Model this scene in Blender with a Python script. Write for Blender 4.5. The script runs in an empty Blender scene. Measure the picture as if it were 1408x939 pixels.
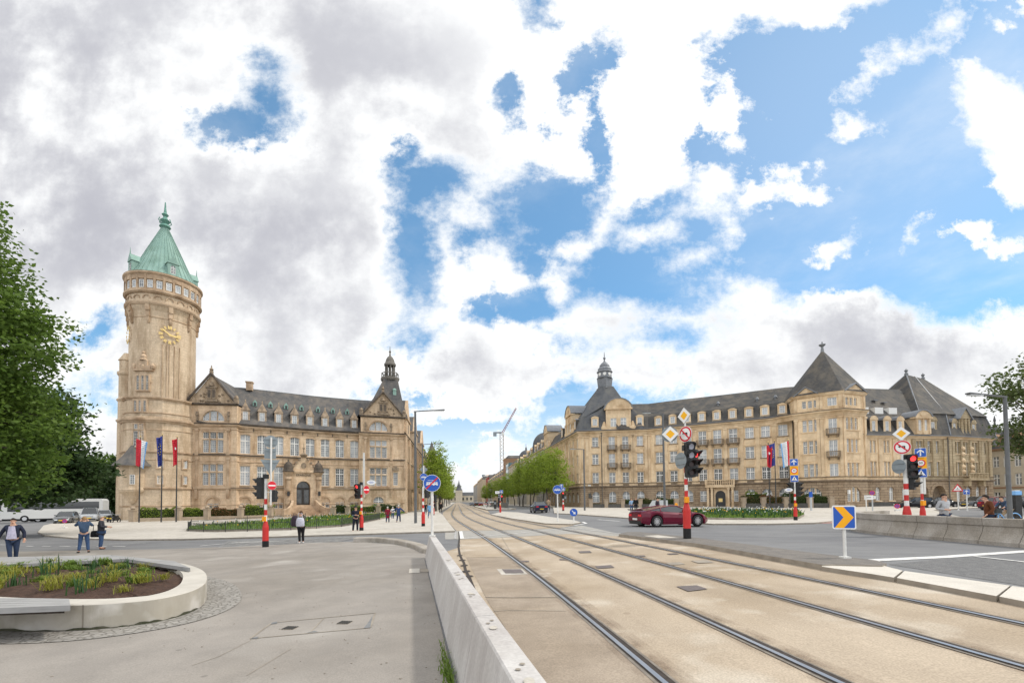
import bpy, bmesh, math, random
from mathutils import Vector, Matrix, Euler
rnd = random.Random(7)
scene = bpy.context.scene
col = scene.collection
PI = math.pi
R = math.radians
# ------------------------------------------------------------------ camera model and terrain
F, CX, HC, PITCH, ROLL, CZ = 626.0, 704.0, 688.0, R(1.8), R(0.6), 1.85
PYC = HC - F * math.tan(PITCH)
XB = [(-90, -1.25), (-60, -.5), (-25, -.5), (0, 0), (7, .25), (12, .15)]
YB = [(45, 0), (80, .2)]
def pl(t, B):
	if t <= B[0][0]: return B[0][1]
	for (a, va), (b, vb) in zip(B, B[1:]):
		if t <= b: return va + (vb - va) * (t - a) / (b - a)
	return B[-1][1]
def g(x, y): return pl(x, XB) + pl(y, YB) # height of the ground
_cr, _sr, _cp, _sp = math.cos(ROLL), math.sin(ROLL), math.cos(PITCH), math.sin(PITCH)
FW = Vector((0, _cp, _sp)); UU = Vector((0, -_sp, _cp))
RT = Vector((_cr, 0, 0)) - UU * _sr
UP = Vector((_sr, 0, 0)) + UU * _cr
def ray(px, py): return FW + RT * ((px - CX) / F) + UP * ((PYC - py) / F)
def G(px, py, dz=0.0): # survey: the ground point seen at a photo pixel
	d = ray(px, py); t = 20.
	for _ in range(80):
		x, y = d.x * t, d.y * t
		if d.z > -1e-5: break
		t += ((g(x, y) + dz - CZ) / d.z - t) * .7
	return (d.x * t, d.y * t)
def X(px, Y): return (px - CX) / F * Y # lateral position at depth Y
def ZZ(px, py, Y): # height at depth Y
	d = ray(px, py); return d.z * Y / d.y + CZ
cam_d = bpy.data.cameras.new('camera'); cam = bpy.data.objects.new('camera', cam_d); col.objects.link(cam)
cam.matrix_world = Matrix(((RT.x, UP.x, -FW.x, 0), (RT.y, UP.y, -FW.y, 0), (RT.z, UP.z, -FW.z, CZ), (0, 0, 0, 1)))
cam_d.sensor_width = 36; cam_d.lens = 36 * F / 1408
cam_d.shift_y = (PYC - 469.5) / 1408
cam_d.clip_end = 6000
scene.camera = cam
# ------------------------------------------------------------------ object helpers
def tag(o, label=None, cat=None, group=None, kind=None):
	if label: o['label'] = label
	if cat: o['category'] = cat
	if group: o['group'] = group
	if kind: o['kind'] = kind
	return o
def thing(name, label, cat, loc=(0, 0, 0), rotz=0, group=None):
	o = bpy.data.objects.new(name, None); col.objects.link(o)
	o.location = loc; o.rotation_euler = (0, 0, rotz); o.empty_display_size = .2
	return tag(o, label, cat, group)
def kids(o): return [c for c in bpy.data.objects if c.parent is o]
KID = {}
def link(o, parent=None):
	col.objects.link(o)
	if parent is not None:
		o.parent = parent; KID.setdefault(parent.name, []).append(o)
	return o
def copy_tree(o, parent=None):
	c = o.copy(); col.objects.link(c)
	if parent is not None:
		c.parent = parent; KID.setdefault(parent.name, []).append(c)
	for ch in list(KID.get(o.name, [])): copy_tree(ch, c)
	return c
def dup(o, loc, rotz=0, label=None, group=None, scale=None):
	c = copy_tree(o); c.location = loc; c.rotation_euler = (0, 0, rotz)
	if scale: c.scale = scale if not isinstance(scale, (int, float)) else (scale,) * 3
	if label: c['label'] = label
	if group: c['group'] = group
	return c
class MB:
	"""collects polygons; build() links them as one mesh object"""
	def __init__(s): s.v = []; s.f = []; s.m = []; s.uv = {}
	def add(s, vs, fs, m=0):
		k = len(s.v); s.v += [tuple(p) for p in vs]
		for f in fs: s.f.append([i + k for i in f]); s.m.append(m)
	def poly(s, pts, m=0, uv=None):
		k = len(s.v); s.v += [tuple(p) for p in pts]; s.f.append(list(range(k, k + len(pts)))); s.m.append(m)
		if uv: s.uv[len(s.f) - 1] = uv
	def box(s, c, size, m=0, rz=0, taper=1.0):
		x, y, z = size[0] / 2, size[1] / 2, size[2] / 2
		ca, sa = math.cos(rz), math.sin(rz); vs = []
		for sz, t in ((-1, 1), (1, taper)):
			for sx, sy in ((-1, -1), (1, -1), (1, 1), (-1, 1)):
				a, b = sx * x * t, sy * y * t
				vs.append((c[0] + a * ca - b * sa, c[1] + a * sa + b * ca, c[2] + sz * z))
		s.add(vs, [(3, 2, 1, 0), (4, 5, 6, 7), (0, 1, 5, 4), (1, 2, 6, 5), (2, 3, 7, 6), (3, 0, 4, 7)], m)
	def tube(s, pts, r, n=8, m=0, caps=True):
		pts = [Vector(p) for p in pts]; rs = r if isinstance(r, (list, tuple)) else [r] * len(pts)
		base = len(s.v); prev = None
		for i, p in enumerate(pts):
			d = (pts[min(i + 1, len(pts) - 1)] - pts[max(i - 1, 0)])
			d = d.normalized() if d.length > 1e-9 else Vector((0, 0, 1))
			if prev is None:
				a = Vector((0, 0, 1)) if abs(d.z) < .9 else Vector((1, 0, 0))
				u = d.cross(a).normalized()
			else:
				u = (prev - d * prev.dot(d)); u = u.normalized() if u.length > 1e-6 else d.orthogonal().normalized()
			prev = u; w = d.cross(u)
			for k in range(n):
				an = 2 * PI * k / n; q = p + (u * math.cos(an) + w * math.sin(an)) * rs[i]; s.v.append(tuple(q))
		for i in range(len(pts) - 1):
			for k in range(n):
				a = base + i * n + k; b = base + i * n + (k + 1) % n
				s.f.append([a, b, b + n, a + n]); s.m.append(m)
		if caps:
			s.f.append([base + k for k in range(n - 1, -1, -1)]); s.m.append(m)
			e = base + (len(pts) - 1) * n
			s.f.append([e + k for k in range(n)]); s.m.append(m)
	def lathe(s, prof, n=24, c=(0, 0), m=0, a0=0, a1=2 * PI):
		full = abs(a1 - a0 - 2 * PI) < 1e-6; cnt = n if full else n + 1; base = len(s.v)
		for r, z in prof:
			for k in range(cnt):
				a = a0 + (a1 - a0) * k / n; s.v.append((c[0] + r * math.cos(a), c[1] + r * math.sin(a), z))
		for i in range(len(prof) - 1):
			for k in range(n):
				a = base + i * cnt + k; b = base + i * cnt + (k + 1) % cnt
				if prof[i][0] < 1e-6: s.f.append([a, b + cnt, a + cnt])
				elif prof[i + 1][0] < 1e-6: s.f.append([a, b, a + cnt])
				else: s.f.append([a, b, b + cnt, a + cnt])
				s.m.append(m)
	def sweep(s, path, prof, m=0, closed=False, caps=True):
		"""profile (out, z) swept along a plan polyline; out is to the right of the walking direction"""
		n = len(path); base = len(s.v); P = [Vector(p[:2]) for p in path]
		for i in range(n):
			def nrm(a, b):
				t = (P[b] - P[a]).normalized(); return Vector((t.y, -t.x))
			if closed: n0, n1 = nrm((i - 1) % n, i), nrm(i, (i + 1) % n)
			else:
				n0 = nrm(i - 1, i) if i > 0 else nrm(0, 1); n1 = nrm(i, i + 1) if i < n - 1 else nrm(n - 2, n - 1)
			nn = n0 + n1; nn = nn / max(.35, nn.dot(n0)) if nn.length > 1e-6 else n0
			for o, z in prof: s.v.append((P[i].x + nn.x * o, P[i].y + nn.y * o, z))
		k = len(prof)
		for i in range(n if closed else n - 1):
			a = base + i * k; b = base + ((i + 1) % n) * k
			for j in range(k - 1): s.f.append([a + j, b + j, b + j + 1, a + j + 1]); s.m.append(m)
		if caps and not closed:
			s.f.append([base + j for j in range(k)]); s.m.append(m)
			e = base + (n - 1) * k; s.f.append([e + j for j in range(k - 1, -1, -1)]); s.m.append(m)
	def prism(s, pts, ext, m=0):
		"""flat polygon (3d points) pushed along ext, closed"""
		ext = Vector(ext); n = len(pts); vs = [tuple(p) for p in pts] + [tuple(Vector(p) + ext) for p in pts]
		s.add(vs, [list(range(n - 1, -1, -1)), list(range(n, 2 * n))] + [[i, (i + 1) % n, n + (i + 1) % n, n + i] for i in range(n)], m)
	def build(s, name, mats, parent=None, origin=None, smooth=False, fix=True, uv=True):
		if not s.f: return None
		o0 = Vector(origin) if (origin is not None and origin is not False) else (parent.location.copy() if parent is not None and parent.parent is None and origin is not False else Vector((0, 0, 0)))
		if origin is False: o0 = Vector((0, 0, 0))
		me = bpy.data.meshes.new(name)
		me.from_pydata([(x - o0.x, y - o0.y, z - o0.z) for x, y, z in s.v], [], s.f)
		for mm in (mats if isinstance(mats, (list, tuple)) else [mats]): me.materials.append(mm)
		me.polygons.foreach_set('material_index', s.m)
		if fix:
			bm = bmesh.new(); bm.from_mesh(me); bmesh.ops.recalc_face_normals(bm, faces=bm.faces); bm.to_mesh(me); bm.free()
		if uv and len(s.f) < 60000:
			L = me.uv_layers.new(name='UVMap').data; buf = [0.0] * (2 * len(L)); V = me.vertices
			for p in me.polygons:
				n = p.normal
				if abs(n.z) > .96: t, b = Vector((1, 0, 0)), Vector((0, 1, 0))
				else:
					t = Vector((-n.y, n.x, 0)).normalized(); b = n.cross(t)
					if b.z < 0: b = -b
				for li in p.loop_indices:
					q = V[me.loops[li].vertex_index].co
					buf[2 * li] = q.dot(t); buf[2 * li + 1] = q.dot(b)
			L.foreach_set('uv', buf)
		if smooth: me.polygons.foreach_set('use_smooth', [True] * len(me.polygons))
		me.update()
		o = bpy.data.objects.new(name, me)
		return link(o, parent)
def rot2(x, y, a): return x * math.cos(a) - y * math.sin(a), x * math.sin(a) + y * math.cos(a)
def circ(n, r, a0=0): return [(r * math.cos(a0 + 2 * PI * k / n), r * math.sin(a0 + 2 * PI * k / n)) for k in range(n)]
def catmull(P, n=8, closed=False):
	out = []; L = len(P); rng = range(L) if closed else range(L - 1)
	for i in rng:
		p = [Vector(P[(i + k) % L] if closed else P[max(0, min(L - 1, i + k))]) for k in (-1, 0, 1, 2)]
		for j in range(n):
			t = j / n
			out.append(tuple(.5 * ((2 * p[1]) + (p[2] - p[0]) * t + (2 * p[0] - 5 * p[1] + 4 * p[2] - p[3]) * t * t + (3 * p[1] - p[0] - 3 * p[2] + p[3]) * t ** 3)))
	if not closed: out.append(tuple(P[-1]))
	return out
# ------------------------------------------------------------------ materials
M = {}
def nt(name):
	m = bpy.data.materials.new(name); m.use_nodes = True; t = m.node_tree
	return m, t, t.nodes, t.links, t.nodes['Principled BSDF']
def rgba(c): return (c[0], c[1], c[2], 1)
def mat(key, c1, c2=None, scale=2.0, rough=.7, bump=0., spec=.3, metal=0., coord='Object', detail=6, stretch=None, big=None, lo=.35, hi=.65, bscale=None, emit=0, wear=None, grain=None):
	m, t, N, L, P = nt(key)
	P.inputs['Roughness'].default_value = rough; P.inputs['Metallic'].default_value = metal
	P.inputs['Specular IOR Level'].default_value = spec; P.inputs['Base Color'].default_value = rgba(c1)
	if emit:
		P.inputs['Emission Color'].default_value = rgba(c1); P.inputs['Emission Strength'].default_value = emit
	if c2 or bump:
		tc = N.new('ShaderNodeTexCoord'); mp = N.new('ShaderNodeMapping'); L.new(tc.outputs[coord], mp.inputs[0])
		if stretch: mp.inputs['Scale'].default_value = stretch
		nz = N.new('ShaderNodeTexNoise'); nz.inputs['Scale'].default_value = scale; nz.inputs['Detail'].default_value = detail; nz.inputs['Roughness'].default_value = .6
		L.new(mp.outputs[0], nz.inputs['Vector'])
		if c2:
			cr = N.new('ShaderNodeMapRange'); cr.inputs[1].default_value = lo; cr.inputs[2].default_value = hi; L.new(nz.outputs[0], cr.inputs[0])
			mx = N.new('ShaderNodeMix'); mx.data_type = 'RGBA'; L.new(cr.outputs[0], mx.inputs[0]); mx.inputs[6].default_value = rgba(c1); mx.inputs[7].default_value = rgba(c2)
			out = mx.outputs[2]
			if big:
				n2 = N.new('ShaderNodeTexNoise'); n2.inputs['Scale'].default_value = big[0]; n2.inputs['Detail'].default_value = 5; L.new(tc.outputs[coord], n2.inputs['Vector'])
				r2 = N.new('ShaderNodeMapRange'); r2.inputs[1].default_value = big[2] if len(big) > 2 else .4; r2.inputs[2].default_value = big[3] if len(big) > 3 else .7; L.new(n2.outputs[0], r2.inputs[0])
				m2 = N.new('ShaderNodeMix'); m2.data_type = 'RGBA'; m2.blend_type = 'MULTIPLY'; L.new(r2.outputs[0], m2.inputs[0]); L.new(out, m2.inputs[6]); m2.inputs[7].default_value = rgba(big[1]); out = m2.outputs[2]
			if wear:
				n3 = N.new('ShaderNodeTexNoise'); n3.inputs['Scale'].default_value = wear[0]; n3.inputs['Detail'].default_value = 3; L.new(tc.outputs[coord], n3.inputs['Vector'])
				r3 = N.new('ShaderNodeMapRange'); r3.inputs[1].default_value = wear[2]; r3.inputs[2].default_value = wear[3]; L.new(n3.outputs[0], r3.inputs[0])
				m3 = N.new('ShaderNodeMix'); m3.data_type = 'RGBA'; L.new(r3.outputs[0], m3.inputs[0]); L.new(out, m3.inputs[6]); m3.inputs[7].default_value = rgba(wear[1]); out = m3.outputs[2]
			if grain:
				n4 = N.new('ShaderNodeTexNoise'); n4.inputs['Scale'].default_value = grain[0]; n4.inputs['Detail'].default_value = 3; L.new(tc.outputs[coord], n4.inputs['Vector'])
				r4 = N.new('ShaderNodeMapRange'); r4.inputs[1].default_value = .35; r4.inputs[2].default_value = .65; r4.inputs[3].default_value = 1 - grain[1]; r4.inputs[4].default_value = 1 + grain[1]; L.new(n4.outputs[0], r4.inputs[0])
				m4 = N.new('ShaderNodeMix'); m4.data_type = 'RGBA'; m4.blend_type = 'MULTIPLY'; m4.inputs[0].default_value = 1; L.new(out, m4.inputs[6]); L.new(r4.outputs[0], m4.inputs[7]); out = m4.outputs[2]
			L.new(out, P.inputs['Base Color'])
		if bump:
			b = N.new('ShaderNodeBump'); b.inputs['Strength'].default_value = bump; b.inputs['Distance'].default_value = .03
			if bscale:
				nb = N.new('ShaderNodeTexNoise'); nb.inputs['Scale'].default_value = bscale; nb.inputs['Detail'].default_value = 4; L.new(mp.outputs[0], nb.inputs['Vector']); L.new(nb.outputs[0], b.inputs['Height'])
			else: L.new(nz.outputs[0], b.inputs['Height'])
			L.new(b.outputs[0], P.inputs['Normal'])
	M[key] = m; return m
def stone(key, c1, c2, mortar, bw=.95, bh=.38, grime=(.55, .5, .45), rough=.85, msize=.008, bump=.25, gr=(.5, .78)):
	m, t, N, L, P = nt(key); P.inputs['Roughness'].default_value = rough; P.inputs['Specular IOR Level'].default_value = .2
	uv = N.new('ShaderNodeTexCoord')
	br = N.new('ShaderNodeTexBrick'); L.new(uv.outputs['UV'], br.inputs['Vector']); br.inputs['Scale'].default_value = 1
	br.inputs['Color1'].default_value = rgba(c1); br.inputs['Color2'].default_value = rgba(c2); br.inputs['Mortar'].default_value = rgba(mortar)
	br.inputs['Mortar Size'].default_value = msize; br.inputs['Mortar Smooth'].default_value = .3; br.inputs['Bias'].default_value = -.1
	br.inputs['Brick Width'].default_value = bw; br.inputs['Row Height'].default_value = bh; br.offset = .5
	nz = N.new('ShaderNodeTexNoise'); nz.inputs['Scale'].default_value = 6; nz.inputs['Detail'].default_value = 6; L.new(uv.outputs['Object'], nz.inputs['Vector'])
	r0 = N.new('ShaderNodeMapRange'); r0.inputs[1].default_value = .3; r0.inputs[2].default_value = .7; r0.inputs[3].default_value = .86; r0.inputs[4].default_value = 1.1; L.new(nz.outputs[0], r0.inputs[0])
	mu = N.new('ShaderNodeMix'); mu.data_type = 'RGBA'; mu.blend_type = 'MULTIPLY'; mu.inputs[0].default_value = 1; L.new(br.outputs['Color'], mu.inputs[6]); L.new(r0.outputs[0], mu.inputs[7])
	mp = N.new('ShaderNodeMapping'); mp.inputs['Scale'].default_value = (.9, .9, .16); L.new(uv.outputs['Object'], mp.inputs[0])
	n2 = N.new('ShaderNodeTexNoise'); n2.inputs['Scale'].default_value = .9; n2.inputs['Detail'].default_value = 7; n2.inputs['Roughness'].default_value = .65; L.new(mp.outputs[0], n2.inputs['Vector'])
	r2 = N.new('ShaderNodeMapRange'); r2.inputs[1].default_value = gr[0]; r2.inputs[2].default_value = gr[1]; L.new(n2.outputs[0], r2.inputs[0])
	m2 = N.new('ShaderNodeMix'); m2.data_type = 'RGBA'; m2.blend_type = 'MULTIPLY'; L.new(r2.outputs[0], m2.inputs[0]); L.new(mu.outputs[2], m2.inputs[6]); m2.inputs[7].default_value = rgba(grime)
	L.new(m2.outputs[2], P.inputs['Base Color'])
	b = N.new('ShaderNodeBump'); b.inputs['Strength'].default_value = bump; b.inputs['Distance'].default_value = .03
	ad = N.new('ShaderNodeMath'); ad.operation = 'SUBTRACT'; L.new(nz.outputs[0], ad.inputs[0]); L.new(br.outputs['Fac'], ad.inputs[1]); L.new(ad.outputs[0], b.inputs['Height']); L.new(b.outputs[0], P.inputs['Normal'])
	M[key] = m; return m
def leafmat(key, c1, c2, trans=.35, scale=.5):
	m, t, N, L, P = nt(key); P.inputs['Roughness'].default_value = .55; P.inputs['Specular IOR Level'].default_value = .25
	tc = N.new('ShaderNodeTexCoord'); nz = N.new('ShaderNodeTexNoise'); nz.inputs['Scale'].default_value = scale; nz.inputs['Detail'].default_value = 4; L.new(tc.outputs['Object'], nz.inputs['Vector'])
	n2 = N.new('ShaderNodeTexWhiteNoise'); ge = N.new('ShaderNodeNewGeometry'); n2.noise_dimensions = '1D'; L.new(ge.outputs['Random Per Island'], n2.inputs['W'])
	ad = N.new('ShaderNodeMath'); ad.operation = 'MULTIPLY_ADD'; L.new(n2.outputs[0], ad.inputs[0]); ad.inputs[1].default_value = .5
	r = N.new('ShaderNodeMapRange'); r.inputs[1].default_value = .35; r.inputs[2].default_value = .65; r.inputs[3].default_value = 0; r.inputs[4].default_value = .5; L.new(nz.outputs[0], r.inputs[0]); L.new(r.outputs[0], ad.inputs[2])
	mx = N.new('ShaderNodeMix'); mx.data_type = 'RGBA'; L.new(ad.outputs[0], mx.inputs[0]); mx.inputs[6].default_value = rgba(c1); mx.inputs[7].default_value = rgba(c2); L.new(mx.outputs[2], P.inputs['Base Color'])
	tr = N.new('ShaderNodeBsdfTranslucent'); hs = N.new('ShaderNodeHueSaturation'); hs.inputs['Value'].default_value = 1.5; L.new(mx.outputs[2], hs.inputs['Color']); L.new(hs.outputs[0], tr.inputs['Color'])
	ms = N.new('ShaderNodeMixShader'); ms.inputs[0].default_value = trans; L.new(P.outputs[0], ms.inputs[1]); L.new(tr.outputs[0], ms.inputs[2]); L.new(ms.outputs[0], N['Material Output'].inputs[0])
	M[key] = m; return m
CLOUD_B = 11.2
BLUE_GAIN = (.74, 1.16, 1.30, 1)
# ------------------------------------------------------------------ light: sky, clouds, sun
SUN_DIR = Vector((.80, .10, 1.0)).normalized() # towards the sun: ahead, to the right, high
SUN_EL = math.asin(SUN_DIR.z); SUN_AZ = math.atan2(SUN_DIR.x, SUN_DIR.y)
sd = bpy.data.lights.new('sun', 'SUN'); sd.energy = 2.3; sd.angle = R(4); sd.color = (1, .95, .86)
so = bpy.data.objects.new('sun', sd); col.objects.link(so); so.rotation_euler = (-SUN_DIR).to_track_quat('-Z', 'Y').to_euler()
so.location = (20, 20, 60)
W = bpy.data.worlds.new('World'); scene.world = W; W.use_nodes = True
WT = W.node_tree; N = WT.nodes; L = WT.links; bg = N['Background']; bg.inputs['Strength'].default_value = .1
sky = N.new('ShaderNodeTexSky'); sky.sky_type = 'NISHITA'; sky.sun_disc = False; sky.sun_elevation = SUN_EL; sky.sun_rotation = SUN_AZ
sky.altitude = 300; sky.air_density = 1.0; sky.dust_density = .6; sky.ozone_density = 2.0
def math_(op, a, b=None, c=None, clamp=False):
	n = N.new('ShaderNodeMath'); n.operation = op; n.use_clamp = clamp
	for i, v in enumerate((a, b, c)):
		if v is None: continue
		if isinstance(v, (int, float)): n.inputs[i].default_value = v
		else: L.new(v, n.inputs[i])
	return n.outputs[0]
def smooth_(v, lo, hi, o0=0., o1=1.):
	n = N.new('ShaderNodeMapRange'); n.interpolation_type = 'SMOOTHSTEP'; L.new(v, n.inputs[0])
	for i, q in enumerate((lo, hi, o0, o1)): n.inputs[1 + i].default_value = q
	return n.outputs[0]
tc = N.new('ShaderNodeTexCoord'); sx = N.new('ShaderNodeSeparateXYZ'); L.new(tc.outputs['Generated'], sx.inputs[0])
ay = math_('MAXIMUM', math_('ABSOLUTE', sx.outputs[1]), .05)
gx = math_('DIVIDE', sx.outputs[0], ay); gz = math_('DIVIDE', sx.outputs[2], ay)
cmb = N.new('ShaderNodeCombineXYZ'); L.new(gx, cmb.inputs[0]); L.new(gz, cmb.inputs[1])
# noise lives on a flat cloud layer so that clouds shrink towards the horizon
zz = math_('ADD', math_('MAXIMUM', sx.outputs[2], 0.0), .16)
lay = N.new('ShaderNodeCombineXYZ'); L.new(math_('DIVIDE', sx.outputs[0], zz), lay.inputs[0]); L.new(math_('DIVIDE', sx.outputs[1], zz), lay.inputs[1])
def noise_(vec, scale, detail, rough=.55, off=0.):
	n = N.new('ShaderNodeTexNoise'); n.inputs['Scale'].default_value = scale; n.inputs['Detail'].default_value = detail; n.inputs['Roughness'].default_value = rough
	mp = N.new('ShaderNodeMapping'); mp.inputs['Location'].default_value = (off, off * 1.7, off * .6); L.new(vec, mp.inputs[0]); L.new(mp.outputs[0], n.inputs['Vector'])
	return n
# ragged edges: the blob space is warped by noise
w1 = noise_(cmb.outputs[0], 3.2, 6, .6, 3.1); w2 = noise_(cmb.outputs[0], 11., 6, .62, 7.7)
def vec_(op, a, b):
	n = N.new('ShaderNodeVectorMath'); n.operation = op
	for i, v in enumerate((a, b)):
		if isinstance(v, tuple): n.inputs[i].default_value = v
		elif v is not None:
			L.new(v, n.inputs[i])
	return n
def scl(a, s):
	n = N.new('ShaderNodeVectorMath'); n.operation = 'SCALE'; L.new(a, n.inputs[0]); n.inputs['Scale'].default_value = s; return n.outputs[0]
d1 = scl(vec_('SUBTRACT', w1.outputs['Color'], (.5, .5, .5)).outputs[0], .09)
d2 = scl(vec_('SUBTRACT', w2.outputs['Color'], (.5, .5, .5)).outputs[0], .06)
wp = vec_('ADD', vec_('ADD', cmb.outputs[0], d1).outputs[0], d2).outputs[0]
flat = vec_('MULTIPLY', wp, (1., 1., 0.)).outputs[0]
def blob(px, py, rx, ry, rot=0, src=None):
	d = ray(px, py); mp = N.new('ShaderNodeMapping'); mp.vector_type = 'TEXTURE'
	mp.inputs['Location'].default_value = (d.x / d.y, d.z / d.y, 0); mp.inputs['Rotation'].default_value = (0, 0, R(rot)); mp.inputs['Scale'].default_value = (rx / F, ry / F, 1)
	L.new(src or flat, mp.inputs[0]); n = N.new('ShaderNodeVectorMath'); n.operation = 'LENGTH'; L.new(mp.outputs[0], n.inputs[0])
	return n.outputs['Value']
def field(blobs, k):
	out = None
	for b in blobs:
		v = math_('MULTIPLY', math_('SUBTRACT', blob(*b), 1.), min(b[2], b[3]) / F * k)
		out = v if out is None else math_('MINIMUM', out, v)
	return out
HOLES = [(340, 174, 44, 26, -10), (374, 138, 17, 36, 25), (610, 262, 66, 40, 0), (570, 345, 30, 95, 8), (742, 20, 14, 28), (703, 126, 11, 18), (800, 95, 15, 42, -30),
         (818, 205, 10, 58, 10), (735, 300, 100, 56, 12), (1150, 225, 205, 190, 0), (940, 318, 140, 66, 12), (1270, 330, 190, 92, -14), (1290, 70, 140, 110, 0), (1045, 70, 70, 40, 10),
         (880, 385, 95, 36, -8), (775, 360, 60, 36), (585, 462, 26, 14), (715, 418, 44, 20, 20), (660, 585, 50, 6, -3), (598, 552, 14, 5), (140, 455, 48, 26, 20), (150, 520, 30, 14), (135, 552, 36, 12), (805, 556, 60, 8), (740, 566, 36, 7), (900, 470, 30, 7), (620, 604, 50, 5)]
CLOUDS = [(648, 298, 50, 25, -6), (890, 325, 30, 11, 8), (945, 356, 42, 13, 22), (1195, 106, 62, 15, 32), (1158, 182, 48, 18, -5), (1375, 155, 66, 78, 25), (1080, 246, 12, 8), (1122, 236, 13, 10),
          (1030, 276, 66, 12, 5), (1252, 326, 10, 26, -42), (1395, 272, 30, 26), (1350, 312, 34, 15, 10), (1395, 335, 36, 16), (690, 372, 62, 40, -25), (765, 395, 36, 36, -40), (840, 276, 15, 14), (1310, 38, 34, 40, -30),
          (1000, 160, 34, 70, 5), (985, 250, 40, 34), (1052, 168, 18, 12), (1390, 40, 22, 18), (1100, 20, 66, 14, 12), (795, 330, 22, 14, 20), (1140, 350, 45, 17, 20)]
hd = field(HOLES, 1.0); cd = field(CLOUDS, 1.0)
nz = noise_(lay.outputs[0], 2.2, 9, .6, 1.3); nf = noise_(vec_('MULTIPLY', cmb.outputs[0], (1., 1.25, 1.)).outputs[0], 4.2, 12, .66, 5.5)
nb = math_('MULTIPLY', math_('SUBTRACT', nf.outputs[0], .5), .23)
nf2 = noise_(cmb.outputs[0], 13., 8, .7, 2.9)
nb = math_('ADD', nb, math_('MULTIPLY', math_('SUBTRACT', nf2.outputs[0], .5), .10))
dens = math_('ADD', math_('MAXIMUM', hd, math_('MULTIPLY', cd, -1.)), nb)
softn = smooth_(noise_(cmb.outputs[0], 2.7, 3, .5, 4.4).outputs[0], .35, .65, .6, 2.2)
mask = smooth_(math_('DIVIDE', dens, softn), -.014, .024)
# thin veils inside the blue
veil = math_('ADD', smooth_(nz.outputs[0], .46, .8, .0, .3), smooth_(blob(1200, 150, 420, 330, 0, src=cmb.outputs[0]), 1.3, .2, .0, .16))
veil = math_('ADD', veil, smooth_(gz, .30, .04, 0., .62))
mask = math_('MAXIMUM', mask, veil)
# grey undersides of the thick clouds: (px, py, rx, ry, rot, depth)
GREY = [(150, 200, 560, 330, -15, .27), (60, 140, 300, 150, -25, .26), (230, 335, 330, 90, -6, .26), (40, 300, 190, 110, 0, .16), (470, 50, 230, 110, -30, .22), (400, 330, 130, 60, -20, .12), (330, 450, 330, 60, 0, .12), (930, 100, 90, 70, 0, .07),
 (1340, 425, 260, 60, 6, .46), (1000, 440, 260, 40, 3, .22), (700, 520, 900, 90, 0, .15), (650, 510, 160, 22, 0, .18), (450, 520, 200, 30, 0, .18), (900, 530, 260, 26, 0, .16), (1270, 490, 260, 40, 0, .24), (700, 640, 900, 60, 0, .12), (130, 20, 240, 70, 0, .14), (560, 190, 130, 90, 0, .10), (700, 190, 150, 90, 0, .07)]
soft = vec_('ADD', cmb.outputs[0], scl(vec_('SUBTRACT', w1.outputs['Color'], (.5, .5, .5)).outputs[0], .28)).outputs[0]
soft = vec_('MULTIPLY', soft, (1., 1., 0.)).outputs[0]
gsum = None
for b in GREY:
	v = smooth_(blob(*b[:5], src=soft), 1.35, .1, 0., b[5]); gsum = v if gsum is None else math_('ADD', gsum, v)
ns = noise_(lay.outputs[0], 1.1, 8, .58, 9.1); ns2 = noise_(cmb.outputs[0], 5., 7, .6, 2.2)
gsum = math_('ADD', gsum, smooth_(ns.outputs[0], .40, .75, 0., .16)); gsum = math_('MULTIPLY', gsum, smooth_(ns2.outputs[0], .33, .67, .12, 1.9))
edge = smooth_(dens, .01, .09, .0, 1.) # the rims of the clouds stay bright
gsum = math_('MULTIPLY', math_('SUBTRACT', 1., math_('EXPONENT', math_('MULTIPLY', math_('MULTIPLY', gsum, edge), -1.9))), .56)
back = smooth_(sx.outputs[1], -.35, .05, 1., 0.)  # unseen clouds behind the viewer, brightened to add light on the facades
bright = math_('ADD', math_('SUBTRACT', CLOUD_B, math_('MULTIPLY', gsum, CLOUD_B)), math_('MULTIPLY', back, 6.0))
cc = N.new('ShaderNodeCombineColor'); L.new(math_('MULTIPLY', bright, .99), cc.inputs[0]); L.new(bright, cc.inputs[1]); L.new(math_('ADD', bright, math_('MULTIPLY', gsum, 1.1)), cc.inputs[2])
blue = N.new('ShaderNodeMix'); blue.data_type = 'RGBA'; blue.blend_type = 'MULTIPLY'; blue.inputs[0].default_value = 1; L.new(sky.outputs[0], blue.inputs[6]); blue.inputs[7].default_value = BLUE_GAIN
add_ = N.new('ShaderNodeMix'); add_.data_type = 'RGBA'; add_.blend_type = 'ADD'; add_.inputs[0].default_value = 1; L.new(blue.outputs[2], add_.inputs[6]); add_.inputs[7].default_value = (.9, 1.6, 2.25, 1)
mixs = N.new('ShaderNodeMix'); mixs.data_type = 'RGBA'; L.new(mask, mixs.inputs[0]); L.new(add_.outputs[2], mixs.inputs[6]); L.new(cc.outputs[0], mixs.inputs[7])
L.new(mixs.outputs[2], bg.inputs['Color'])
W.cycles.sampling_method = 'MANUAL'; W.cycles.sample_map_resolution = 512
scene.view_settings.view_transform = 'Standard'; scene.view_settings.look = 'None'; scene.view_settings.exposure = 0.0; scene.view_settings.gamma = 1
scene.view_settings.use_curve_mapping = False
scene.cycles.max_bounces = 6; scene.cycles.diffuse_bounces = 3; scene.cycles.glossy_bounces = 3; scene.cycles.transmission_bounces = 3; scene.cycles.transparent_max_bounces = 8
scene.cycles.use_denoising = True
scene.cycles.sample_clamp_indirect = 6
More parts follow.
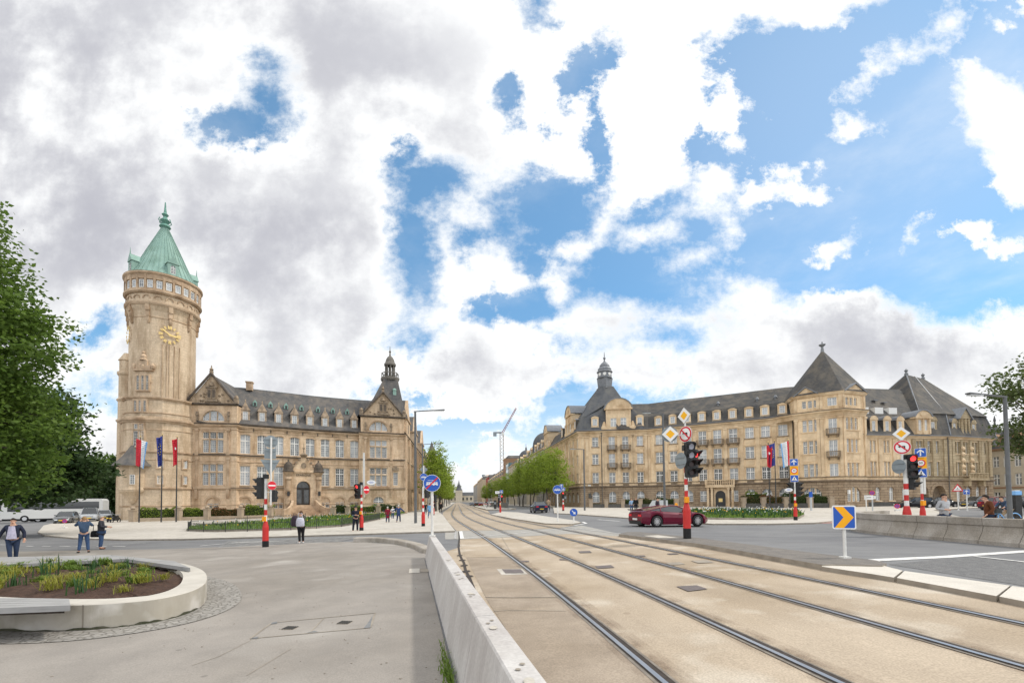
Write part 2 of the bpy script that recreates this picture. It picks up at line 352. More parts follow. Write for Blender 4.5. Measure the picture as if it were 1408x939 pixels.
# ------------------------------------------------------------------ ground materials
mat('asphalt', (.165, .165, .168), (.205, .205, .207), 1.1, .85, .12, bscale=60, big=(.25, (.82, .82, .84)), stretch=(.5, 1.4, 1), spec=.25, grain=(60, .12))
mat('asphalt_old', (.125, .125, .128), (.18, .178, .175), 8, .9, .3, bscale=70, spec=.2, grain=(45, .3))
mat('plaza', (.305, .277, .248), (.25, .228, .205), 1.1, .8, .1, bscale=90, big=(.22, (.84, .83, .81), .42, .62), wear=(.55, (.36, .332, .30), .56, .72), spec=.25, grain=(55, .10))
mat('tram_bed', (.45, .372, .285), (.378, .31, .236), .9, .85, .18, bscale=110, big=(.3, (.82, .79, .74), .42, .62), wear=(.7, (.51, .45, .37), .56, .72), stretch=(1, .55, 1), spec=.2, detail=9, grain=(48, .15))
mat('tram_bed_dark', (.36, .298, .235), (.29, .238, .187), 1.6, .85, .15, bscale=110, big=(.5, (.84, .82, .78)), spec=.2, grain=(48, .14))
mat('bed_far', (.42, .35, .27), (.345, .285, .22), 1.2, .85, 0, big=(.1, (.85, .83, .8)), spec=.2, grain=(20, .1))
mat('crossing_grey', (.36, .34, .31), (.30, .29, .27), 2, .85, .1, bscale=60, spec=.2, grain=(40, .12))
mat('sidewalk', (.50, .465, .415), (.42, .39, .345), .8, .8, 0, big=(.12, (.88, .87, .84)), wear=(2.5, (.55, .515, .465), .5, .7), spec=.25, grain=(9, .06))
mat('kerb', (.34, .30, .25), (.24, .21, .175), 2.5, .85, .1, spec=.2)
mat('kerb_light', (.52, .48, .42), (.42, .39, .34), 2.5, .85, .1, spec=.2, grain=(40, .1))
mat('paint', (.74, .73, .70), (.52, .51, .50), 5, .7, spec=.3, lo=.42, hi=.62)
mat('paint_worn', (.50, .49, .47), (.30, .295, .29), 4, .75, lo=.35, hi=.6)
mat('red_paving', (.50, .27, .25), (.40, .23, .21), 3, .8)
mat('concrete_wall', (.53, .51, .49), (.45, .425, .41), 7, .8, .12, bscale=40, big=(.9, (.88, .865, .855), .45, .62), stretch=(1, 1, .1), spec=.25, grain=(30, .07))
mat('concrete_old', (.42, .385, .345), (.33, .30, .265), 2.2, .85, .2, bscale=45, big=(.9, (.78, .76, .72), .42, .62), stretch=(1, 1, .35), spec=.2, grain=(25, .12))
mat('joint', (.05, .048, .045), rough=.9)
mat('steel', (.60, .60, .61), (.46, .46, .47), 9, .34, spec=.5, metal=1.0, stretch=(1, .1, 1))
mat('rubber', (.034, .026, .022), (.06, .048, .04), 12, .75)
mat('rail_side', (.25, .22, .185), (.16, .14, .12), 7, .8)
mat('cast_iron', (.17, .14, .135), (.11, .095, .09), 14, .65, .3)
mat('earth', (.12, .115, .10), (.17, .16, .14), .05, .95)
m, t, N_, L_, P_ = nt('rust_stain'); P_.inputs['Base Color'].default_value = (.16, .10, .06, 1); P_.inputs['Roughness'].default_value = .9
tcx = N_.new('ShaderNodeTexCoord'); n1_ = N_.new('ShaderNodeTexNoise'); n1_.inputs['Scale'].default_value = 2.2; n1_.inputs['Detail'].default_value = 8; n1_.inputs['Roughness'].default_value = .7; L_.new(tcx.outputs['Object'], n1_.inputs['Vector'])
r1_ = N_.new('ShaderNodeMapRange'); r1_.inputs[1].default_value = .38; r1_.inputs[2].default_value = .8; r1_.inputs[4].default_value = .34; L_.new(n1_.outputs[0], r1_.inputs[0]); L_.new(r1_.outputs[0], P_.inputs['Alpha']); M['rust_stain'] = m
m, t, N_, L_, P_ = nt('cobble'); P_.inputs['Roughness'].default_value = .85
tcx = N_.new('ShaderNodeTexCoord'); vo = N_.new('ShaderNodeTexVoronoi'); vo.inputs['Scale'].default_value = 8.5; L_.new(tcx.outputs['Object'], vo.inputs['Vector'])
ve = N_.new('ShaderNodeTexVoronoi'); ve.feature = 'DISTANCE_TO_EDGE'; ve.inputs['Scale'].default_value = 8.5; L_.new(tcx.outputs['Object'], ve.inputs['Vector'])
mr = N_.new('ShaderNodeMapRange'); mr.inputs[1].default_value = .02; mr.inputs[2].default_value = .12; L_.new(ve.outputs['Distance'], mr.inputs[0])
hs_ = N_.new('ShaderNodeMix'); hs_.data_type = 'RGBA'; L_.new(vo.outputs['Color'], hs_.inputs[0]); hs_.inputs[6].default_value = (.34, .32, .29, 1); hs_.inputs[7].default_value = (.25, .235, .215, 1)
mj = N_.new('ShaderNodeMix'); mj.data_type = 'RGBA'; L_.new(mr.outputs[0], mj.inputs[0]); mj.inputs[6].default_value = (.17, .155, .135, 1); L_.new(hs_.outputs[2], mj.inputs[7]); L_.new(mj.outputs[2], P_.inputs['Base Color'])
bb = N_.new('ShaderNodeBump'); bb.inputs['Strength'].default_value = .6; bb.inputs['Distance'].default_value = .02; L_.new(mr.outputs[0], bb.inputs['Height']); L_.new(bb.outputs[0], P_.inputs['Normal']); M['cobble'] = m
def spots(key, scale, rad, colr, amt):
	t = M[key].node_tree; N, L, P = t.nodes, t.links, t.nodes['Principled BSDF']; src = P.inputs['Base Color'].links[0].from_socket
	tc_ = N.new('ShaderNodeTexCoord'); wv = N.new('ShaderNodeTexNoise'); wv.inputs['Scale'].default_value = scale * 3; L.new(tc_.outputs['Object'], wv.inputs['Vector'])
	va = N.new('ShaderNodeVectorMath'); va.operation = 'MULTIPLY_ADD'; L.new(wv.outputs['Color'], va.inputs[0]); va.inputs[1].default_value = (rad * 1.6,) * 3; L.new(tc_.outputs['Object'], va.inputs[2])
	vo_ = N.new('ShaderNodeTexVoronoi'); vo_.inputs['Scale'].default_value = scale; L.new(va.outputs[0], vo_.inputs['Vector'])
	rr_ = N.new('ShaderNodeMath'); rr_.operation = 'MULTIPLY'; L.new(vo_.outputs['Color'], rr_.inputs[0]); rr_.inputs[1].default_value = rad * scale * 1.5
	ls = N.new('ShaderNodeMath'); ls.operation = 'LESS_THAN'; L.new(vo_.outputs['Distance'], ls.inputs[0]); L.new(rr_.outputs[0], ls.inputs[1])
	ml = N.new('ShaderNodeMath'); ml.operation = 'MULTIPLY'; L.new(ls.outputs[0], ml.inputs[0]); ml.inputs[1].default_value = amt
	mx = N.new('ShaderNodeMix'); mx.data_type = 'RGBA'; L.new(ml.outputs[0], mx.inputs[0]); L.new(src, mx.inputs[6]); mx.inputs[7].default_value = rgba(colr); L.new(mx.outputs[2], P.inputs['Base Color'])
spots('plaza', 2.1, .03, (.14, .125, .115), .55); spots('tram_bed', 1.1, .05, (.2, .15, .105), .4); spots('asphalt', .8, .05, (.07, .07, .07), .5); spots('sidewalk', 1.3, .035, (.2, .18, .165), .5)
XCUT = [x for x, _ in XB]; YCUT = [y for y, _ in YB]
def sheet(name, poly, dz, m, kind='structure', skirt=0., label=None, cat=None, build=True):
	"""flat polygon laid on the ground dz above it (exactly planar between the breaks of the terrain); skirt = depth of a kerb face"""
	bm = bmesh.new(); vs = [bm.verts.new((p[0], p[1], 0)) for p in poly]
	f = bm.faces.new(vs); f.normal_update()
	if f.normal.z < 0: f.normal_flip()
	bmesh.ops.triangulate(bm, faces=[f])
	for c, no in [((x, 0, 0), (1, 0, 0)) for x in XCUT] + [((0, y, 0), (0, 1, 0)) for y in YCUT]:
		bmesh.ops.bisect_plane(bm, geom=bm.verts[:] + bm.edges[:] + bm.faces[:], plane_co=c, plane_no=no, dist=1e-5)
	if skirt:
		be = [e for e in bm.edges if e.is_boundary]
		r = bmesh.ops.extrude_edge_only(bm, edges=be)
		low = [v for v in r['geom'] if isinstance(v, bmesh.types.BMVert)]
		lowset = set(low)
		for v in bm.verts: v.co.z = g(v.co.x, v.co.y) + dz - (skirt if v in lowset else 0)
	else:
		for v in bm.verts: v.co.z = g(v.co.x, v.co.y) + dz
	bm.normal_update()
	me = bpy.data.meshes.new(name); bm.to_mesh(me); bm.free()
	mats = m if isinstance(m, list) else [m]
	for q in mats: me.materials.append(q)
	if len(mats) > 1:
		for p in me.polygons: p.material_index = 0 if p.normal.z > .7 or p.normal.z < -.7 else 1
	o = bpy.data.objects.new(name, me); col.objects.link(o)
	return tag(o, label, cat, None, kind)
def px_poly(P, dz=0.): return [G(a, b, dz) for a, b in P]
AV = (-.1214, 1.0) # direction of the avenue
def along(p, d): return (p[0] + AV[0] * d, p[1] + AV[1] * d)
def dedup(P):
	out = []
	for p in P:
		if not out or (Vector(p) - Vector(out[-1])).length > .02: out.append(p)
	return out
# one sheet to the horizon
bm = bmesh.new(); xs = [-4000, -600, -200] + XCUT + [60, 200, 600, 4000]; ys = [-600, -60, 0] + YCUT + [150, 400, 1000, 5000]
gv = [[bm.verts.new((x, y, g(x, y) - .05)) for x in xs] for y in ys]
for j in range(len(ys) - 1):
	for i in range(len(xs) - 1): bm.faces.new((gv[j][i], gv[j][i + 1], gv[j + 1][i + 1], gv[j + 1][i]))
me = bpy.data.meshes.new('ground'); bm.to_mesh(me); bm.free(); me.materials.append(M['earth'])
gr = bpy.data.objects.new('ground', me); col.objects.link(gr); tag(gr, kind='structure')
# the roadway: asphalt over the whole square and down the avenue
AW_L = lambda y: -12.2 + AV[0] * (y - 75) # left kerb of the avenue
AW_R = lambda y: 8.6 + AV[0] * (y - 75) # right kerb
sheet('road', [(-140, -20), (80, -20), (110, 60), (60, 75), (20, 75), (AW_R(95) + 3, 95), (AW_R(1000) + 3, 1000), (AW_L(1000) - 3, 1000), (AW_L(95) - 3, 95), (-30, 60), (-90, 110), (-160, 130)], 0.0, M['asphalt'])
# tram rails from the survey of the photograph
RAILPX = [[(617.5, 709), (646.6, 726.6), (674, 745.5), (702, 764.5), (740, 793.6), (804, 849), (862, 895.5), (906, 939)],
 [(630.6, 707.7), (658, 721.4), (693, 735), (740, 751), (804, 777.6), (862, 805), (949, 841.6), (1010, 872), (1055.5, 894), (1138, 939)],
 [(643.7, 703), (687, 718), (751, 732.4), (833, 752.8), (920, 777.5), (960, 792), (1010, 805), (1087, 832), (1214.5, 867), (1342, 900), (1408, 914.8)],
 [(687, 709), (745.6, 722), (804, 735), (891, 751), (960, 768.4), (1010, 777.5), (1119, 797), (1278, 832), (1408, 857.5)]]
import numpy as np
_A, _b, _w = [], [], []
for i, r in enumerate(RAILPX):
	for p in r:
		x, y = G(*p)
		if y > 62: continue
		u = y / 60.; row = [u ** k for k in (1, 2, 3)] + [1. if j == i else 0. for j in range(4)]
		ww = 30. / (8 + y); _A.append([q * ww for q in row]); _b.append(x * ww)
sol = np.linalg.lstsq(np.array(_A), np.array(_b), rcond=None)[0]
OFFS = [float(q) for q in sol[3:]]
def cline(y):
	ye = 58.
	if y <= ye:
		u = y / 60.; return float(sol[0] * u + sol[1] * u * u + sol[2] * u ** 3)
	u = ye / 60.; base = float(sol[0] * u + sol[1] * u * u + sol[2] * u ** 3)
	s0 = float(sol[0] + 2 * sol[1] * u + 3 * sol[2] * u * u) / 60.; s1 = AV[0]; Lb = 16.; d = y - ye
	if d < Lb: return base + s0 * d + (s1 - s0) * d * d / (2 * Lb)
	return base + s0 * Lb + (s1 - s0) * Lb / 2 + s1 * (d - Lb)
print('RAILS', [round(o, 2) for o in OFFS], [round(cline(y), 2) for y in (5, 10, 20, 40, 60, 100)])
def off_path(off, ys): return [(cline(y) + off, y) for y in ys]
YS = [-6, -3, 0, 1.5, 3, 4, 5, 6, 7, 8, 9, 10, 11, 12, 13.5, 15, 17, 19, 21, 23.5, 26, 29, 32, 35, 38, 41, 45, 48, 51, 54, 57, 60, 63, 66, 70, 75, 80, 100, 160, 300, 700]
# tram bed: near slab, grey crossing band, far slab
bl = [(.46 - .2225 * y + .1, y) for y in (-6, 0, 4, 8, 12, 15.5)]
near = bl + [G(633, 752), G(631, 741.5), G(700, 738.5), G(780, 734), G(848, 737)] + px_poly([(960, 751), (1130, 779), (1290, 807.5), (1408, 826)]) + [(9.5, 5.5), (10.5, 0), (11, -6)]
sheet('tram_bed', dedup(near), .008, M['tram_bed'])
far = [G(627.5, 729.6)] + px_poly([(618, 719.5), (609, 707.5)]) + [off_path(OFFS[0] - 1.5, [y])[0] for y in (75, 100, 300, 900)] + [off_path(OFFS[3] + 1.4, [y])[0] for y in (900, 300, 100, 85)] + px_poly([(675, 707.5), (715, 714.5), (750, 720.2), (790, 722), (770, 726), (700, 728.6)])
sheet('tram_bed_far', dedup(far), .010, M['bed_far'])
band = px_poly([(628, 729.8), (700, 728.8), (770, 726.2), (800, 722.3), (870, 738), (848, 737), (780, 734), (700, 738.5), (631, 741.5), (612, 741.5), (612, 730.2)])
sheet('tram_crossing', dedup(band), .012, M['crossing_grey'])
# patches of newer and older concrete
for P, mm in (([(632, 742.5), (690, 740.5), (706, 766), (640, 766.5)], 'tram_bed'), ([(641, 767), (712, 766), (772, 822), (668, 822)], 'tram_bed_dark'), ([(668, 823), (773, 823), (925, 960), (765, 960), (700, 872)], 'tram_bed_dark')):
	sheet('tram_bed_slab', px_poly(P), .014, M[mm])
# white lines of the crossing
def strip(name, A, B, w, dz=.02, m='paint'):
	A, B = Vector(A), Vector(B); t = (B - A).normalized(); nn = Vector((t.y, -t.x)) * w / 2
	return sheet(name, [tuple(A - nn), tuple(A + nn), tuple(B + nn), tuple(B - nn)], dz, M[m])
def line(name, pts, w, dz=.02, m='paint'):
	P = [Vector(p) for p in pts]; l, r = [], []
	for i, p in enumerate(P):
		t = (P[min(i + 1, len(P) - 1)] - P[max(0, i - 1)]).normalized(); nn = Vector((t.y, -t.x)) * w / 2
		l.append(tuple(p - nn)); r.append(tuple(p + nn))
	return sheet(name, r + l[::-1], dz, M[m])
line('road_marking', px_poly([(633.5, 730.5), (635.5, 741)]), .2, .024)
line('road_marking', px_poly([(626.5, 730.5), (626, 741)]), .12, .024, 'paint_worn')
line('road_marking', px_poly([(637, 740.5), (690, 735), (760, 729), (815, 726)]), .14, .024)
line('road_marking', px_poly([(772, 725), (800, 727.5), (860, 735)]), .16, .024, 'paint_worn')
line('road_marking', px_poly([(790, 722.6), (806, 719.8), (801, 717.6)]), .22, .024)
# rails: steel head, dark groove and rubber on both sides
def ribbon(mb, path, o0, o1, dz, m):
	k = len(mb.v)
	for i, p in enumerate(path):
		t = (Vector(path[min(i + 1, len(path) - 1)]) - Vector(path[max(0, i - 1)])).normalized(); nn = Vector((t.y, -t.x))
		for o in (o0, o1):
			q = Vector(p) + nn * o; mb.v.append((q.x, q.y, g(q.x, q.y) + dz))
	for i in range(len(path) - 1):
		a = k + 2 * i; mb.f.append([a, a + 1, a + 3, a + 2]); mb.m.append(m)
RL = ['leftmost tram rail, next to the low concrete wall', 'second tram rail from the left, shiny steel with dark groove', 'third tram rail from the left, thin with a dark groove', 'rightmost tram rail, next to the traffic island kerb']
YD = sorted(set(YS + [y / 2 for y in range(0, 90)] + [x + .5 for x in range(45, 75)]))
for i in range(4):
	p = off_path(OFFS[i], YD); o = thing('tram_rail', RL[i], 'rail', (p[20][0], p[20][1], g(*p[20])), group='tram rails')
	b = MB(); ribbon(b, p, -.085, .14, .018, 0); b.build('rail_bed', M['rail_side'], o, fix=False)
	b = MB()
	for q0, q1, dz in ((-.17, -.085, .0165), (.14, .25, .0165), (.14, .34, .0155)): ribbon(b, p, q0, q1, dz, 0)
	b.build('rust_stain', M['rust_stain'], o, fix=False)
	b = MB(); ribbon(b, p, .03, .1, .022, 0); ribbon(b, p, -.045, -.025, .022, 0); b.build('groove', M['rubber'], o, fix=False)
	b = MB(); ribbon(b, p, -.025, .03, .03, 0); b.build('rail_head', M['steel'], o, fix=False)
	b = MB(); ribbon(b, p, .1, .122, .026, 0); b.build('guard_lip', M['rail_side'], o, fix=False)
# kerbed slabs: sidewalks, islands
def slab(name, poly, h, top='sidewalk', side='kerb', dz=0.): return sheet(name, dedup(poly), h + dz, [M[top], M[side]], skirt=h + .06)
# left sidewalk with the garden, from the tower to the avenue
lk = px_poly([(52, 731), (62, 735.5), (100, 739), (160, 741), (250, 740.5), (365, 737.5), (480, 734), (560, 731.5), (626, 729.5), (624, 727), (609, 707.5)], .10)
LS = lk + [(AW_L(y) - 0., y) for y in (78, 100, 300, 900)] + [(AW_L(900) - 14, 900), (-26, 120), (-30, 90), (-60, 78), (-64, 74)] + px_poly([(90, 716), (60, 722)], .1)
slab('left_sidewalk', LS, .10)
# right sidewalk
rk = [(AW_R(y), y) for y in (900, 300, 140, 100, 84)] + px_poly([(762, 705), (800, 707), (850, 710.5), (920, 716), (980, 719.5), (1060, 719.5), (1120, 718.2), (1165, 714), (1200, 712)], .1) + [(30.5, 36), (34, 34.5), (40, 42), (48, 52), (62, 60), (92, 70), (90, 82), (40, 90), (20, 92), (14, 110), (AW_R(900) + 14, 900)]
slab('right_sidewalk', rk, .10)
sheet('red_crossing', px_poly([(1092, 718.6), (1160, 716.5), (1172, 717.5), (1150, 719.4), (1110, 719.8)]), .02, M['red_paving'])
# pavement behind the concrete barrier
slab('right_pavement', [(17.2, 8), (17.0, 21.5), (18.4, 24.5), (21, 27), (26, 28.5), (33, 31), (46, 40), (60, 46), (80, 40), (70, 5)], .08)
# tram stop platform and the island that carries the tram sign
rp = [off_path(OFFS[3] + 1.25, [y])[0] for y in (82, 90, 110, 150)]
slab('tram_platform', [rp[0], rp[1], rp[2], rp[3], (rp[3][0] + 3.6, 150), (rp[2][0] + 4.4, 110), (rp[0][0] + 5.2, 84), (rp[0][0] + 4.4, 80.5)], .18)
isl = px_poly([(675, 707), (715, 714), (750, 719.2), (785, 720), (799, 717.8), (792, 715.4), (765, 711.5), (735, 707), (712, 704), (690, 703)], .1)
slab('traffic_island', isl, .10, 'sidewalk', 'kerb')
# near island with the signal post and the chevron sign
mat('asphalt_island', (.20, .18, .16), (.14, .13, .12), 3, .9, .2, bscale=60, grain=(45, .16))
ni = px_poly([(851, 734), (960, 747), (1130, 776)], .13) + px_poly([(1213, 777), (1219, 774), (1205, 770), (1130, 761), (945, 737.5), (880, 731), (862, 731)], .13)
slab('near_island', ni, .13, 'asphalt_island', 'kerb') if 'asphalt_island' in M else None
sheet('island_patch', px_poly([(885, 736.5), (905, 739.5), (935, 739.5), (905, 735.5)], .13), .137, M['kerb_light'])
mat('slab_light', (.60, .56, .50), (.52, .485, .43), 2.2, .8, .1, bscale=60, spec=.2, grain=(45, .09))
# pale edging slabs along the tram bed, each its own stone
ed = [[(1130, 773.5), (1192, 771.5), (1241, 784), (1229, 793.5), (1130, 778.5)], [(1244, 784.5), (1389, 804.5), (1370, 819), (1233, 794)], [(1392, 805), (1470, 816), (1458, 836), (1374, 819.6)]]
for P in ed: slab('edging_slab', px_poly(P, .1), .10, 'slab_light', 'kerb')
e0, e1 = G(1458, 836, .1), G(1470, 816, .1)
for k in range(4):
	f0, f1 = (e0[0] + .42 * k + .01, e0[1] - 2.2 * k - .03), (e1[0] + .42 * k + .01, e1[1] - 2.2 * k - .03); slab('edging_slab', [f0, f1, (f1[0] + .4, f1[1] - 2.14), (f0[0] + .4, f0[1] - 2.14)], .10, 'slab_light', 'kerb')
line('road_marking', px_poly([(1190, 771), (1260, 767.5), (1330, 763.5), (1420, 757.5)]), .34, .012)
line('road_marking', px_poly([(1340, 765), (1412, 773)]), .12, .014)
line('road_marking', px_poly([(1135, 718.5), (1160, 719.5), (1170, 722)]), .25, .012, 'paint_worn')
sheet('road_patch', px_poly([(1222, 776), (1300, 768), (1345, 766), (1420, 775), (1440, 812), (1395, 803)]), .006, M['asphalt_old'])
line('road_marking', px_poly([(822, 714.3), (852, 716.5)]), .3, .012)
for a, b in (((775, 703), (800, 705.5)), ((690, 697.6), (716, 699.5))): line('road_marking', px_poly([a, b]), .3, .012, 'paint_worn')
# ------------------------------------------------------------------ plaza in front
pz = px_poly([(-500, 762), (0, 758), (120, 756.5), (230, 755), (330, 751), (420, 746.5), (486, 744.5)], .0) + px_poly([(540, 748), (575, 755), (590, 766)]) + [(.46 - .2225 * y - .02, y) for y in (15, 12, 8, 4, 0, -6)] + [(-60, -6)]
sheet('plaza', dedup(pz), .012, M['plaza'])
line('dashed_line', px_poly([(-40, 749.5), (9, 748.8)]), .14, .014)
for a in ((36, 46), (58, 70), (82, 96), (105, 118), (133, 146), (155, 172)): line('road_marking', px_poly([(a[0], 750.8), (a[1], 751)]), .13, .014)
line('road_marking', px_poly([(150, 747.6), (200, 746.6)]), .13, .014, 'paint_worn')
line('road_marking', px_poly([(275, 750.5), (330, 745.5), (400, 743.5)]), .18, .014)
# zebra stripes of the crossing in front of the garden
for k in range(7):
	u = k / 6
	line('zebra_stripe', px_poly([(300 + 12 * u, 752 - 8 * u + .6), (470 + 30 * u, 744 - 6.2 * u)]), .24, .016, 'paint_worn')
# manhole frames and covers in the plaza
def outline(P, w, dz, m):
	for i in range(len(P)): line('cover_frame', [P[i], P[(i + 1) % len(P)]], w, dz, m)
mat('cover_grey', (.16, .165, .17), (.22, .22, .22), 9, .8)
P4 = px_poly([(344, 879), (374, 857), (516, 843.5), (509, 864)])
outline(P4, .03, .018, 'kerb'); line('cover_frame', px_poly([(426, 871), (446, 850)]), .02, .018, 'kerb')
for P in ([(374, 857), (381, 855.6), (381, 858.2), (372, 859)], [(344, 879), (356, 876.4), (353, 879.4)], [(420, 871.4), (433, 868.6), (438, 870.4)], [(507, 856), (512, 848), (509, 864), (500, 865)]): sheet('cover_corner', px_poly(P), .02, M['cover_grey'])
def grate(c, w, d, n, rz, label):
	o = thing('drain_grate', label, 'drain grate', (c[0], c[1], g(*c) + .014), rz)
	b = MB(); b.box((0, 0, .002), (w, d, .006)); b.build('grate_frame', M['kerb'], o, origin=False)
	b = MB()
	for i in range(n): b.box((-w / 2 + (i + .5) * w / n, 0, .008), (w / n * .62, d * .92, .008))
	b.build('grate_bars', M['joint'], o, origin=False)
grate(G(399, 864.5), .19, .17, 5, R(-8), 'small dark drain grate in the plaza, left one of two')
grate(G(474, 857), .19, .17, 5, R(-8), 'small dark drain grate in the plaza, right one of two')
sheet('metal_plate', px_poly([(563, 782.5), (577, 782), (577, 788), (562, 788.5)]), .02, M['sidewalk'])
sheet('cover_plate', px_poly([(578, 782.6), (588, 782.4), (590, 787), (578, 787)]), .02, M['kerb'])
# covers beside the rails
for P, mm, fr in (([(690, 783.2), (716, 783.2), (721, 788.6), (695, 789)], 'cast_iron', 1), ([(714, 771.6), (727, 771.3), (728, 773), (715, 773)], 'cast_iron', 0), ([(769, 769), (780, 768.6), (781, 770.4), (770, 770.6)], 'cast_iron', 0), ([(795, 758.4), (811, 757.8), (814, 760.2), (798, 760.8)], 'cast_iron', 0),
              ([(818, 779), (840, 777.4), (845, 781), (822, 782.4)], 'cast_iron', 0), ([(872, 764.4), (886, 764), (888, 765.6), (874, 766)], 'cast_iron', 0), ([(915, 774.6), (935, 773.4), (942, 776.4), (922, 777.6)], 'kerb', 0), ([(930, 807.2), (958, 805.6), (973, 810.8), (946, 814)], 'cast_iron', 0), ([(950, 771.4), (972, 770.6), (982, 774), (960, 775)], 'kerb', 0), ([(917, 761.6), (930, 761), (934, 762.6), (920, 763)], 'cast_iron', 0)):
	if fr:
		c = px_poly([(683, 783), (718, 782.4), (726, 790), (690, 791)]); sheet('cover_frame', c, .018, M['sidewalk'])
	sheet('rail_cover', px_poly(P), .022, M[mm])
# tarred joint beside the wall, and hairline cracks
cp = [(631, 731), (631.5, 742), (630.5, 752), (632, 762), (634.5, 768), (638, 774), (640, 784), (646, 796), (652, 812), (660, 828)]
line('tar_joint', px_poly(cp), .075, .018, 'rubber')
for i, q in enumerate([(632, 764), (636, 770.5), (638.5, 778), (641, 786), (644, 793)]):
	a = G(*q); sheet('tar_joint', [(a[0] + .1 * math.cos(k) * (1 + .4 * rnd.random()), a[1] + .16 * math.sin(k) * (1 + .4 * rnd.random())) for k in (0, 1, 2, 3, 4, 5)], .02, M['rubber'])
for P in ([(339, 930), (365, 914), (400, 893)], [(600, 790), (560, 786), (505, 790)], [(264, 916), (300, 904), (345, 881)]):
	line('pavement_crack', px_poly(P), .012, .016, 'kerb')
for P in ([(668, 822), (772, 822)], [(672, 842), (700, 840), (778, 841)], [(690, 738.5), (706, 766), (712, 767)]):
	line('slab_joint', px_poly(P), .02, .02, 'kerb')
# cobble ring and planter
PO = [(-13.5, 12.9), (-11.2, 13.1), (-9.1, 12.3), (-7.5, 11.0), (-6.35, 9.5), (-5.85, 8.45), (-5.85, 7.75), (-6.2, 7.4), (-6.9, 7.22), (-8.3, 7.35), (-10, 7.8), (-12, 8.6), (-14, 10), (-14.6, 11.6)]
PC = (-9.6, 10.0)
def inset(P, d):
	n = len(P); out = []
	for i in range(n):
		t = (Vector(P[(i + 1) % n]) - Vector(P[i - 1])).normalized(); nn = Vector((t.y, -t.x))
		c = Vector(P[i]) - Vector(PC); nn = nn if nn.dot(c) < 0 else -nn
		out.append(tuple(Vector(P[i]) + nn * d))
	return out
PS = catmull(PO, 8, True)
sheet('cobble_ring', catmull(inset(PO, -.62), 8, True), .022, M['cobble'])
HZ = .46
mat('planter_concrete', (.52, .485, .43), (.43, .40, .35), 1.6, .8, .1, bscale=60, big=(.8, (.82, .80, .75), .45, .62), stretch=(1, 1, .35), wear=(2, (.60, .57, .52), .5, .7))
mat('planter_top', (.53, .495, .44), (.45, .42, .37), 2, .75, .06, bscale=60)
mat('soil', (.085, .048, .034), (.045, .026, .019), 9, .95, .8, bscale=30)
mat('bench_wood', (.36, .355, .35), (.29, .285, .28), 2, .7, .1, stretch=(.3, 6, 6), big=(3, (.85, .85, .85)))
mat('moss', (.05, .055, .03), (.09, .085, .06), 6, .95)
pt = thing('planter', 'low oval concrete planter with soil, plants and timber seats', 'planter', (PC[0], PC[1], g(*PC)))
gz = lambda p: g(p[0], p[1])
inn = inset(PS, .42); zt = g(*PC) + HZ + .02
b = MB(); n = len(PS)
for i in range(n):
	j = (i + 1) % n
	b.poly([(PS[i][0], PS[i][1], gz(PS[i]) - .05), (PS[j][0], PS[j][1], gz(PS[j]) - .05), (PS[j][0], PS[j][1], zt - .015), (PS[i][0], PS[i][1], zt - .015)])
b.build('planter_wall', M['planter_concrete'], pt, smooth=True)
b = MB(); ch = inset(PS, .015); low = inset(PS, .42)
for i in range(n):
	j = (i + 1) % n; q = lambda P, k, z: (P[k][0], P[k][1], z)
	b.poly([q(PS, i, zt - .015), q(PS, j, zt - .015), q(ch, j, zt), q(ch, i, zt)]); b.poly([q(ch, i, zt), q(ch, j, zt), q(inn, j, zt), q(inn, i, zt)]); b.poly([q(inn, i, zt), q(inn, j, zt), q(inn, j, zt - .22), q(inn, i, zt - .22)])
b.build('planter_rim', M['planter_top'], pt)
b = MB(); outw = inset(PS, -.012)
for i in range(n):
	j = (i + 1) % n
	if PS[i][1] < 8.6 and PS[i][0] > -12:
		hh = lambda k: .035 + .03 * math.sin(k * .33) ** 2 + .012 * math.sin(k * 1.9); h0, h1 = hh(i), hh(j)
		b.poly([(outw[i][0], outw[i][1], gz(PS[i])), (outw[j][0], outw[j][1], gz(PS[j])), (outw[j][0], outw[j][1], gz(PS[j]) + max(.02, h1)), (outw[i][0], outw[i][1], gz(PS[i]) + max(.02, h0))])
b.build('moss_edge', M['moss'], pt)
for u in (0.565, .72):
	k = int(u * n); d = (Vector(PS[k]) - Vector(inn[k])).normalized(); b = MB(); p = Vector(PS[k]) + d * .004; w = Vector((d.y, -d.x)) * .012
	b.poly([(p.x - w.x, p.y - w.y, gz(p)), (p.x + w.x, p.y + w.y, gz(p)), (p.x + w.x, p.y + w.y, zt - .01), (p.x - w.x, p.y - w.y, zt - .01)])
	b.build('planter_joint', M['kerb'], pt)
# soil surface, slightly mounded
b = MB(); rings = [0, .3, .6, .85, 1.0]; base = inset(PS, .41)
rowz = lambda u, i: zt - .10 + .12 * (1 - u * u) + .02 * math.sin(i * 2.3 + u * 9)
for a in range(len(rings) - 1):
	for i in range(n):
		j = (i + 1) % n; P = lambda u, k: (PC[0] + (base[k][0] - PC[0]) * u, PC[1] + (base[k][1] - PC[1]) * u, rowz(u, k))
		if rings[a] == 0: b.poly([P(rings[1], i), P(rings[1], j), (PC[0], PC[1], zt + .02)])
		else: b.poly([P(rings[a], i), P(rings[a + 1], i), P(rings[a + 1], j), P(rings[a], j)])
b.build('soil', M['soil'], pt, smooth=True)
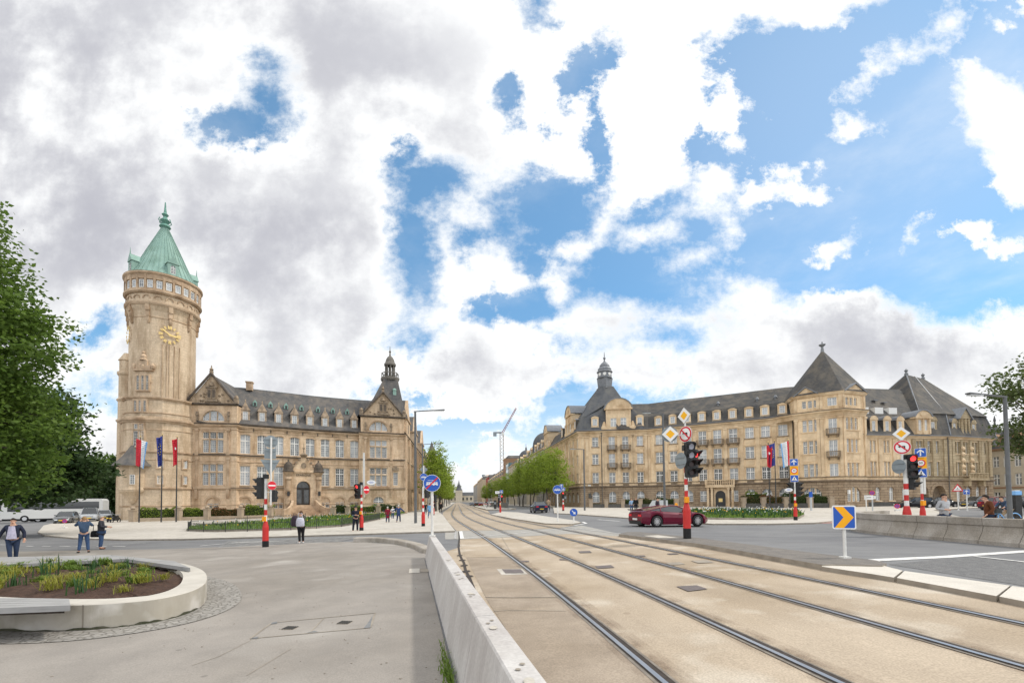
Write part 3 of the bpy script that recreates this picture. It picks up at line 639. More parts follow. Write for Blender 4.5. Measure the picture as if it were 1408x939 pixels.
# timber seats: boards laid side by side on the rim
def seat(P, nb, label):
	"""P: four corners (a,b) one long edge, (d,c) the other"""
	a, b_, c, d = [Vector(q) for q in P]; ct = (a + b_ + c + d) / 4
	o = thing('timber_seat', label, 'bench', (ct.x, ct.y, zt))
	for k in range(nb):
		u0, u1 = k / nb + .012, (k + 1) / nb - .012; m_ = MB()
		q = [a.lerp(d, u0), b_.lerp(c, u0), b_.lerp(c, u1), a.lerp(d, u1)]
		m_.prism([(p.x, p.y, zt + .012) for p in q], (0, 0, .085)); m_.build('seat_board', M['bench_wood'], o)
	m_ = MB(); q = [a.lerp(d, .1), b_.lerp(c, .1), b_.lerp(c, .9), a.lerp(d, .9)]; q = [ct + (p - ct) * .96 for p in q]
	m_.prism([(p.x, p.y, zt - .03) for p in q], (0, 0, .045)); m_.build('seat_support', M['rubber'], o)
Gz = lambda a, b_: G(a, b_, HZ + .1)
seat([Gz(-260, 822), Gz(95, 819.5), Gz(97, 827.5), Gz(-300, 850)], 5, 'grey timber seat on the near side of the round planter')
seat([Gz(-120, 776), Gz(150, 765.5), Gz(175, 769.5), Gz(-140, 790)], 4, 'long grey timber seat on the far side of the round planter')
seat([Gz(152, 765.5), Gz(240, 771), Gz(262, 779), Gz(177, 770)], 4, 'short grey timber seat on the far right rim of the planter')
# ------------------------------------------------------------------ concrete walls
# low wall along the tram bed: precast pieces with sloping sides
wt = thing('concrete_wall', 'pale low concrete wall between the plaza and the tram bed', 'wall', (-1., 8, g(-1, 8)))
lx = lambda y: .46 - .2225 * y
ends = [-4, -1.2, 1.6, 4.4, 7.2, 10.0, 12.8, 15.5]
for a, c in zip(ends, ends[1:]):
	b = MB(); A0, A1 = (lx(a + .006), a + .006), (lx(c - .006), c - .006); t = (Vector(A1) - Vector(A0)).normalized(); nn = Vector((t.y, -t.x))
	prof = [(0, -.05), (.02, .04), (.15, .735), (.165, .75), (.345, .75), (.36, .735), (.47, .04), (.48, -.05)]
	ring = [[(p[0] + nn.x * o, p[1] + nn.y * o, g(*p) + z) for o, z in prof] for p in (A0, A1)]
	k = len(prof)
	for j in range(k - 1): b.poly([ring[0][j], ring[1][j], ring[1][j + 1], ring[0][j + 1]])
	b.poly(ring[0]); b.poly(ring[1][::-1]); b.build('wall_piece', M['concrete_wall'], wt)
b = MB()
for yy in (2.55, 3.05, 4.2, 5.4, 6.6, 7.2, 8.6, 10.6, 12.6, 14.6):
	p = Vector((lx(yy) + .26, yy)); c = circ(10, .02)
	for s in (-.05, .05): b.poly([(p.x + x + s * .3, p.y + y + s, g(p.x, p.y) + .753) for x, y in c])
b.build('lifting_hole', M['kerb'], wt)
b = MB()
for yy in (2.8, 4.0, 5.5, 7.0, 8.8):
	p = Vector((lx(yy) + .255, yy)); c = circ(10, .045); b.poly([(p.x + x * .8, p.y + y * 1.3, g(p.x, p.y) + .7535) for x, y in c])
b.build('mortar_patch', M['kerb_light'], wt)
# curved low kerb that closes the plaza
kp = catmull(px_poly([(486, 746), (515, 745.5), (545, 748.5), (568, 754), (583, 761)]), 6)
b = MB()
for i in range(len(kp)): pass
kb = thing('plaza_kerb', 'low curved concrete kerb ending at the pale wall', 'kerb', (kp[0][0], kp[0][1], g(*kp[0])))
prof = [(-.02, -.05), (0, .17), (.03, .2), (.4, .2), (.43, .17), (.45, -.05)]
zc = g(*kp[12]); b.sweep(kp, [(-o, z + zc) for o, z in prof]); b.build('kerb_stone', M['concrete_old'], kb)
# barrier on the right: blocks with a stepped, hollow-curved face
bar = [(16.55, 11.0), (16.45, 14.2), (16.40, 17.5), (16.40, 20.2), (16.75, 22.2), (17.7, 23.9), (19.2, 25.2), (21.2, 26.2)]
bp = catmull(bar, 30); acc = [0.]
for a, c in zip(bp, bp[1:]): acc.append(acc[-1] + (Vector(c) - Vector(a)).length)
def at_len(s):
	for i in range(len(acc) - 1):
		if s <= acc[i + 1]:
			u = (s - acc[i]) / (acc[i + 1] - acc[i]); return tuple(Vector(bp[i]).lerp(Vector(bp[i + 1]), u))
	return bp[-1]
bt = thing('concrete_barrier', 'curved concrete road barrier of precast blocks beside the right pavement', 'barrier', (16.4, 18, g(16.4, 18)))
s = 0.
while s < acc[-1] - .5:
	e = min(s + 1.28, acc[-1]); pth = [at_len(s + .012), at_len((s + e) / 2), at_len(e - .012)]
	prof = [(0, -.05), (0, .13), (-.03, .15), (-.16, .42), (-.21, .62), (-.20, .65), (-.17, .66), (-.17, .90), (-.19, .92), (-.40, .92), (-.42, .90), (-.42, -.05)]
	b = MB(); zc = g(*pth[1]); b.sweep(pth, [(-o, z + zc) for o, z in prof]); b.build('barrier_block', M['concrete_old'], bt); s = e
# ------------------------------------------------------------------ building kit
stone('lb_stone', (.64, .47, .315), (.72, .55, .385), (.44, .32, .215), 1.0, .42, grime=(.50, .44, .38), gr=(.43, .72))
stone('lb_tower_stone', (.60, .47, .33), (.68, .54, .39), (.43, .335, .235), .95, .42, grime=(.60, .55, .50), gr=(.42, .68))
mat('lb_trim', (.60, .445, .305), (.42, .31, .21), 1.4, .85, .15, big=(.5, (.66, .60, .55), .42, .66))
mat('carved_dark', (.125, .115, .10), (.18, .165, .145), 3, .7)
stone('gable_stone', (.47, .36, .25), (.56, .43, .30), (.30, .23, .16), .9, .4, grime=(.52, .47, .42), gr=(.4, .66))
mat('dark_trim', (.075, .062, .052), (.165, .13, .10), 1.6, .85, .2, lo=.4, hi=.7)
mat('dormer_stone', (.46, .35, .25), (.26, .20, .15), 2.2, .9, .3, lo=.4, hi=.6)
mat('carved', (.36, .275, .19), (.17, .132, .10), 3.0, .9, .5, bscale=9)
stone('rb_stone', (.78, .595, .385), (.83, .645, .43), (.70, .53, .335), 1.2, .5, grime=(.60, .53, .45), msize=.004, bump=.1, gr=(.45, .72))
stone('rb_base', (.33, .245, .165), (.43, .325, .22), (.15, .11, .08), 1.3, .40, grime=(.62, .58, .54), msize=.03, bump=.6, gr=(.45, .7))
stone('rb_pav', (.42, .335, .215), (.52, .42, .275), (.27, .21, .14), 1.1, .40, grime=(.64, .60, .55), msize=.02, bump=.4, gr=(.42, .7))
mat('rb_trim', (.77, .595, .395), (.62, .475, .31), 1.6, .85, .1, big=(.5, (.70, .64, .58), .42, .68))
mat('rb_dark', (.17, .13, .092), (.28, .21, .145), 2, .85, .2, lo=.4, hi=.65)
mat('plinth_dark', (.075, .072, .068), (.11, .105, .095), 2.2, .8, .2)
def slate(key, c1, c2, wear, rough=.75):
	m, t, N, L, P = nt(key); P.inputs['Roughness'].default_value = rough; P.inputs['Specular IOR Level'].default_value = .12
	uv = N.new('ShaderNodeTexCoord'); br = N.new('ShaderNodeTexBrick'); L.new(uv.outputs['UV'], br.inputs['Vector'])
	for k, v in (('Color1', c1), ('Color2', c2), ('Mortar', tuple(q * .6 for q in c1))): br.inputs[k].default_value = rgba(v)
	br.inputs['Scale'].default_value = 1; br.inputs['Brick Width'].default_value = .34; br.inputs['Row Height'].default_value = .2; br.inputs['Mortar Size'].default_value = .006
	mp = N.new('ShaderNodeMapping'); mp.inputs['Scale'].default_value = (1, 1, .22); L.new(uv.outputs['Object'], mp.inputs[0])
	nz = N.new('ShaderNodeTexNoise'); nz.inputs['Scale'].default_value = .7; nz.inputs['Detail'].default_value = 8; nz.inputs['Roughness'].default_value = .65; L.new(mp.outputs[0], nz.inputs['Vector'])
	mr = N.new('ShaderNodeMapRange'); mr.inputs[1].default_value = .42; mr.inputs[2].default_value = .72; L.new(nz.outputs[0], mr.inputs[0])
	mx = N.new('ShaderNodeMix'); mx.data_type = 'RGBA'; L.new(mr.outputs[0], mx.inputs[0]); L.new(br.outputs['Color'], mx.inputs[6]); mx.inputs[7].default_value = rgba(wear); L.new(mx.outputs[2], P.inputs['Base Color'])
	M[key] = m
slate('slate', (.085, .085, .088), (.115, .113, .112), (.19, .165, .14))
slate('slate_blue', (.085, .09, .10), (.11, .115, .125), (.15, .148, .14))
slate('slate_rb', (.062, .061, .061), (.088, .086, .084), (.15, .13, .105))
mat('zinc', (.20, .21, .23), (.155, .165, .18), 2, .45, spec=.4)
mat('lead', (.17, .18, .19), (.24, .25, .26), 2, .5)
mat('copper', (.27, .41, .355), (.21, .34, .295), 1.3, .65, .1, big=(.6, (.78, .80, .76), .42, .68), stretch=(1, 1, .35))
mat('copper_dark', (.16, .32, .265), (.11, .245, .2), 2, .65)
mat('gold', (.80, .60, .25), (.68, .50, .2), 8, .4, spec=.5, metal=.6)
mat('frame_white', (.78, .77, .74), (.70, .69, .66), 9, .5)
mat('frame_dark', (.045, .045, .045), rough=.5)
mat('wood_dark', (.035, .028, .024), (.055, .045, .038), 4, .45)
mat('iron', (.035, .035, .037), (.06, .058, .056), 9, .55)
mat('downpipe', (.13, .115, .10), rough=.5)
def glass(key, c1, c2, rough=.06):
	m, t, N, L, P = nt(key); P.inputs['Roughness'].default_value = rough; P.inputs['Specular IOR Level'].default_value = .6
	tc = N.new('ShaderNodeTexCoord'); nz = N.new('ShaderNodeTexNoise'); nz.inputs['Scale'].default_value = 1.6; nz.inputs['Detail'].default_value = 3
	oi = N.new('ShaderNodeObjectInfo'); ad = N.new('ShaderNodeVectorMath'); L.new(tc.outputs['Object'], ad.inputs[0]); L.new(oi.outputs['Location'], ad.inputs[1]); L.new(ad.outputs[0], nz.inputs['Vector'])
	mr = N.new('ShaderNodeMapRange'); mr.inputs[1].default_value = .4; mr.inputs[2].default_value = .6; L.new(nz.outputs[0], mr.inputs[0])
	mx = N.new('ShaderNodeMix'); mx.data_type = 'RGBA'; L.new(mr.outputs[0], mx.inputs[0]); mx.inputs[6].default_value = rgba(c1); mx.inputs[7].default_value = rgba(c2); L.new(mx.outputs[2], P.inputs['Base Color'])
	M[key] = m
glass('glass_light', (.50, .52, .54), (.36, .385, .41)); glass('glass_mid', (.30, .32, .335), (.17, .18, .19)); glass('glass_dark', (.022, .024, .026), (.075, .08, .08))
class Fr:
	"""a straight facade bay: A to B in plan, outside on the right hand"""
	def __init__(s, A, B):
		s.A = Vector(A[:2]); s.B = Vector(B[:2]); d = s.B - s.A; s.len = d.length; s.t = d.normalized(); s.n = Vector((s.t.y, -s.t.x)); s.rz = math.atan2(s.t.y, s.t.x)
	def p(s, u, z, o=0.): q = s.A + s.t * u + s.n * o; return (q.x, q.y, z)
def fbox(b, fr, u0, u1, z0, z1, o0, o1, m=0):
	"""box on a facade between distances u, heights z, offsets o (outwards)"""
	vs = [fr.p(u, z, o) for z in (z0, z1) for u, o in ((u0, o0), (u1, o0), (u1, o1), (u0, o1))]
	b.add(vs, [(3, 2, 1, 0), (4, 5, 6, 7), (0, 1, 5, 4), (1, 2, 6, 5), (2, 3, 7, 6), (3, 0, 4, 7)], m)
def arc_pts(w, zs, rise, n=8):
	"""points of an arch of span w springing at zs, left to right"""
	if rise >= w / 2 - 1e-3: r = w / 2; cz = zs; a = PI / 2
	else: r = (w * w / 4 + rise * rise) / (2 * rise); cz = zs + rise - r; a = math.asin(min(1, w / 2 / r))
	return [(r * math.sin(-a + 2 * a * k / n), cz + r * math.cos(-a + 2 * a * k / n)) for k in range(n + 1)]
def wall_face(b, fr, z0, z1, ops, depth=.32, m=0, u0=0., u1=None, mr=None):
	"""wall with real openings: ops = (centre, width, z0, z1, rise); rise > 0 gives an arched head inside z1"""
	u1 = fr.len if u1 is None else u1; mr = m if mr is None else mr
	us = sorted({u0, u1} | {round(min(max(c + s * w / 2, u0), u1), 4) for c, w, *_ in ops for s in (-1, 1)}); zs = sorted({z0, z1} | {q for o in ops for q in (o[2], o[3])})
	for i in range(len(us) - 1):
		for j in range(len(zs) - 1):
			cu, cz = (us[i] + us[i + 1]) / 2, (zs[j] + zs[j + 1]) / 2
			if us[i + 1] - us[i] < 1e-4 or any(abs(cu - o[0]) < o[1] / 2 and o[2] < cz < o[3] for o in ops): continue
			b.poly([fr.p(us[i], zs[j]), fr.p(us[i + 1], zs[j]), fr.p(us[i + 1], zs[j + 1]), fr.p(us[i], zs[j + 1])], m)
	for c, w, a, t, rise in ops:
		l, r = c - w / 2, c + w / 2; P = lambda u, z, o: fr.p(u, z, o)
		top = [(l, t), (r, t)] if rise <= 0 else [(c + x, z) for x, z in arc_pts(w, t - rise, rise)]
		if rise > 0:
			h = len(top) // 2
			for k in range(h): b.poly([P(l, t, 0), P(*top[k], 0), P(*top[k + 1], 0)], m)
			for k in range(h, len(top) - 1): b.poly([P(r, t, 0), P(*top[k], 0), P(*top[k + 1], 0)], m)
		loop = [(l, a)] + (top if rise > 0 else top) + [(r, a)]
		for q, s in zip(loop, loop[1:] + loop[:1]):
			if (Vector(q) - Vector(s)).length > 1e-5: b.poly([P(*q, 0), P(*s, 0), P(*s, -depth), P(*q, -depth)], mr)
WCACHE = {}
def win_mesh(key):
	"""key = (lights ((x, w),...), h, rows, transom, cols) -> frame mesh and pane mesh; local x right, z up, -y outside"""
	if key in WCACHE: return WCACHE[key]
	lights, h, rows, trans, cols, style = key; b = MB(); p = MB(); fb = max(.035, min(.085, .13 * lights[0][1]))
	bx = lambda x0, x1, z0, z1, y0, y1: b.box(((x0 + x1) / 2, (y0 + y1) / 2, (z0 + z1) / 2), (x1 - x0, y1 - y0, z1 - z0))
	for cx, w in lights:
		l, r = cx - w / 2, cx + w / 2
		bx(l, l + fb, 0, h, -.04, .04); bx(r - fb, r, 0, h, -.04, .04); bx(l + fb, r - fb, 0, fb, -.04, .04); bx(l + fb, r - fb, h - fb, h, -.04, .04)
		tz = h * trans if trans else None
		if tz: bx(l + fb, r - fb, tz - .075, tz + .075, -.05, .04)
		segs = [(fb, (tz - .075) if tz else h - fb)] + ([(tz + .075, h - fb)] if tz else [])
		for k, (s0, s1) in enumerate(segs):
			if style == 'double': bx(cx - .07, cx + .07, s0, s1, -.045, .035)
			halves = [(l + fb, cx - .07), (cx + .07, r - fb)] if style == 'double' else [(l + fb, r - fb)]
			nr = rows if k == 0 else max(1, rows // 2)
			for a, c in halves:
				for q in range(1, cols): x = a + (c - a) * q / cols; bx(x - .018, x + .018, s0, s1, -.02, .015)
				for q in range(1, nr): z = s0 + (s1 - s0) * q / nr; bx(a, c, z - .018, z + .018, -.02, .015)
		p.poly([(l + .02, .02, .02), (r - .02, .02, .02), (r - .02, .02, h - .02), (l + .02, .02, h - .02)])
	out = []
	for mb, nm in ((b, 'window'), (p, 'pane')):
		me = bpy.data.meshes.new(nm); me.from_pydata(mb.v, [], mb.f); me.update(); out.append(me)
	WCACHE[key] = out; return out
PANES = {}
def place_window(root, fr, u, z, o, key, pane='glass_mid', frame='frame_white', name='window'):
	fm, pm = win_mesh(key)
	k = (key, frame)
	if k not in PANES: me = fm.copy(); me.materials.append(M[frame]); PANES[k] = me
	q = (key, pane)
	if q not in PANES: me = pm.copy(); me.materials.append(M[pane]); PANES[q] = me
	w = link(bpy.data.objects.new(name, PANES[k]), root); P = Vector(fr.p(u, z, o)); w.location = P - root.location; w.rotation_euler = (0, 0, fr.rz)
	link(bpy.data.objects.new('pane', PANES[q]), w); return w
def merged_windows(root, lst, pane, name='window', frame='frame_white'):
	"""many small windows as one part"""
	b = MB()
	for fr, u, z, o, key in lst:
		fm, pm = win_mesh(key)
		for me, mi in ((fm, 0), (pm, 1)):
			vs = []
			for v in me.vertices: P = fr.A + fr.t * (u + v.co.x) + fr.n * (o - v.co.y); vs.append((P.x, P.y, z + v.co.z))
			b.add(vs, [list(p.vertices) for p in me.polygons], mi)
	ob = b.build(name, [M[frame], M[pane]], root); ob['kind'] = 'stuff'; return ob
def pick(z=0): return rnd.choice(['glass_light', 'glass_light', 'glass_mid', 'glass_mid', 'glass_dark'])
def hip_roof(b, quad, z0, top, z1, m=0):
	"""four eave corners (plan) to four ridge corners (plan)"""
	n = len(quad)
	for i in range(n):
		j = (i + 1) % n
		if (Vector(top[i]) - Vector(top[j])).length < 1e-4: b.poly([(*quad[i], z0), (*quad[j], z0), (*top[i], z1)], m)
		else: b.poly([(*quad[i], z0), (*quad[j], z0), (*top[j], z1), (*top[i], z1)], m)
def dormer(root, fr, u, z, o, w, h, kind='gable', m_wall='lb_trim', m_roof='slate', winw=.62, winh=1.0, depth=2.2, lights=1, pane='glass_light', sill=.12):
	"""dormer standing at offset o (front plane); its window is a sub-part"""
	b = MB(); l, r = u - w / 2, u + w / 2; zw = z + sill
	lw = [u] if lights == 1 else [u - winw * .62, u + winw * .62]
	f2 = Fr(fr.p(0, 0, o)[:2], fr.p(fr.len, 0, o)[:2])
	wall_face(b, f2, z, z + h, [(c, winw, zw, zw + winh, 0) for c in lw], .12, 0, l, r)
	for s in (l, r): b.poly([fr.p(s, z, o), fr.p(s, z + h, o), fr.p(s, z + h, o - depth), fr.p(s, z, o - depth)], 1)
	ov = .1
	if kind == 'gable':
		ap = h + w * 1.1
		b.prism([fr.p(l - ov, z + h, o + .06), fr.p(r + ov, z + h, o + .06), fr.p(u, z + ap, o + .06)], Vector((*(-fr.n * .22), 0)), 0)
		for s, e in ((l - ov, u), (r + ov, u)): b.poly([fr.p(s, z + h, o - .16), fr.p(e, z + ap, o - .16), fr.p(e, z + ap, o - depth), fr.p(s, z + h, o - depth)], 1)
		fbox(b, fr, u - .07, u + .07, z + ap - .1, z + ap + .35, o - .1, o + .04, 0)
	else:
		rise = w * (.5 if kind == 'arch' else .22); pts = arc_pts(w + 2 * ov, z + h, rise, 8)
		b.prism([fr.p(u + x, zz, o + .08) for x, zz in pts], Vector((*(-fr.n * .25), 0)), 0)
		for (x0, a0), (x1, a1) in zip(pts, pts[1:]): b.poly([fr.p(u + x0, a0 + .03, o + .1), fr.p(u + x1, a1 + .03, o + .1), fr.p(u + x1, a1 + .03, o - depth), fr.p(u + x0, a0 + .03, o - depth)], 2)
	fbox(b, fr, l - .06, r + .06, z - .06, z + .06, o - .1, o + .1, 0)
	d = b.build('dormer', [M[m_wall], M[m_roof], M['zinc']], root)
	wb = MB(); key = (tuple((c - u, winw) for c in lw), winh, 3, 0, 2, 'single'); fm, pm = win_mesh(key)
	for me, mi in ((fm, 0), (pm, 1)):
		vs = []
		for v in me.vertices: P = fr.A + fr.t * (u + v.co.x) + fr.n * (o - .08 - v.co.y); vs.append((P.x, P.y, zw + v.co.z))
		wb.add(vs, [list(p.vertices) for p in me.polygons], mi)
	wo = wb.build('dormer_window', [M['frame_white'], M[pane]], d, origin=root.location); return d
def pipe(root, fr, u, z0, z1, o=.12):
	b = MB(); b.tube([fr.p(u, z0, o), fr.p(u, z1, o)], .075, 8)
	for z in (z0 + 1, (z0 + z1) / 2, z1 - .6): fbox(b, fr, u - .11, u + .11, z, z + .1, 0, o + .1)
	b.box((*fr.p(u, z1, o)[:2], z1 + .12), (.32, .32, .3), rz=fr.rz); b.build('downpipe', M['downpipe'], root)
def text_mesh(parent, txt, loc, rz, size, m, name='lettering', extr=.02, origin=None, tilt=PI / 2, sx=1.0):
	cu = bpy.data.curves.new(name, 'FONT'); cu.body = txt; cu.size = size; cu.align_x = 'CENTER'; cu.align_y = 'CENTER'; cu.extrude = extr; cu.resolution_u = 2
	tmp = bpy.data.objects.new(name, cu); me = bpy.data.meshes.new_from_object(tmp); bpy.data.objects.remove(tmp); bpy.data.curves.remove(cu)
	me.materials.clear(); me.materials.append(M[m]); o = link(bpy.data.objects.new(name, me), parent); o.rotation_euler = (tilt, 0, rz)
	l0 = parent.location if (origin is None and parent.parent is None) else Vector(origin or (0, 0, 0)); o.location = Vector(loc) - Vector(l0); o.scale = (sx, 1, 1); return o
# ------------------------------------------------------------------ the bank with the clock tower (left)
LB = thing('bank_building', 'long sandstone bank building with round clock tower, gables and slate roof', 'building', (-34, 74, -.3))
LZ = -.5; CORN = 13.7; STR = 9.3; PLI = 4.0; SILL = 4.62
wall = MB(); trim = MB(); dark = MB(); roof = MB(); carve = MB()
PLa, PLb = (-48.3, 67.2), (-41.45, 68.3)
bx_px = [325, 348, 371.5, 394, 415.7, 436.5, 457, 477, 497]
def wing_d(p): return pl(p, [(325, 69.2), (380, 72.2), (440, 76.0), (497, 79.0)])
WP = [(X(p, wing_d(p)), wing_d(p)) for p in bx_px]
PRa, PRb = (X(496.5, 77.9), 77.9), (-19.05, 80.5)
SD = along(PRb, 62)
def triple(fr, u, z0, z1, tz, tot, big=None):
	"""three lights over two rows in a stone surround"""
	lw = tot / 3 - .16; cs = [u - tot / 3, u, u + tot / 3]
	ops = [(c, lw, a, b, 0) for c in cs for a, b in ((z0, tz - .1), (tz + .1, z1))]
	for a, b, rows in ((z0, tz - .1, 6), (tz + .1, z1, 3)):
		place_window(LB, fr, u, a, -.24, (tuple((round(c - u, 3), round(lw, 3)) for c in cs), round(b - a, 3), rows, 0, 3, 'single'), pick())
	fbox(trim, fr, u - tot / 2 - .1, u + tot / 2 + .1, z1 + .02, z1 + .2, 0, .1); fbox(trim, fr, u - tot / 2 - .15, u + tot / 2 + .15, z0 - .2, z0 - .02, 0, .16)
	return ops
def arched_ring(b, fr, u, w, zs, rise, th=.22, o=.07, m=0):
	a0 = arc_pts(w, zs, rise, 12); a1 = arc_pts(w + 2 * th, zs, rise + th, 12)
	for k in range(12):
		q = [a0[k], a0[k + 1], a1[k + 1], a1[k]]; b.prism([fr.p(u + x, z, o) for x, z in q], Vector((*(-fr.n * (o - .004)), 0)), m)
def basement(fr, u, w, n=2, white=False):
	ops = [(u, w, .9, 2.75, w / 2)]
	arched_ring(trim, fr, u, w, 2.75 - w / 2, w / 2, .28, .06)
	if white: place_window(LB, fr, u, .9, -.24, (((0, round(w, 3)),), 1.85, 4, .6, 2, 'double'), 'glass_mid')
	else:
		b = MB(); f2 = Fr(fr.p(0, 0, -.18)[:2], fr.p(fr.len, 0, -.18)[:2]); ww = w / 2 - .22; cs = [u - w / 4 + .02, u + w / 4 - .02]
		wall_face(wall, f2, .9, 2.8, [(c, ww, 1.0, 1.85, 0) for c in cs], .12, 0, u - w / 2, u + w / 2)
		place_window(LB, fr, u, 1.0, -.26, (tuple((round(c - u, 3), round(ww, 3)) for c in cs), .85, 3, 0, 2, 'single'), 'glass_dark')
	return ops
def pavilion(fr, um, full, small=None):
	t3 = 3.0
	ops = triple(fr, um, SILL, 7.75, 6.6, t3) + triple(fr, um, STR + .2, 12.55, 11.5, t3) + basement(fr, um, 1.75, white=full)
	r = 1.55; z0 = 14.25
	ops.append((um, 2 * r, z0, z0 + r, r))
	place_window(LB, fr, um, z0, -.26, (((-1.03, .92), (0, .96), (1.03, .92)), r, 4, 0, 3, 'single'), 'glass_light')
	arched_ring(trim, fr, um, 2 * r, z0, r, .25, .09)
	for s in (-.51, .51): fbox(trim, fr, um + s - .06, um + s + .06, z0, z0 + r * .85, -.2, -.08)
	if small: ops.append((small, .8, SILL + .1, 7.0, 0)); place_window(LB, fr, small, SILL + .1, -.24, (((0, .8),), 2.3, 6, 0, 3, 'single'), 'glass_mid'); carve.box((*fr.p(small, 0, .12)[:2], 7.6), (1.1, .3, .5), rz=fr.rz); carve.box((*fr.p(small, 0, .12)[:2], 7.95), (.5, .3, .3), rz=fr.rz)
	wall_face(wall, fr, LZ, 16.6, ops)
	for s in (um - 2.15, um + 2.15): # half columns beside the windows, with console and capital
		for a, b in ((SILL - .1, 8.4), (STR + .1, 12.7)):
			fbox(trim, fr, s - .17, s + .17, a, b, 0, .16); fbox(trim, fr, s - .26, s + .26, b, b + .35, 0, .26); fbox(trim, fr, s - .24, s + .24, a - .3, a, 0, .22)
		fbox(trim, fr, s - .2, s + .2, PLI - .9, PLI, 0, .3); trim.box((*fr.p(s, 0, .15)[:2], PLI - 1.15), (.26, .26, .5), rz=fr.rz, taper=1.4)
		fbox(carve, fr, s - .15, s + .15, 14.2, 15.6, 0, .2); fbox(carve, fr, s - .22, s + .22, 15.0, 15.2, 0, .28)
	fbox(trim, fr, um - 2.5, um + 2.5, PLI + .1, PLI + .45, 0, .3)
frL = Fr(PLa, PLb); frR = Fr(PRa, PRb)
pavilion(frL, X(291.5, 67.8) - PLa[0] + .1, False)
pavilion(frR, 2.85, True, 5.75)
# the curved wing, bay by bay
for i in range(8):
	fr = Fr(WP[i], WP[i + 1]); c = fr.len / 2; ops = []
	portal = i in (3, 4)
	if not portal:
		ops.append((c, 1.35, SILL, 7.6, 0)); place_window(LB, fr, c, SILL, -.24, (((0, 1.35),), 2.98, 5, .68, 2, 'double'), pick())
		ops += basement(fr, c, 1.6)
		fbox(trim, fr, c - .85, c + .85, SILL - .14, SILL - .01, 0, .14); fbox(trim, fr, c - .8, c + .8, 7.65, 7.85, 0, .06)
	ops.append((c, 1.35, STR + .2, 12.45, .16)); place_window(LB, fr, c, STR + .2, -.24, (((0, 1.35),), 3.05, 5, .64, 2, 'double'), rnd.choice(['glass_light', 'glass_light', 'glass_mid']))
	arched_ring(trim, fr, c, 1.35, 12.29, .16, .16, .06)
	wall_face(wall, fr, LZ, CORN, ops)
	fbox(dark, fr, -.06, .06, 12.9, 13.6, 0, .18) # little consoles under the eaves
	for q in (.2, .4, .6, .8): fbox(trim, fr, fr.len * q - .07, fr.len * q + .07, 13.25, 13.6, 0, .2)
	dormer(LB, fr, c, 14.5, -.3, 1.2, 1.75, 'gable', 'dormer_stone', 'slate', .72, 1.35, 2.6, sill=.22)
	cb = MB(); z = 17.5; oo = -2.75 # copper lucarne higher up the slope
	cb.prism([fr.p(c - 1.15 + 0, z, oo), fr.p(c - .55, z, oo), fr.p(c - .55, z + .6, oo), fr.p(c - .85, z + 1.05, oo), fr.p(c - 1.15, z + .6, oo)], Vector((*(-fr.n * 1.4), 0)))
	cb.prism([fr.p(c - 1.0, z + .08, oo + .01), fr.p(c - .7, z + .08, oo + .01), fr.p(c - .7, z + .55, oo + .01), fr.p(c - 1.0, z + .55, oo + .01)], Vector((*(fr.n * .02), 0)), 1)
	cb.build('lucarne', [M['copper'], M['frame_dark']], LB)
pipe(LB, Fr(WP[0], WP[1]), .12, 0, 13.2); pipe(LB, Fr(WP[7], WP[8]), Fr(WP[7], WP[8]).len - .15, 0, 13.2); pipe(LB, frL, .2, 0, 16.2)
# avenue side: a turret-like return, then regular bays seen at a slant
frS = Fr(PRb, SD); ops = []; lst = []
nb = 17; bw = frS.len / nb
for i in range(nb):
	c = (i + .5) * bw
	for z0, z1 in ((.9, 2.7), (SILL, 7.6), (STR + .2, 12.4)): ops.append((c, 1.3, z0, z1, 0)); lst.append((frS, c, z0, -.24, (((0, 1.3),), round(z1 - z0, 2), 5, .68, 2, 'double')))
	for z0, z1 in ((PLI + .2, STR - .2), (STR + .3, 13.4)): fbox(trim, frS, i * bw - .2, i * bw + .2, z0, z1, 0, .22)
wall_face(wall, frS, LZ, CORN, ops)
merged_windows(LB, lst, 'glass_mid')
# projecting side bays that carry gables, as on the front
for k, (u0, u1) in enumerate(((.6, 6.4), (17., 23.), (37., 43.))):
	fbox(wall, frS, u0, u1, 13.8, 16.6, -3, .35); fbox(trim, frS, u0 - .2, u1 + .2, 16.6, 16.95, -3, .55)
	um = (u0 + u1) / 2; wall.prism([frS.p(u0, 16.95, .35), frS.p(u1, 16.95, .35), frS.p(um, 20.6, .35)], Vector((*(-frS.n * .5), 0)))
	fbox(dark, frS, um - .5, um + .5, 14.4, 16.0, .3, .37)
	for a in (u0 - .1, u1 + .1): fbox(wall, frS, a - .5, a + .5, LZ, 13.6, 0, .45)
	roof.poly([frS.p(u0, 16.95, -.15), frS.p(um, 20.6, -.15), frS.p(um, 20.6, -6), frS.p(u0, 16.95, -6)]); roof.poly([frS.p(u1, 16.95, -.15), frS.p(um, 20.6, -.15), frS.p(um, 20.6, -6), frS.p(u1, 16.95, -6)])
fbox(wall, frR, -.3, .1, LZ, 13.7, -1.5, -.02); fbox(wall, frL, frL.len - .1, frL.len + .05, LZ, 16.6, -2.5, -.02); fbox(wall, frR, -.05, .1, LZ, 16.6, -3, -.02)
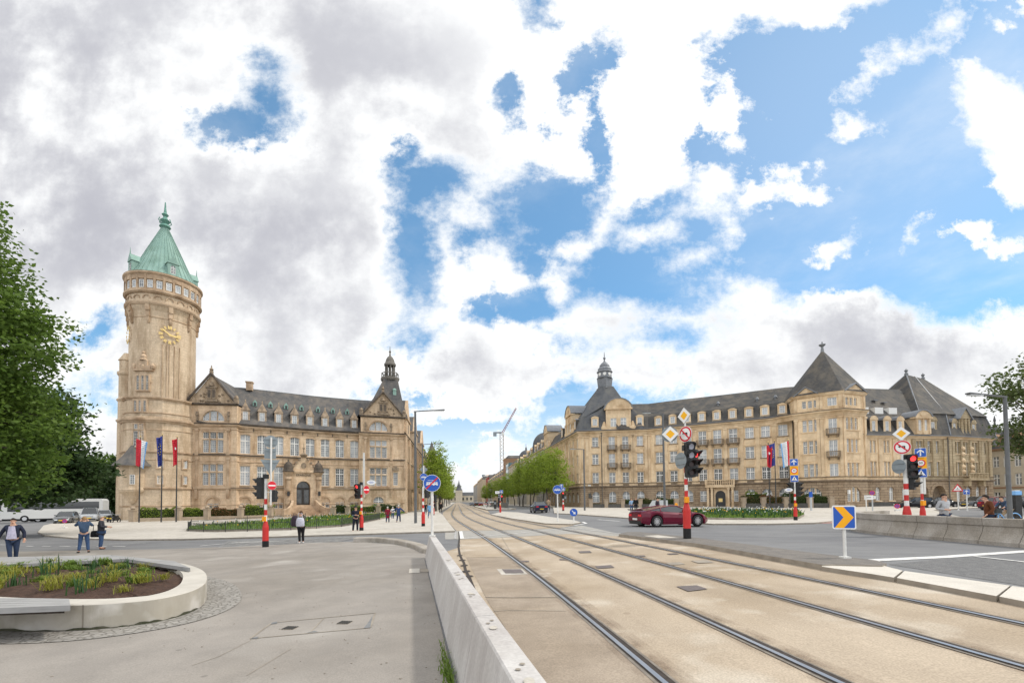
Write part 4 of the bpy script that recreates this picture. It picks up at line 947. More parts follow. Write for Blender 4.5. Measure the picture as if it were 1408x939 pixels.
# mouldings: swept round the whole plan
plan = [PLa, PLb] + WP[1:-1] + [PRa, PRb, SD]
plan = [PLa, PLb, (PLb[0] + .02, WP[0][1] + .05)] + WP[1:-1] + [(PRa[0] - .02, WP[-1][1]), PRa, PRb, SD]
def mould(b, path, z, h, o, m=0, closed=False): b.sweep(path, [(-.05, z), (o * .4, z), (o * .55, z + h * .3), (o, z + h * .55), (o, z + h), (-.05, z + h + .04)], m, closed)
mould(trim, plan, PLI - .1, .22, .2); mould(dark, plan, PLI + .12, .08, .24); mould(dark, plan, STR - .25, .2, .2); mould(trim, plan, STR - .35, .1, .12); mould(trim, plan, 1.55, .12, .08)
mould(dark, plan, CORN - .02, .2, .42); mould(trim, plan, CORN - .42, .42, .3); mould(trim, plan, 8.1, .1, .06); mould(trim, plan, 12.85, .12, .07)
gut = [WP[0]] + WP[1:]
dark.sweep(gut, [(.1, CORN + .12), (.5, CORN + .14), (.52, CORN + .3), (.1, CORN + .34)])
trim.sweep(gut, [(-.05, CORN + .1), (.3, CORN + .1), (.34, CORN + .16), (-.05, CORN + .2)])
# roofs of the wing and the side range
def run_roof(path, z0, back, zr, o=.4):
	fr_ = [Fr(a, c) for a, c in zip(path, path[1:])]
	rid = []
	for i, p in enumerate(path):
		n0 = fr_[max(0, i - 1)].n; n1 = fr_[min(i, len(fr_) - 1)].n; n_ = (n0 + n1).normalized(); rid.append((Vector(p) + n_ * o, Vector(p) - n_ * back, Vector(p) - n_ * 2 * back))
	for a, c in zip(rid, rid[1:]):
		roof.poly([(*a[0], z0), (*c[0], z0), (*c[1], zr), (*a[1], zr)]); roof.poly([(*a[1], zr), (*c[1], zr), (*c[2], z0), (*a[2], z0)])
	b = MB(); b.tube([(*r[1], zr) for r in rid], .09, 6); b.build('roof_ridge', M['lead'], LB)
ext = [(WP[0][0] - 5, WP[0][1] - 1.6)] + WP + [(WP[-1][0] + 3, WP[-1][1] + 1.2)]
run_roof(ext, CORN + .3, 6.2, 20.9)
run_roof([PRb, SD], CORN + .2, 5.5, 19.6)
# gables of the two pavilions
def gable(fr, z0, zap, m='carve'):
	mould(dark, [fr.p(-.1, 0, 0)[:2], fr.p(fr.len + .1, 0, 0)[:2]], z0 - .1, .3, .4); u = fr.len / 2
	gm_ = MB(); gm_.prism([fr.p(.15, z0 + .2, 0), fr.p(fr.len - .15, z0 + .2, 0), fr.p(u, zap, 0)], Vector((*(-fr.n * .4), 0))); gm_.build('gable', M['gable_stone'], LB)
	for s in (0, fr.len):
		a, c = Vector(fr.p(s, z0 + .25, .2)), Vector(fr.p(u, zap + .15, .2)); dark.tube([a, c], .17, 6)
		carve.box((*fr.p(s, 0, .1)[:2], z0 + .55), (.6, .5, .7), rz=fr.rz); carve.lathe([(.3, z0 + .9), (.34, z0 + 1.1), (.2, z0 + 1.4), (0, z0 + 1.5)], 8, fr.p(s, 0, .1)[:2])
	carve.box((*fr.p(u, 0, .1)[:2], zap + .3), (.4, .4, .5), rz=fr.rz); carve.lathe([(.12, zap + .5), (.3, zap + .75), (.1, zap + .95), (.06, zap + 1.3), (0, zap + 1.4)], 8, fr.p(u, 0, .1)[:2])
	main = carve; carve_ = MB(); h = zap - z0 # carved relief with small central niche windows
	for s in (-.32, .32):
		fbox(carve_, fr, u + s - .28, u + s + .28, z0 + .9, z0 + 2.5, -.01, .1); fbox(dark, fr, u + s - .17, u + s + .17, z0 + 1.1, z0 + 2.2, .05, .12)
	fbox(carve_, fr, u - .9, u + .9, z0 + .45, z0 + .8, -.01, .22); fbox(carve_, fr, u - .8, u + .8, z0 + 2.5, z0 + 2.75, -.01, .22); carve_.lathe([(0, z0 + 2.75), (.4, z0 + 2.85), (.28, z0 + 3.3), (0, z0 + 3.45)], 8, fr.p(u, 0, .05)[:2])
	for k in range(22):
		q = rnd.uniform(-1, 1); zz = rnd.uniform(.4, 1.7);
		if abs(q) * fr.len / 2 < fr.len / 2 * (1 - zz / h) - .5 and abs(q * fr.len / 2) > .7: carve_.lathe([(0, z0 + zz - .22), (.2, z0 + zz), (0, z0 + zz + .22)], 6, fr.p(u + q * fr.len / 2, 0, .02)[:2])
	carve_.build('gable_relief', M['carved'], LB)
	d = 5.5
	for s in (0, fr.len): roof.poly([fr.p(s, z0 + .2, -.3), fr.p(u, zap, -.3), fr.p(u, zap, -d - 3), fr.p(s, z0 + .2, -d)])
gable(frL, 16.65, 21.2); gable(frR, 16.6, 20.9)
fbox(wall, frL, 0, .1, 13.6, 16.6, -4, -.02); fbox(wall, frR, frR.len - .1, frR.len, 13.6, 16.6, -6, -.02)
pv = Fr(PRa, PRb);
# steep roof of the right pavilion with its lantern
q = [pv.p(-.3, 0, -.6)[:2], pv.p(pv.len + .7, 0, -.2)[:2], pv.p(pv.len + .9, 0, -8.6)[:2], pv.p(-.3, 0, -8.6)[:2]]
cx_, cy_ = [sum(c[k] for c in q) / 4 for k in (0, 1)]; cx_ += 1.35; cy_ += .5
tq = [(cx_ + s * 1.25 * pv.t.x + r_ * 1.25 * pv.n.x, cy_ + s * 1.25 * pv.t.y + r_ * 1.25 * pv.n.y) for s, r_ in ((-1, 1), (1, 1), (1, -1), (-1, -1))]
mid = [tuple(Vector(a).lerp(Vector(b), .56)) for a, b in zip(q, tq)]
pr = MB(); hip_roof(pr, q, 16.7, mid, 20.3); hip_roof(pr, mid, 20.3, tq, 24.3); pr.build('pavilion_roof', M['slate'], LB)
for s, zz in ((1.4, 21.2), (-1.6, 18.2)):
	c = (cx_ + pv.t.x * s * .4 + pv.n.x * (2.0 if zz > 20 else 3.2), cy_ + pv.t.y * s * .4 + pv.n.y * (2.0 if zz > 20 else 3.2)); b = MB(); b.box((c[0], c[1], zz + .5), (.6, .5, 1.0), rz=pv.rz); b.box((c[0], c[1], zz + 1.1), (.8, .7, .35), rz=pv.rz, taper=.2); b.build('lucarne', M['copper'], LB)
lan = MB(); lan.lathe([(1.75, 24.2), (1.9, 24.5), (1.9, 24.75), (1.6, 24.8), (0, 24.8)], 8, (cx_, cy_))
for k in range(8):
	a = PI / 8 + k * PI / 4; c = (cx_ + math.cos(a) * 1.6, cy_ + math.sin(a) * 1.6); lan.tube([(*c, 24.8), (*c, 25.6)], .1, 6); c2 = (cx_ + math.cos(a) * .85, cy_ + math.sin(a) * .85); lan.tube([(*c2, 24.8), (*c2, 27.0)], .16, 6)
	a2 = a + PI / 4; lan.tube([(*c, 25.55), (cx_ + math.cos(a2) * 1.6, cy_ + math.sin(a2) * 1.6, 25.55)], .08, 5)
lan.lathe([(1.15, 26.9), (1.2, 27.15), (.95, 27.5), (.8, 28.0), (.55, 28.4), (.2, 28.7), (.12, 29.2), (.25, 29.4), (.08, 29.7), (.04, 30.4), (0, 30.4)], 12, (cx_, cy_))
lan.v = [(cx_ + (x - cx_) * .92, cy_ + (y - cy_) * .92, 24.2 + (z - 24.2) * 1.06) for x, y, z in lan.v]
lan.build('lantern', M['carved_dark'] if 'carved_dark' in M else M['lead'], LB)
# chimney
b = MB(); c = Vector(WP[0]) - frL.n * 6; b.box((c.x - .6, c.y, 21.2), (.9, .8, 1.3), rz=.3); b.box((c.x - .6, c.y, 21.9), (1.1, 1.0, .2), rz=.3); b.build('chimney', M['lb_trim'], LB)
carve.build('carved_stone', M['carved'], LB); carve = MB()
# ---- portal
pd = 73.2; pc = (X(415.6, pd), pd); t_ = (Vector(WP[5]) - Vector(WP[3])).normalized(); fw = Vector((t_.y, -t_.x)); ctr = Vector(WP[4])
pA = ctr - t_ * 2.75 + fw * .9; pB = ctr + t_ * 2.75 + fw * .9; fp = Fr(pA, pB); um = fp.len / 2
po = MB(); wall_face(po, fp, LZ, 6.75, [(um, 2.1, 1.5, 5.35, 1.05)], .7)
for s in (0, fp.len): po.poly([fp.p(s, LZ, 0), fp.p(s, 6.75, 0), fp.p(s, 6.75, -1.6), fp.p(s, LZ, -1.6)])
arched_ring(po, fp, um, 2.1, 4.3, 1.05, .3, .08)
fbox(po, fp, um - 2.1, um + 2.1, 6.75, 7.05, -1.2, .25)
po.prism([fp.p(um - 1.95, 7.05, .05), fp.p(um + 1.95, 7.05, .05), fp.p(um, 9.5, .05)], Vector((*(-fp.n * .9), 0)))
po_o = po.build('portal', M['lb_stone'], LB)
cb = MB()
for s in (-1, 1):
	uu = um + s * 2.25
	for z0, z1, r in ((1.6, 2.2, .5), (2.2, 3.4, .36), (3.4, 3.7, .46), (3.7, 5.6, .34), (5.6, 6.1, .5)): cb.lathe([(r, z0), (r * 1.05, z0 + .05), (r * .95, z1 - .05), (r, z1)], 12, fp.p(uu, 0, .1)[:2])
	c = fp.p(uu, 0, .05)[:2]; cb.lathe([(.35, 6.1), (.62, 6.5), (.78, 6.75)], 14, c); cb.build('portal_column', M['lb_trim'], po_o, origin=LB.location); cb = MB()
	db = MB(); db.lathe([(.82, 6.75), (.85, 6.95), (.72, 7.05), (.7, 7.5), (.6, 7.95), (.35, 8.3), (.12, 8.45), (.12, 8.75), (0, 8.8)], 14, c); db.build('column_dome', M['dark_trim'], po_o, origin=LB.location)
	for k in range(5):
		u = k / 4.6; carve.box((*fp.p(um + s * (1.95 - 1.95 * u), 0, .12)[:2], 7.25 + 2.45 * u), (.3, .3, .35), rz=fp.rz)
carve.lathe([(0, 9.3), (.5, 9.4), (.62, 9.6), (.35, 9.75), (.1, 9.95), (.07, 10.5), (.22, 10.65), (.05, 10.85), (.03, 11.5), (0, 11.5)], 10, fp.p(um, 0, .1)[:2])
carve.prism([fp.p(um + .4 * math.cos(k * PI / 5), 7.85 + .5 * math.sin(k * PI / 5), .05) for k in range(10)], Vector((*(fp.n * .1), 0)))
text_mesh(LB, 'EPARGNE', fp.p(um, 6.3, .03), fp.rz, .52, 'dark_trim')
dr = MB(); f2 = Fr(fp.p(0, 0, -.6)[:2], fp.p(fp.len, 0, -.6)[:2])
for u0, u1 in ((um - 1.05, um - .02), (um + .02, um + 1.05)):
	fbox(dr, f2, u0, u0 + .14, 1.5, 4.1, -.05, .02); fbox(dr, f2, u1 - .14, u1, 1.5, 4.1, -.05, .02); fbox(dr, f2, u0 + .14, u1 - .14, 1.5, 1.75, -.05, .02); fbox(dr, f2, u0 + .14, u1 - .14, 3.95, 4.1, -.05, .02)
fbox(dr, f2, um - 1.05, um + 1.05, 4.12, 4.3, -.06, .05)
door = dr.build('door', M['wood_dark'], LB); gb = MB()
gb.poly([f2.p(um - 1.05, 1.5, -.04), f2.p(um + 1.05, 1.5, -.04), f2.p(um + 1.05, 5.4, -.04), f2.p(um - 1.05, 5.4, -.04)]); gb.build('door_glass', M['glass_dark'], door, origin=LB.location)
st = MB()
for k in range(10):
	z = 1.5 - k * .19; wdt = 1.6 + .16 * k; st.prism([fp.p(um - wdt, z - .19, .1 + .33 * k), fp.p(um + wdt, z - .19, .1 + .33 * k), fp.p(um + wdt, z - .19, .1 + .33 * (k + 1)), fp.p(um - wdt, z - .19, .1 + .33 * (k + 1))], (0, 0, .19))
st.build('entrance_stairs', M['lb_trim'], LB)
for s in (-1, 1):
	ptsr = [(1.75, .4, 2.3), (1.85, 1.2, 2.0), (2.2, 2.2, 1.45), (2.75, 3.0, 1.05), (3.5, 3.6, .8)]
	b = MB()
	for a, c in zip(ptsr, ptsr[1:]):
		p0, p1 = fp.p(um + s * a[0], 0, a[1]), fp.p(um + s * c[0], 0, c[1]); tt = (Vector(p1[:2]) - Vector(p0[:2])).normalized(); nn = Vector((tt.y, -tt.x)) * .18
		for zt0, zt1, w_ in ((a[2], c[2], 1.0),):
			L4 = [(p0[0] - nn.x, p0[1] - nn.y), (p0[0] + nn.x, p0[1] + nn.y), (p1[0] + nn.x, p1[1] + nn.y), (p1[0] - nn.x, p1[1] - nn.y)]; zs = [zt0, zt0, zt1, zt1]
			lo = [(*q, LZ) for q in L4]; hi = [(*q, z) for q, z in zip(L4, zs)]; b.add(lo + hi, [(0, 1, 2, 3), (4, 5, 6, 7), (0, 1, 5, 4), (1, 2, 6, 5), (2, 3, 7, 6), (3, 0, 4, 7)])
	b.build('stair_balustrade', M['lb_trim'], LB)
	lb_ = MB(); c = fp.p(um + s * 2.3, 0, .55); lb_.box((c[0], c[1], 3.3), (.3, .3, .7)); lb_.build('wall_lamp', M['iron'], LB)
# ---- clock tower
TC = (-52.0, 67.5); tb = MB(); NT = 40
def ring(b, prof, m=0, n=NT): b.lathe(prof, n, TC, m)
def tang(az): return (TC[0] + math.cos(az), TC[1] + math.sin(az))
# polygonal lower stage: flats instead of a circle
face_az = math.atan2(-TC[1], -TC[0]) # from the axis towards the viewer
def TF(a, r, w):
	"""flat facade frame tangent to the tower at angle a (0 = facing the viewer, positive to the right)"""
	az = face_az + a; n = Vector((math.cos(az), math.sin(az))); t = Vector((-n.y, n.x)); c = Vector(TC) + n * r
	return Fr(c - t * w / 2, c + t * w / 2)
tower_lo = []
nf = 12
for k in range(nf):
	a = -PI + (k + .5) * 2 * PI / nf; r = 4.62; tower_lo.append((a, r, 2 * r * math.tan(PI / nf)))
tops = {}
for a, r, w in tower_lo:
	fr = TF(a, r, w); ops = []
	deg = math.degrees(a)
	wall_face(tb, fr, LZ, 14.15, [], .3)
	wall_face(tb, TF(a, 4.42, 2 * 4.42 * math.tan(PI / nf)), 14.15, 16.9, [], .3)
ring(tb, [(4.02, 16.9), (4.0, 28.6), (4.1, 29.3), (4.5, 30.2)])
ring(tb, [(4.32, 30.5), (4.32, 31.7)]); ring(tb, [(4.4, 32.0), (4.4, 34.4)])
tb.build('tower_shaft', M['lb_tower_stone'], LB)
tm = MB()
def tmould(z, h, r, o, b=None, n=NT): (b or tm).lathe([(r - .05, z), (r + o * .5, z), (r + o, z + h * .5), (r + o, z + h), (r - .05, z + h + .1)], n, TC)
P12 = [(TC[0] + 4.62 / math.cos(PI / nf) * math.cos(face_az + k * 2 * PI / nf), TC[1] + 4.62 / math.cos(PI / nf) * math.sin(face_az + k * 2 * PI / nf)) for k in range(nf)]
for z, h, o in ((1.5, .15, .1), (PLI - .1, .28, .22), (8.0, .12, .08), (STR - .3, .3, .2), (12.2, .12, .08), (13.3, .55, .42)): mould(tm, P12[::1], z, h, o, 0, True)
P12b = [(TC[0] + (p[0] - TC[0]) * 4.42 / 4.62, TC[1] + (p[1] - TC[1]) * 4.42 / 4.62) for p in P12]
mould(tm, P12b, 14.6, .12, .1, 0, True); mould(tm, P12b, 16.5, .4, .32, 0, True)
tmould(30.0, .45, 4.42, .2); tmould(31.65, .4, 4.35, .38); tmould(34.2, .4, 4.4, .42); tm.lathe([(4.8, 34.65), (4.0, 34.85)], NT, TC); tmould(28.3, .12, 4.0, .06)
for k in range(20): # corbels and blind arches under the gallery
	az = face_az + (k + .5) * 2 * PI / 20; c = (TC[0] + math.cos(az) * 4.36, TC[1] + math.sin(az) * 4.36)
	fr = TF((k + .5) * 2 * PI / 20, 4.33, 1.3); arched_ring(tm, fr, .65, .75, 30.9, .375, .12, .08)
for k in range(10):
	az = face_az + (k + .3) * 2 * PI / 10; n_ = Vector((math.cos(az), math.sin(az)))
	for z0, z1, r0, w_ in ((29.2, 30.0, 4.25, .5), (28.4, 29.2, 4.12, .42), (27.8, 28.4, 4.05, .3)): tm.box((TC[0] + n_.x * r0, TC[1] + n_.y * r0, (z0 + z1) / 2), (.5, w_, z1 - z0), rz=az)
	cw = Vector(TC) + n_ * 4.12; tm.lathe([(0, 27.4), (.16, 27.55), (.2, 27.8)], 8, (cw.x, cw.y))
for a in (-.15, .05, .2, .36, -.02): # thin buttress strips on the shaft below the clock
	az = face_az + a + .12; n_ = Vector((math.cos(az), math.sin(az))); tm.box((TC[0] + n_.x * 4.03, TC[1] + n_.y * 4.03, 20.8), (.12, .07, 7.6), rz=az)
tm.build('tower_mouldings', M['lb_tower_trim'] if 'lb_tower_trim' in M else M['lb_trim'], LB)
gl = MB() # gallery pilasters and windows
for k in range(26):
	a = (k + .5) * 2 * PI / 26
	if abs((a + PI) % (2 * PI) - PI) < 2.0:
		fr = TF(a, 4.43, 1.06); w = place_window(LB, fr, .53, 32.35, .03, (((0, .66),), 1.1, 2, 0, 2, 'single'), rnd.choice(['glass_light', 'glass_light', 'glass_mid']), name='gallery_window')
		dk = .33
	az = face_az + k * 2 * PI / 26; n_ = Vector((math.cos(az), math.sin(az))); gl.box((TC[0] + n_.x * 4.5, TC[1] + n_.y * 4.5, 33.1), (.25, .26, 2.2), rz=az)
ring(gl, [(4.4, 32.0), (4.62, 32.02), (4.62, 32.25), (4.4, 32.3)]); ring(gl, [(4.4, 33.55), (4.6, 33.6), (4.6, 34.2), (4.4, 34.25)])
gl.build('gallery_pilasters', M['lb_trim'], LB)
cr_ = MB(); ring(cr_, [(3.9, 34.5), (4.25, 34.7), (4.3, 34.85), (4.1, 35.0), (3.05, 37.25), (1.72, 40.4), (.42, 43.4), (.36, 43.6)], 0, 40)
for k in range(36): # standing seams
	az = face_az + k * 2 * PI / 36; cr_.tube([(TC[0] + math.cos(az) * r, TC[1] + math.sin(az) * r, z) for r, z in ((4.13, 35.02), (3.08, 37.27), (1.75, 40.42), (.46, 43.4))], .03, 4, caps=False)
cr_.build('copper_roof', M['copper'], LB, smooth=False)
fi = MB(); ring(fi, [(.42, 43.3), (.75, 43.6), (.6, 43.9), (.3, 44.1), (.62, 44.6), (.34, 44.9), (.22, 45.2), (.45, 45.5), (.2, 45.8), (.14, 46.4), (.07, 47.4), (0, 47.5)], 0, 12)
for k in range(6):
	a = k * PI / 3; fi.tube([(TC[0] + math.cos(a) * .4, TC[1] + math.sin(a) * .4, 44.0), (TC[0] + math.cos(a) * .85, TC[1] + math.sin(a) * .85, 44.4), (TC[0] + math.cos(a) * .7, TC[1] + math.sin(a) * .7, 44.8)], .07, 5)
fi.build('finial', M['copper_dark'], LB)
for a in (R(14), R(-70), R(104), R(190)): # roof dormers of the tower
	fr = TF(a, 4.15, 1.3); b = MB(); u = .65
	f2 = Fr(fr.p(0, 0, 0)[:2], fr.p(fr.len, 0, 0)[:2]); wall_face(b, f2, 34.75, 36.6, [(u, .6, 35.1, 36.35, .3)], .1)
	for s in (0, fr.len): b.poly([fr.p(s, 34.75, 0), fr.p(s, 36.6, 0), fr.p(s, 36.6, -2.2), fr.p(s, 34.75, -2.2)])
	b.prism([fr.p(-.12, 36.6, .1), fr.p(fr.len + .12, 36.6, .1), fr.p(u, 37.7, .1)], Vector((*(-fr.n * 2.6), 0))); b.tube([fr.p(u, 37.6, 0), fr.p(u, 38.6, 0)], [.08, .02], 6)
	d = b.build('tower_dormer', M['copper'], LB); wb = MB(); wb.poly([fr.p(u - .3, 35.1, -.06), fr.p(u + .3, 35.1, -.06), fr.p(u + .3, 36.4, -.06), fr.p(u - .3, 36.4, -.06)], 1)
	for uu in (-.3, -.02, .26): fbox(wb, fr, u + uu, u + uu + .05, 35.1, 36.3, -.05, -.02)
	for zz in (35.1, 35.5, 35.9): fbox(wb, fr, u - .3, u + .3, zz, zz + .05, -.05, -.02)
	wb.build('dormer_window', [M['frame_white'], M['glass_mid']], d, origin=LB.location)
# window groups of the tower, set in raised surrounds
def tower_win(a, r, z0, z1, xs, w, rows, pane, hood=False, rnd_top=False):
	fr = TF(a, r, 3.0); b = MB()
	ops = [(1.5 + x, w, z0, z1, w / 2 if rnd_top else 0) for x in xs]; hw = max(xs) + w / 2 + .16 if len(xs) > 1 else w / 2 + .16
	f2 = Fr(fr.p(0, 0, .24)[:2], fr.p(3, 0, .24)[:2]); wall_face(b, f2, z0 - .2, z1 + .2, ops, .16, 0, 1.5 - hw, 1.5 + hw)
	for s in (1.5 - hw, 1.5 + hw): b.poly([fr.p(s, z0 - .2, .24), fr.p(s, z1 + .2, .24), fr.p(s, z1 + .2, -.4), fr.p(s, z0 - .2, -.4)])
	b.poly([fr.p(1.5 - hw, z1 + .2, .24), fr.p(1.5 + hw, z1 + .2, .24), fr.p(1.5 + hw, z1 + .2, -.4), fr.p(1.5 - hw, z1 + .2, -.4)])
	b.poly([fr.p(1.5 - hw, z0 - .2, .24), fr.p(1.5 + hw, z0 - .2, .24), fr.p(1.5 + hw, z0 - .2, -.4), fr.p(1.5 - hw, z0 - .2, -.4)])
	if hood:
		for q in (-1.25, 0, 1.25): b.lathe([(0, z1 + .9), (.25, z1 + 1.0), (.3, z1 + 1.4), (.12, z1 + 1.7), (0, z1 + 1.8)], 8, fr.p(1.5 + q, 0, .05)[:2])
		fbox(b, fr, .2, 2.8, z1 + .7, z1 + .95, -.3, .3); fbox(b, fr, .55, 2.45, z1 + .95, z1 + 1.5, -.3, .16); fbox(b, fr, .95, 2.05, z1 + 1.5, z1 + 2.2, -.3, .18); b.lathe([(.5, z1 + 2.2), (.35, z1 + 2.5), (.4, z1 + 2.8), (.15, z1 + 3.1), (.25, z1 + 3.3), (0, z1 + 3.6)], 8, fr.p(1.5, 0, .0)[:2])
		fbox(b, fr, .35, 2.65, z0 + 1.0, z0 + 1.12, 0, .1)
	so_ = b.build('window_surround', M['lb_trim'], LB)
	place_window(LB, fr, 1.5, z0, .1, (tuple((x, w) for x in xs), round(z1 - z0, 3), rows, 0, 2, 'single'), pane)
aw = R(-33)
tower_win(aw, 4.0, 17.9, 19.9, (-.62, 0, .62), .34, 5, 'glass_dark', hood=True)
tower_win(aw, 4.42, 14.8, 16.3, (-.62, 0, .62), .34, 4, 'glass_dark')
tower_win(aw, 4.62, 9.9, 12.0, (-.36, .36), .6, 5, 'glass_dark'); tower_win(aw, 4.62, 12.3, 13.0, (-.36, .36), .5, 2, 'glass_mid')
for a, z0 in ((R(-2), 4.7), (R(-2), 7.0), (R(34), 4.7), (R(34), 7.0)): tower_win(a, 4.62, z0, z0 + 1.15, (0,), .66, 4, 'glass_light')
fb_ = MB(); fr = TF(R(0), 4.62, 3); fbox(fb_, fr, .7, 2.3, .9, 1.35, 0, .05); fb_.build('vent_slot', M['frame_dark'], LB)
# oriel with a pointed slate hood on the left of the tower
oc = Vector(TC) + Vector((math.cos(face_az - R(42)), math.sin(face_az - R(42)))) * 4.7; ob = MB()
ob.lathe([(.35, 2.0), (.9, 3.0), (1.45, 3.6), (1.55, 3.9), (1.5, 4.1), (1.5, 7.1), (1.6, 7.2)], 16, (oc.x, oc.y)); ob_o = ob.build('oriel', M['lb_tower_stone'], LB, smooth=False)
ob = MB(); ob.lathe([(2.3, 7.1), (2.25, 7.25), (1.2, 8.4), (.25, 10.0), (0, 10.1)], 16, (oc.x, oc.y)); ob.build('oriel_roof', M['slate'], ob_o, origin=LB.location)
fr = Fr(oc + Vector((math.cos(face_az), math.sin(face_az))) * 1.52 - Vector((-math.sin(face_az), math.cos(face_az))) * .3, oc + Vector((math.cos(face_az), math.sin(face_az))) * 1.52 + Vector((-math.sin(face_az), math.cos(face_az))) * .3)
place_window(LB, fr, .3, 4.6, .02, (((0, .55),), 1.3, 4, 0, 2, 'single'), 'glass_mid')
# slim stair turret on the far left
sc_ = Vector(TC) + Vector((math.cos(face_az - R(92)), math.sin(face_az - R(92)))) * 4.2; b = MB()
b.lathe([(.95, LZ), (.95, 13.6), (1.15, 13.8), (.9, 14.1), (.9, 16.5), (1.1, 16.8), (.85, 17.1), (.85, 20.2), (1.05, 20.5), (1.05, 20.8), (.8, 20.9), (.8, 22.4), (.95, 22.5), (.7, 22.9), (.3, 23.6), (0, 23.7)], 12, (sc_.x, sc_.y)); b.build('stair_turret', M['lb_tower_stone'], LB)
# clock: gilt hour marks and hands on the stone
ca = R(10); fr = TF(ca, 4.06, 3.2); cu, cz_, cr2 = 1.6, 26.1, 1.22; gm = []
for k in range(12):
	a = PI / 2 - k * PI / 6; b = MB(); r0, r1 = (.82, 1.3) if k % 3 == 0 else (.88, 1.28); w_ = .13 if k % 3 == 0 else .085
	n_ = 3 if k in (0, 3, 7, 8) else 2
	for q in range(n_):
		off = (q - (n_ - 1) / 2) * w_ * 1.5; d_ = Vector((math.cos(a), math.sin(a))); pz = Vector((-d_.y, d_.x))
		P4_ = [d_ * r0 + pz * (off * .8 - w_ / 2), d_ * r0 + pz * (off * .8 + w_ / 2), d_ * r1 + pz * (off + w_ / 2), d_ * r1 + pz * (off - w_ / 2)]
		b.prism([fr.p(cu + p.x, cz_ + p.y, .02) for p in P4_], Vector((*(fr.n * .07), 0)))
	b.build('hour_mark', M['gold'], LB)
for a, ln, w_ in ((PI / 2 + R(52), 1.25, .1), (R(-8), 1.0, .14)):
	b = MB(); d_ = Vector((math.cos(a), math.sin(a))); pz = Vector((-d_.y, d_.x)); P4_ = [d_ * -.2 + pz * w_ * .6, d_ * -.2 - pz * w_ * .6, d_ * ln * .75 - pz * w_, d_ * ln, d_ * ln * .75 + pz * w_]
	b.prism([fr.p(cu + p.x, cz_ + p.y, .1) for p in P4_], Vector((*(fr.n * .05), 0))); b.build('clock_hand', M['gold'], LB)
b = MB(); b.prism([fr.p(cu + .16 * math.cos(k * PI / 5), cz_ + .16 * math.sin(k * PI / 5), .1) for k in range(10)], Vector((*(fr.n * .1), 0))); b.build('clock_boss', M['gold'], LB)
fr2 = TF(ca - PI / 2, 4.06, 3.2); b = MB()
for k in range(12):
	a = k * PI / 6; d_ = Vector((math.cos(a), math.sin(a))); pz = Vector((-d_.y, d_.x)) * .12
	b.prism([fr2.p(1.6 + p.x, cz_ + p.y, .02) for p in (d_ * .85 - pz, d_ * .85 + pz, d_ * 1.28 + pz, d_ * 1.28 - pz)], Vector((*(fr2.n * .07), 0)))
b.build('side_clock_marks', M['gold'], LB)
wall.build('wall', M['lb_stone'], LB); trim.build('stone_mouldings', M['lb_trim'], LB); dark.build('cornice', M['dark_trim'], LB); roof.build('roof', M['slate'], LB); carve.build('portal_carving', M['carved'], LB)
# ------------------------------------------------------------------ the former steel headquarters (right)
RB = thing('office_palace', 'long curved sandstone office palace with corner tower roof, polygonal turret and mansard wing', 'building', (35, 80, .1))
RZ = -.4; RC = 14.85; RG = 4.3
wall = MB(); base = MB(); trim = MB(); dark = MB(); roof = MB(); pav = MB()
ROWS = [(5.0, 7.0), (8.55, 10.55), (11.95, 13.8)]
def std_bay(fr, c, w, balc=(), arch=True, pil=True, rows=ROWS, m=None, small=False):
	"""upper wall of one bay with three windows, and the rusticated ground floor"""
	ops = []
	for k, (a, z) in enumerate(rows):
		if k in balc: a -= .55
		ops.append((c, w, a, z, 0)); place_window(RB, fr, c, a, -.22, (((0, w),), round(z - a, 3), 3, .62, 2, 'double'), rnd.choice(['glass_light', 'glass_mid', 'glass_light']) if k else rnd.choice(['glass_dark', 'glass_dark', 'glass_mid']))
		fbox(trim, fr, c - w / 2 - .14, c - w / 2 - .01, a, z + .1, 0, .06); fbox(trim, fr, c + w / 2 + .01, c + w / 2 + .14, a, z + .1, 0, .06); fbox(trim, fr, c - w / 2 - .2, c + w / 2 + .2, z + .1, z + .28, 0, .12)
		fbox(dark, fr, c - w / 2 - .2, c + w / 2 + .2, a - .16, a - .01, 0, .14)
		if k and k not in balc: fbox(trim, fr, c - w / 2, c + w / 2, a - 1.15, a - .35, 0, .05)
	wall_face(wall, fr, RG, RC, ops, .3)
	for k in balc: balcony(fr, c, rows[k][0] - .75, w + .75)
	gops = []
	if small: gops = [(c, w * .9, 1.3, 3.2, 0)]; place_window(RB, fr, c, 1.3, -.2, (((0, round(w * .9, 3)),), 1.9, 3, .62, 2, 'double'), 'glass_mid')
	elif arch:
		aw = w * 1.12; gops = [(c, aw, 1.35, 3.35, aw / 2)]; place_window(RB, fr, c, 1.35, -.2, (((0, round(aw, 3)),), 2.0, 3, .6, 2, 'double'), 'glass_mid'); arched_ring(base, fr, c, aw, 3.35 - aw / 2, aw / 2, .3, .07)
		fbox(dark, fr, c - aw / 2 - .15, c + aw / 2 + .15, 1.15, 1.34, 0, .16)
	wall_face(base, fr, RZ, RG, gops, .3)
	fbox(dark, fr, c - .55, c + .55, 4.42, 4.78, 0, .06)
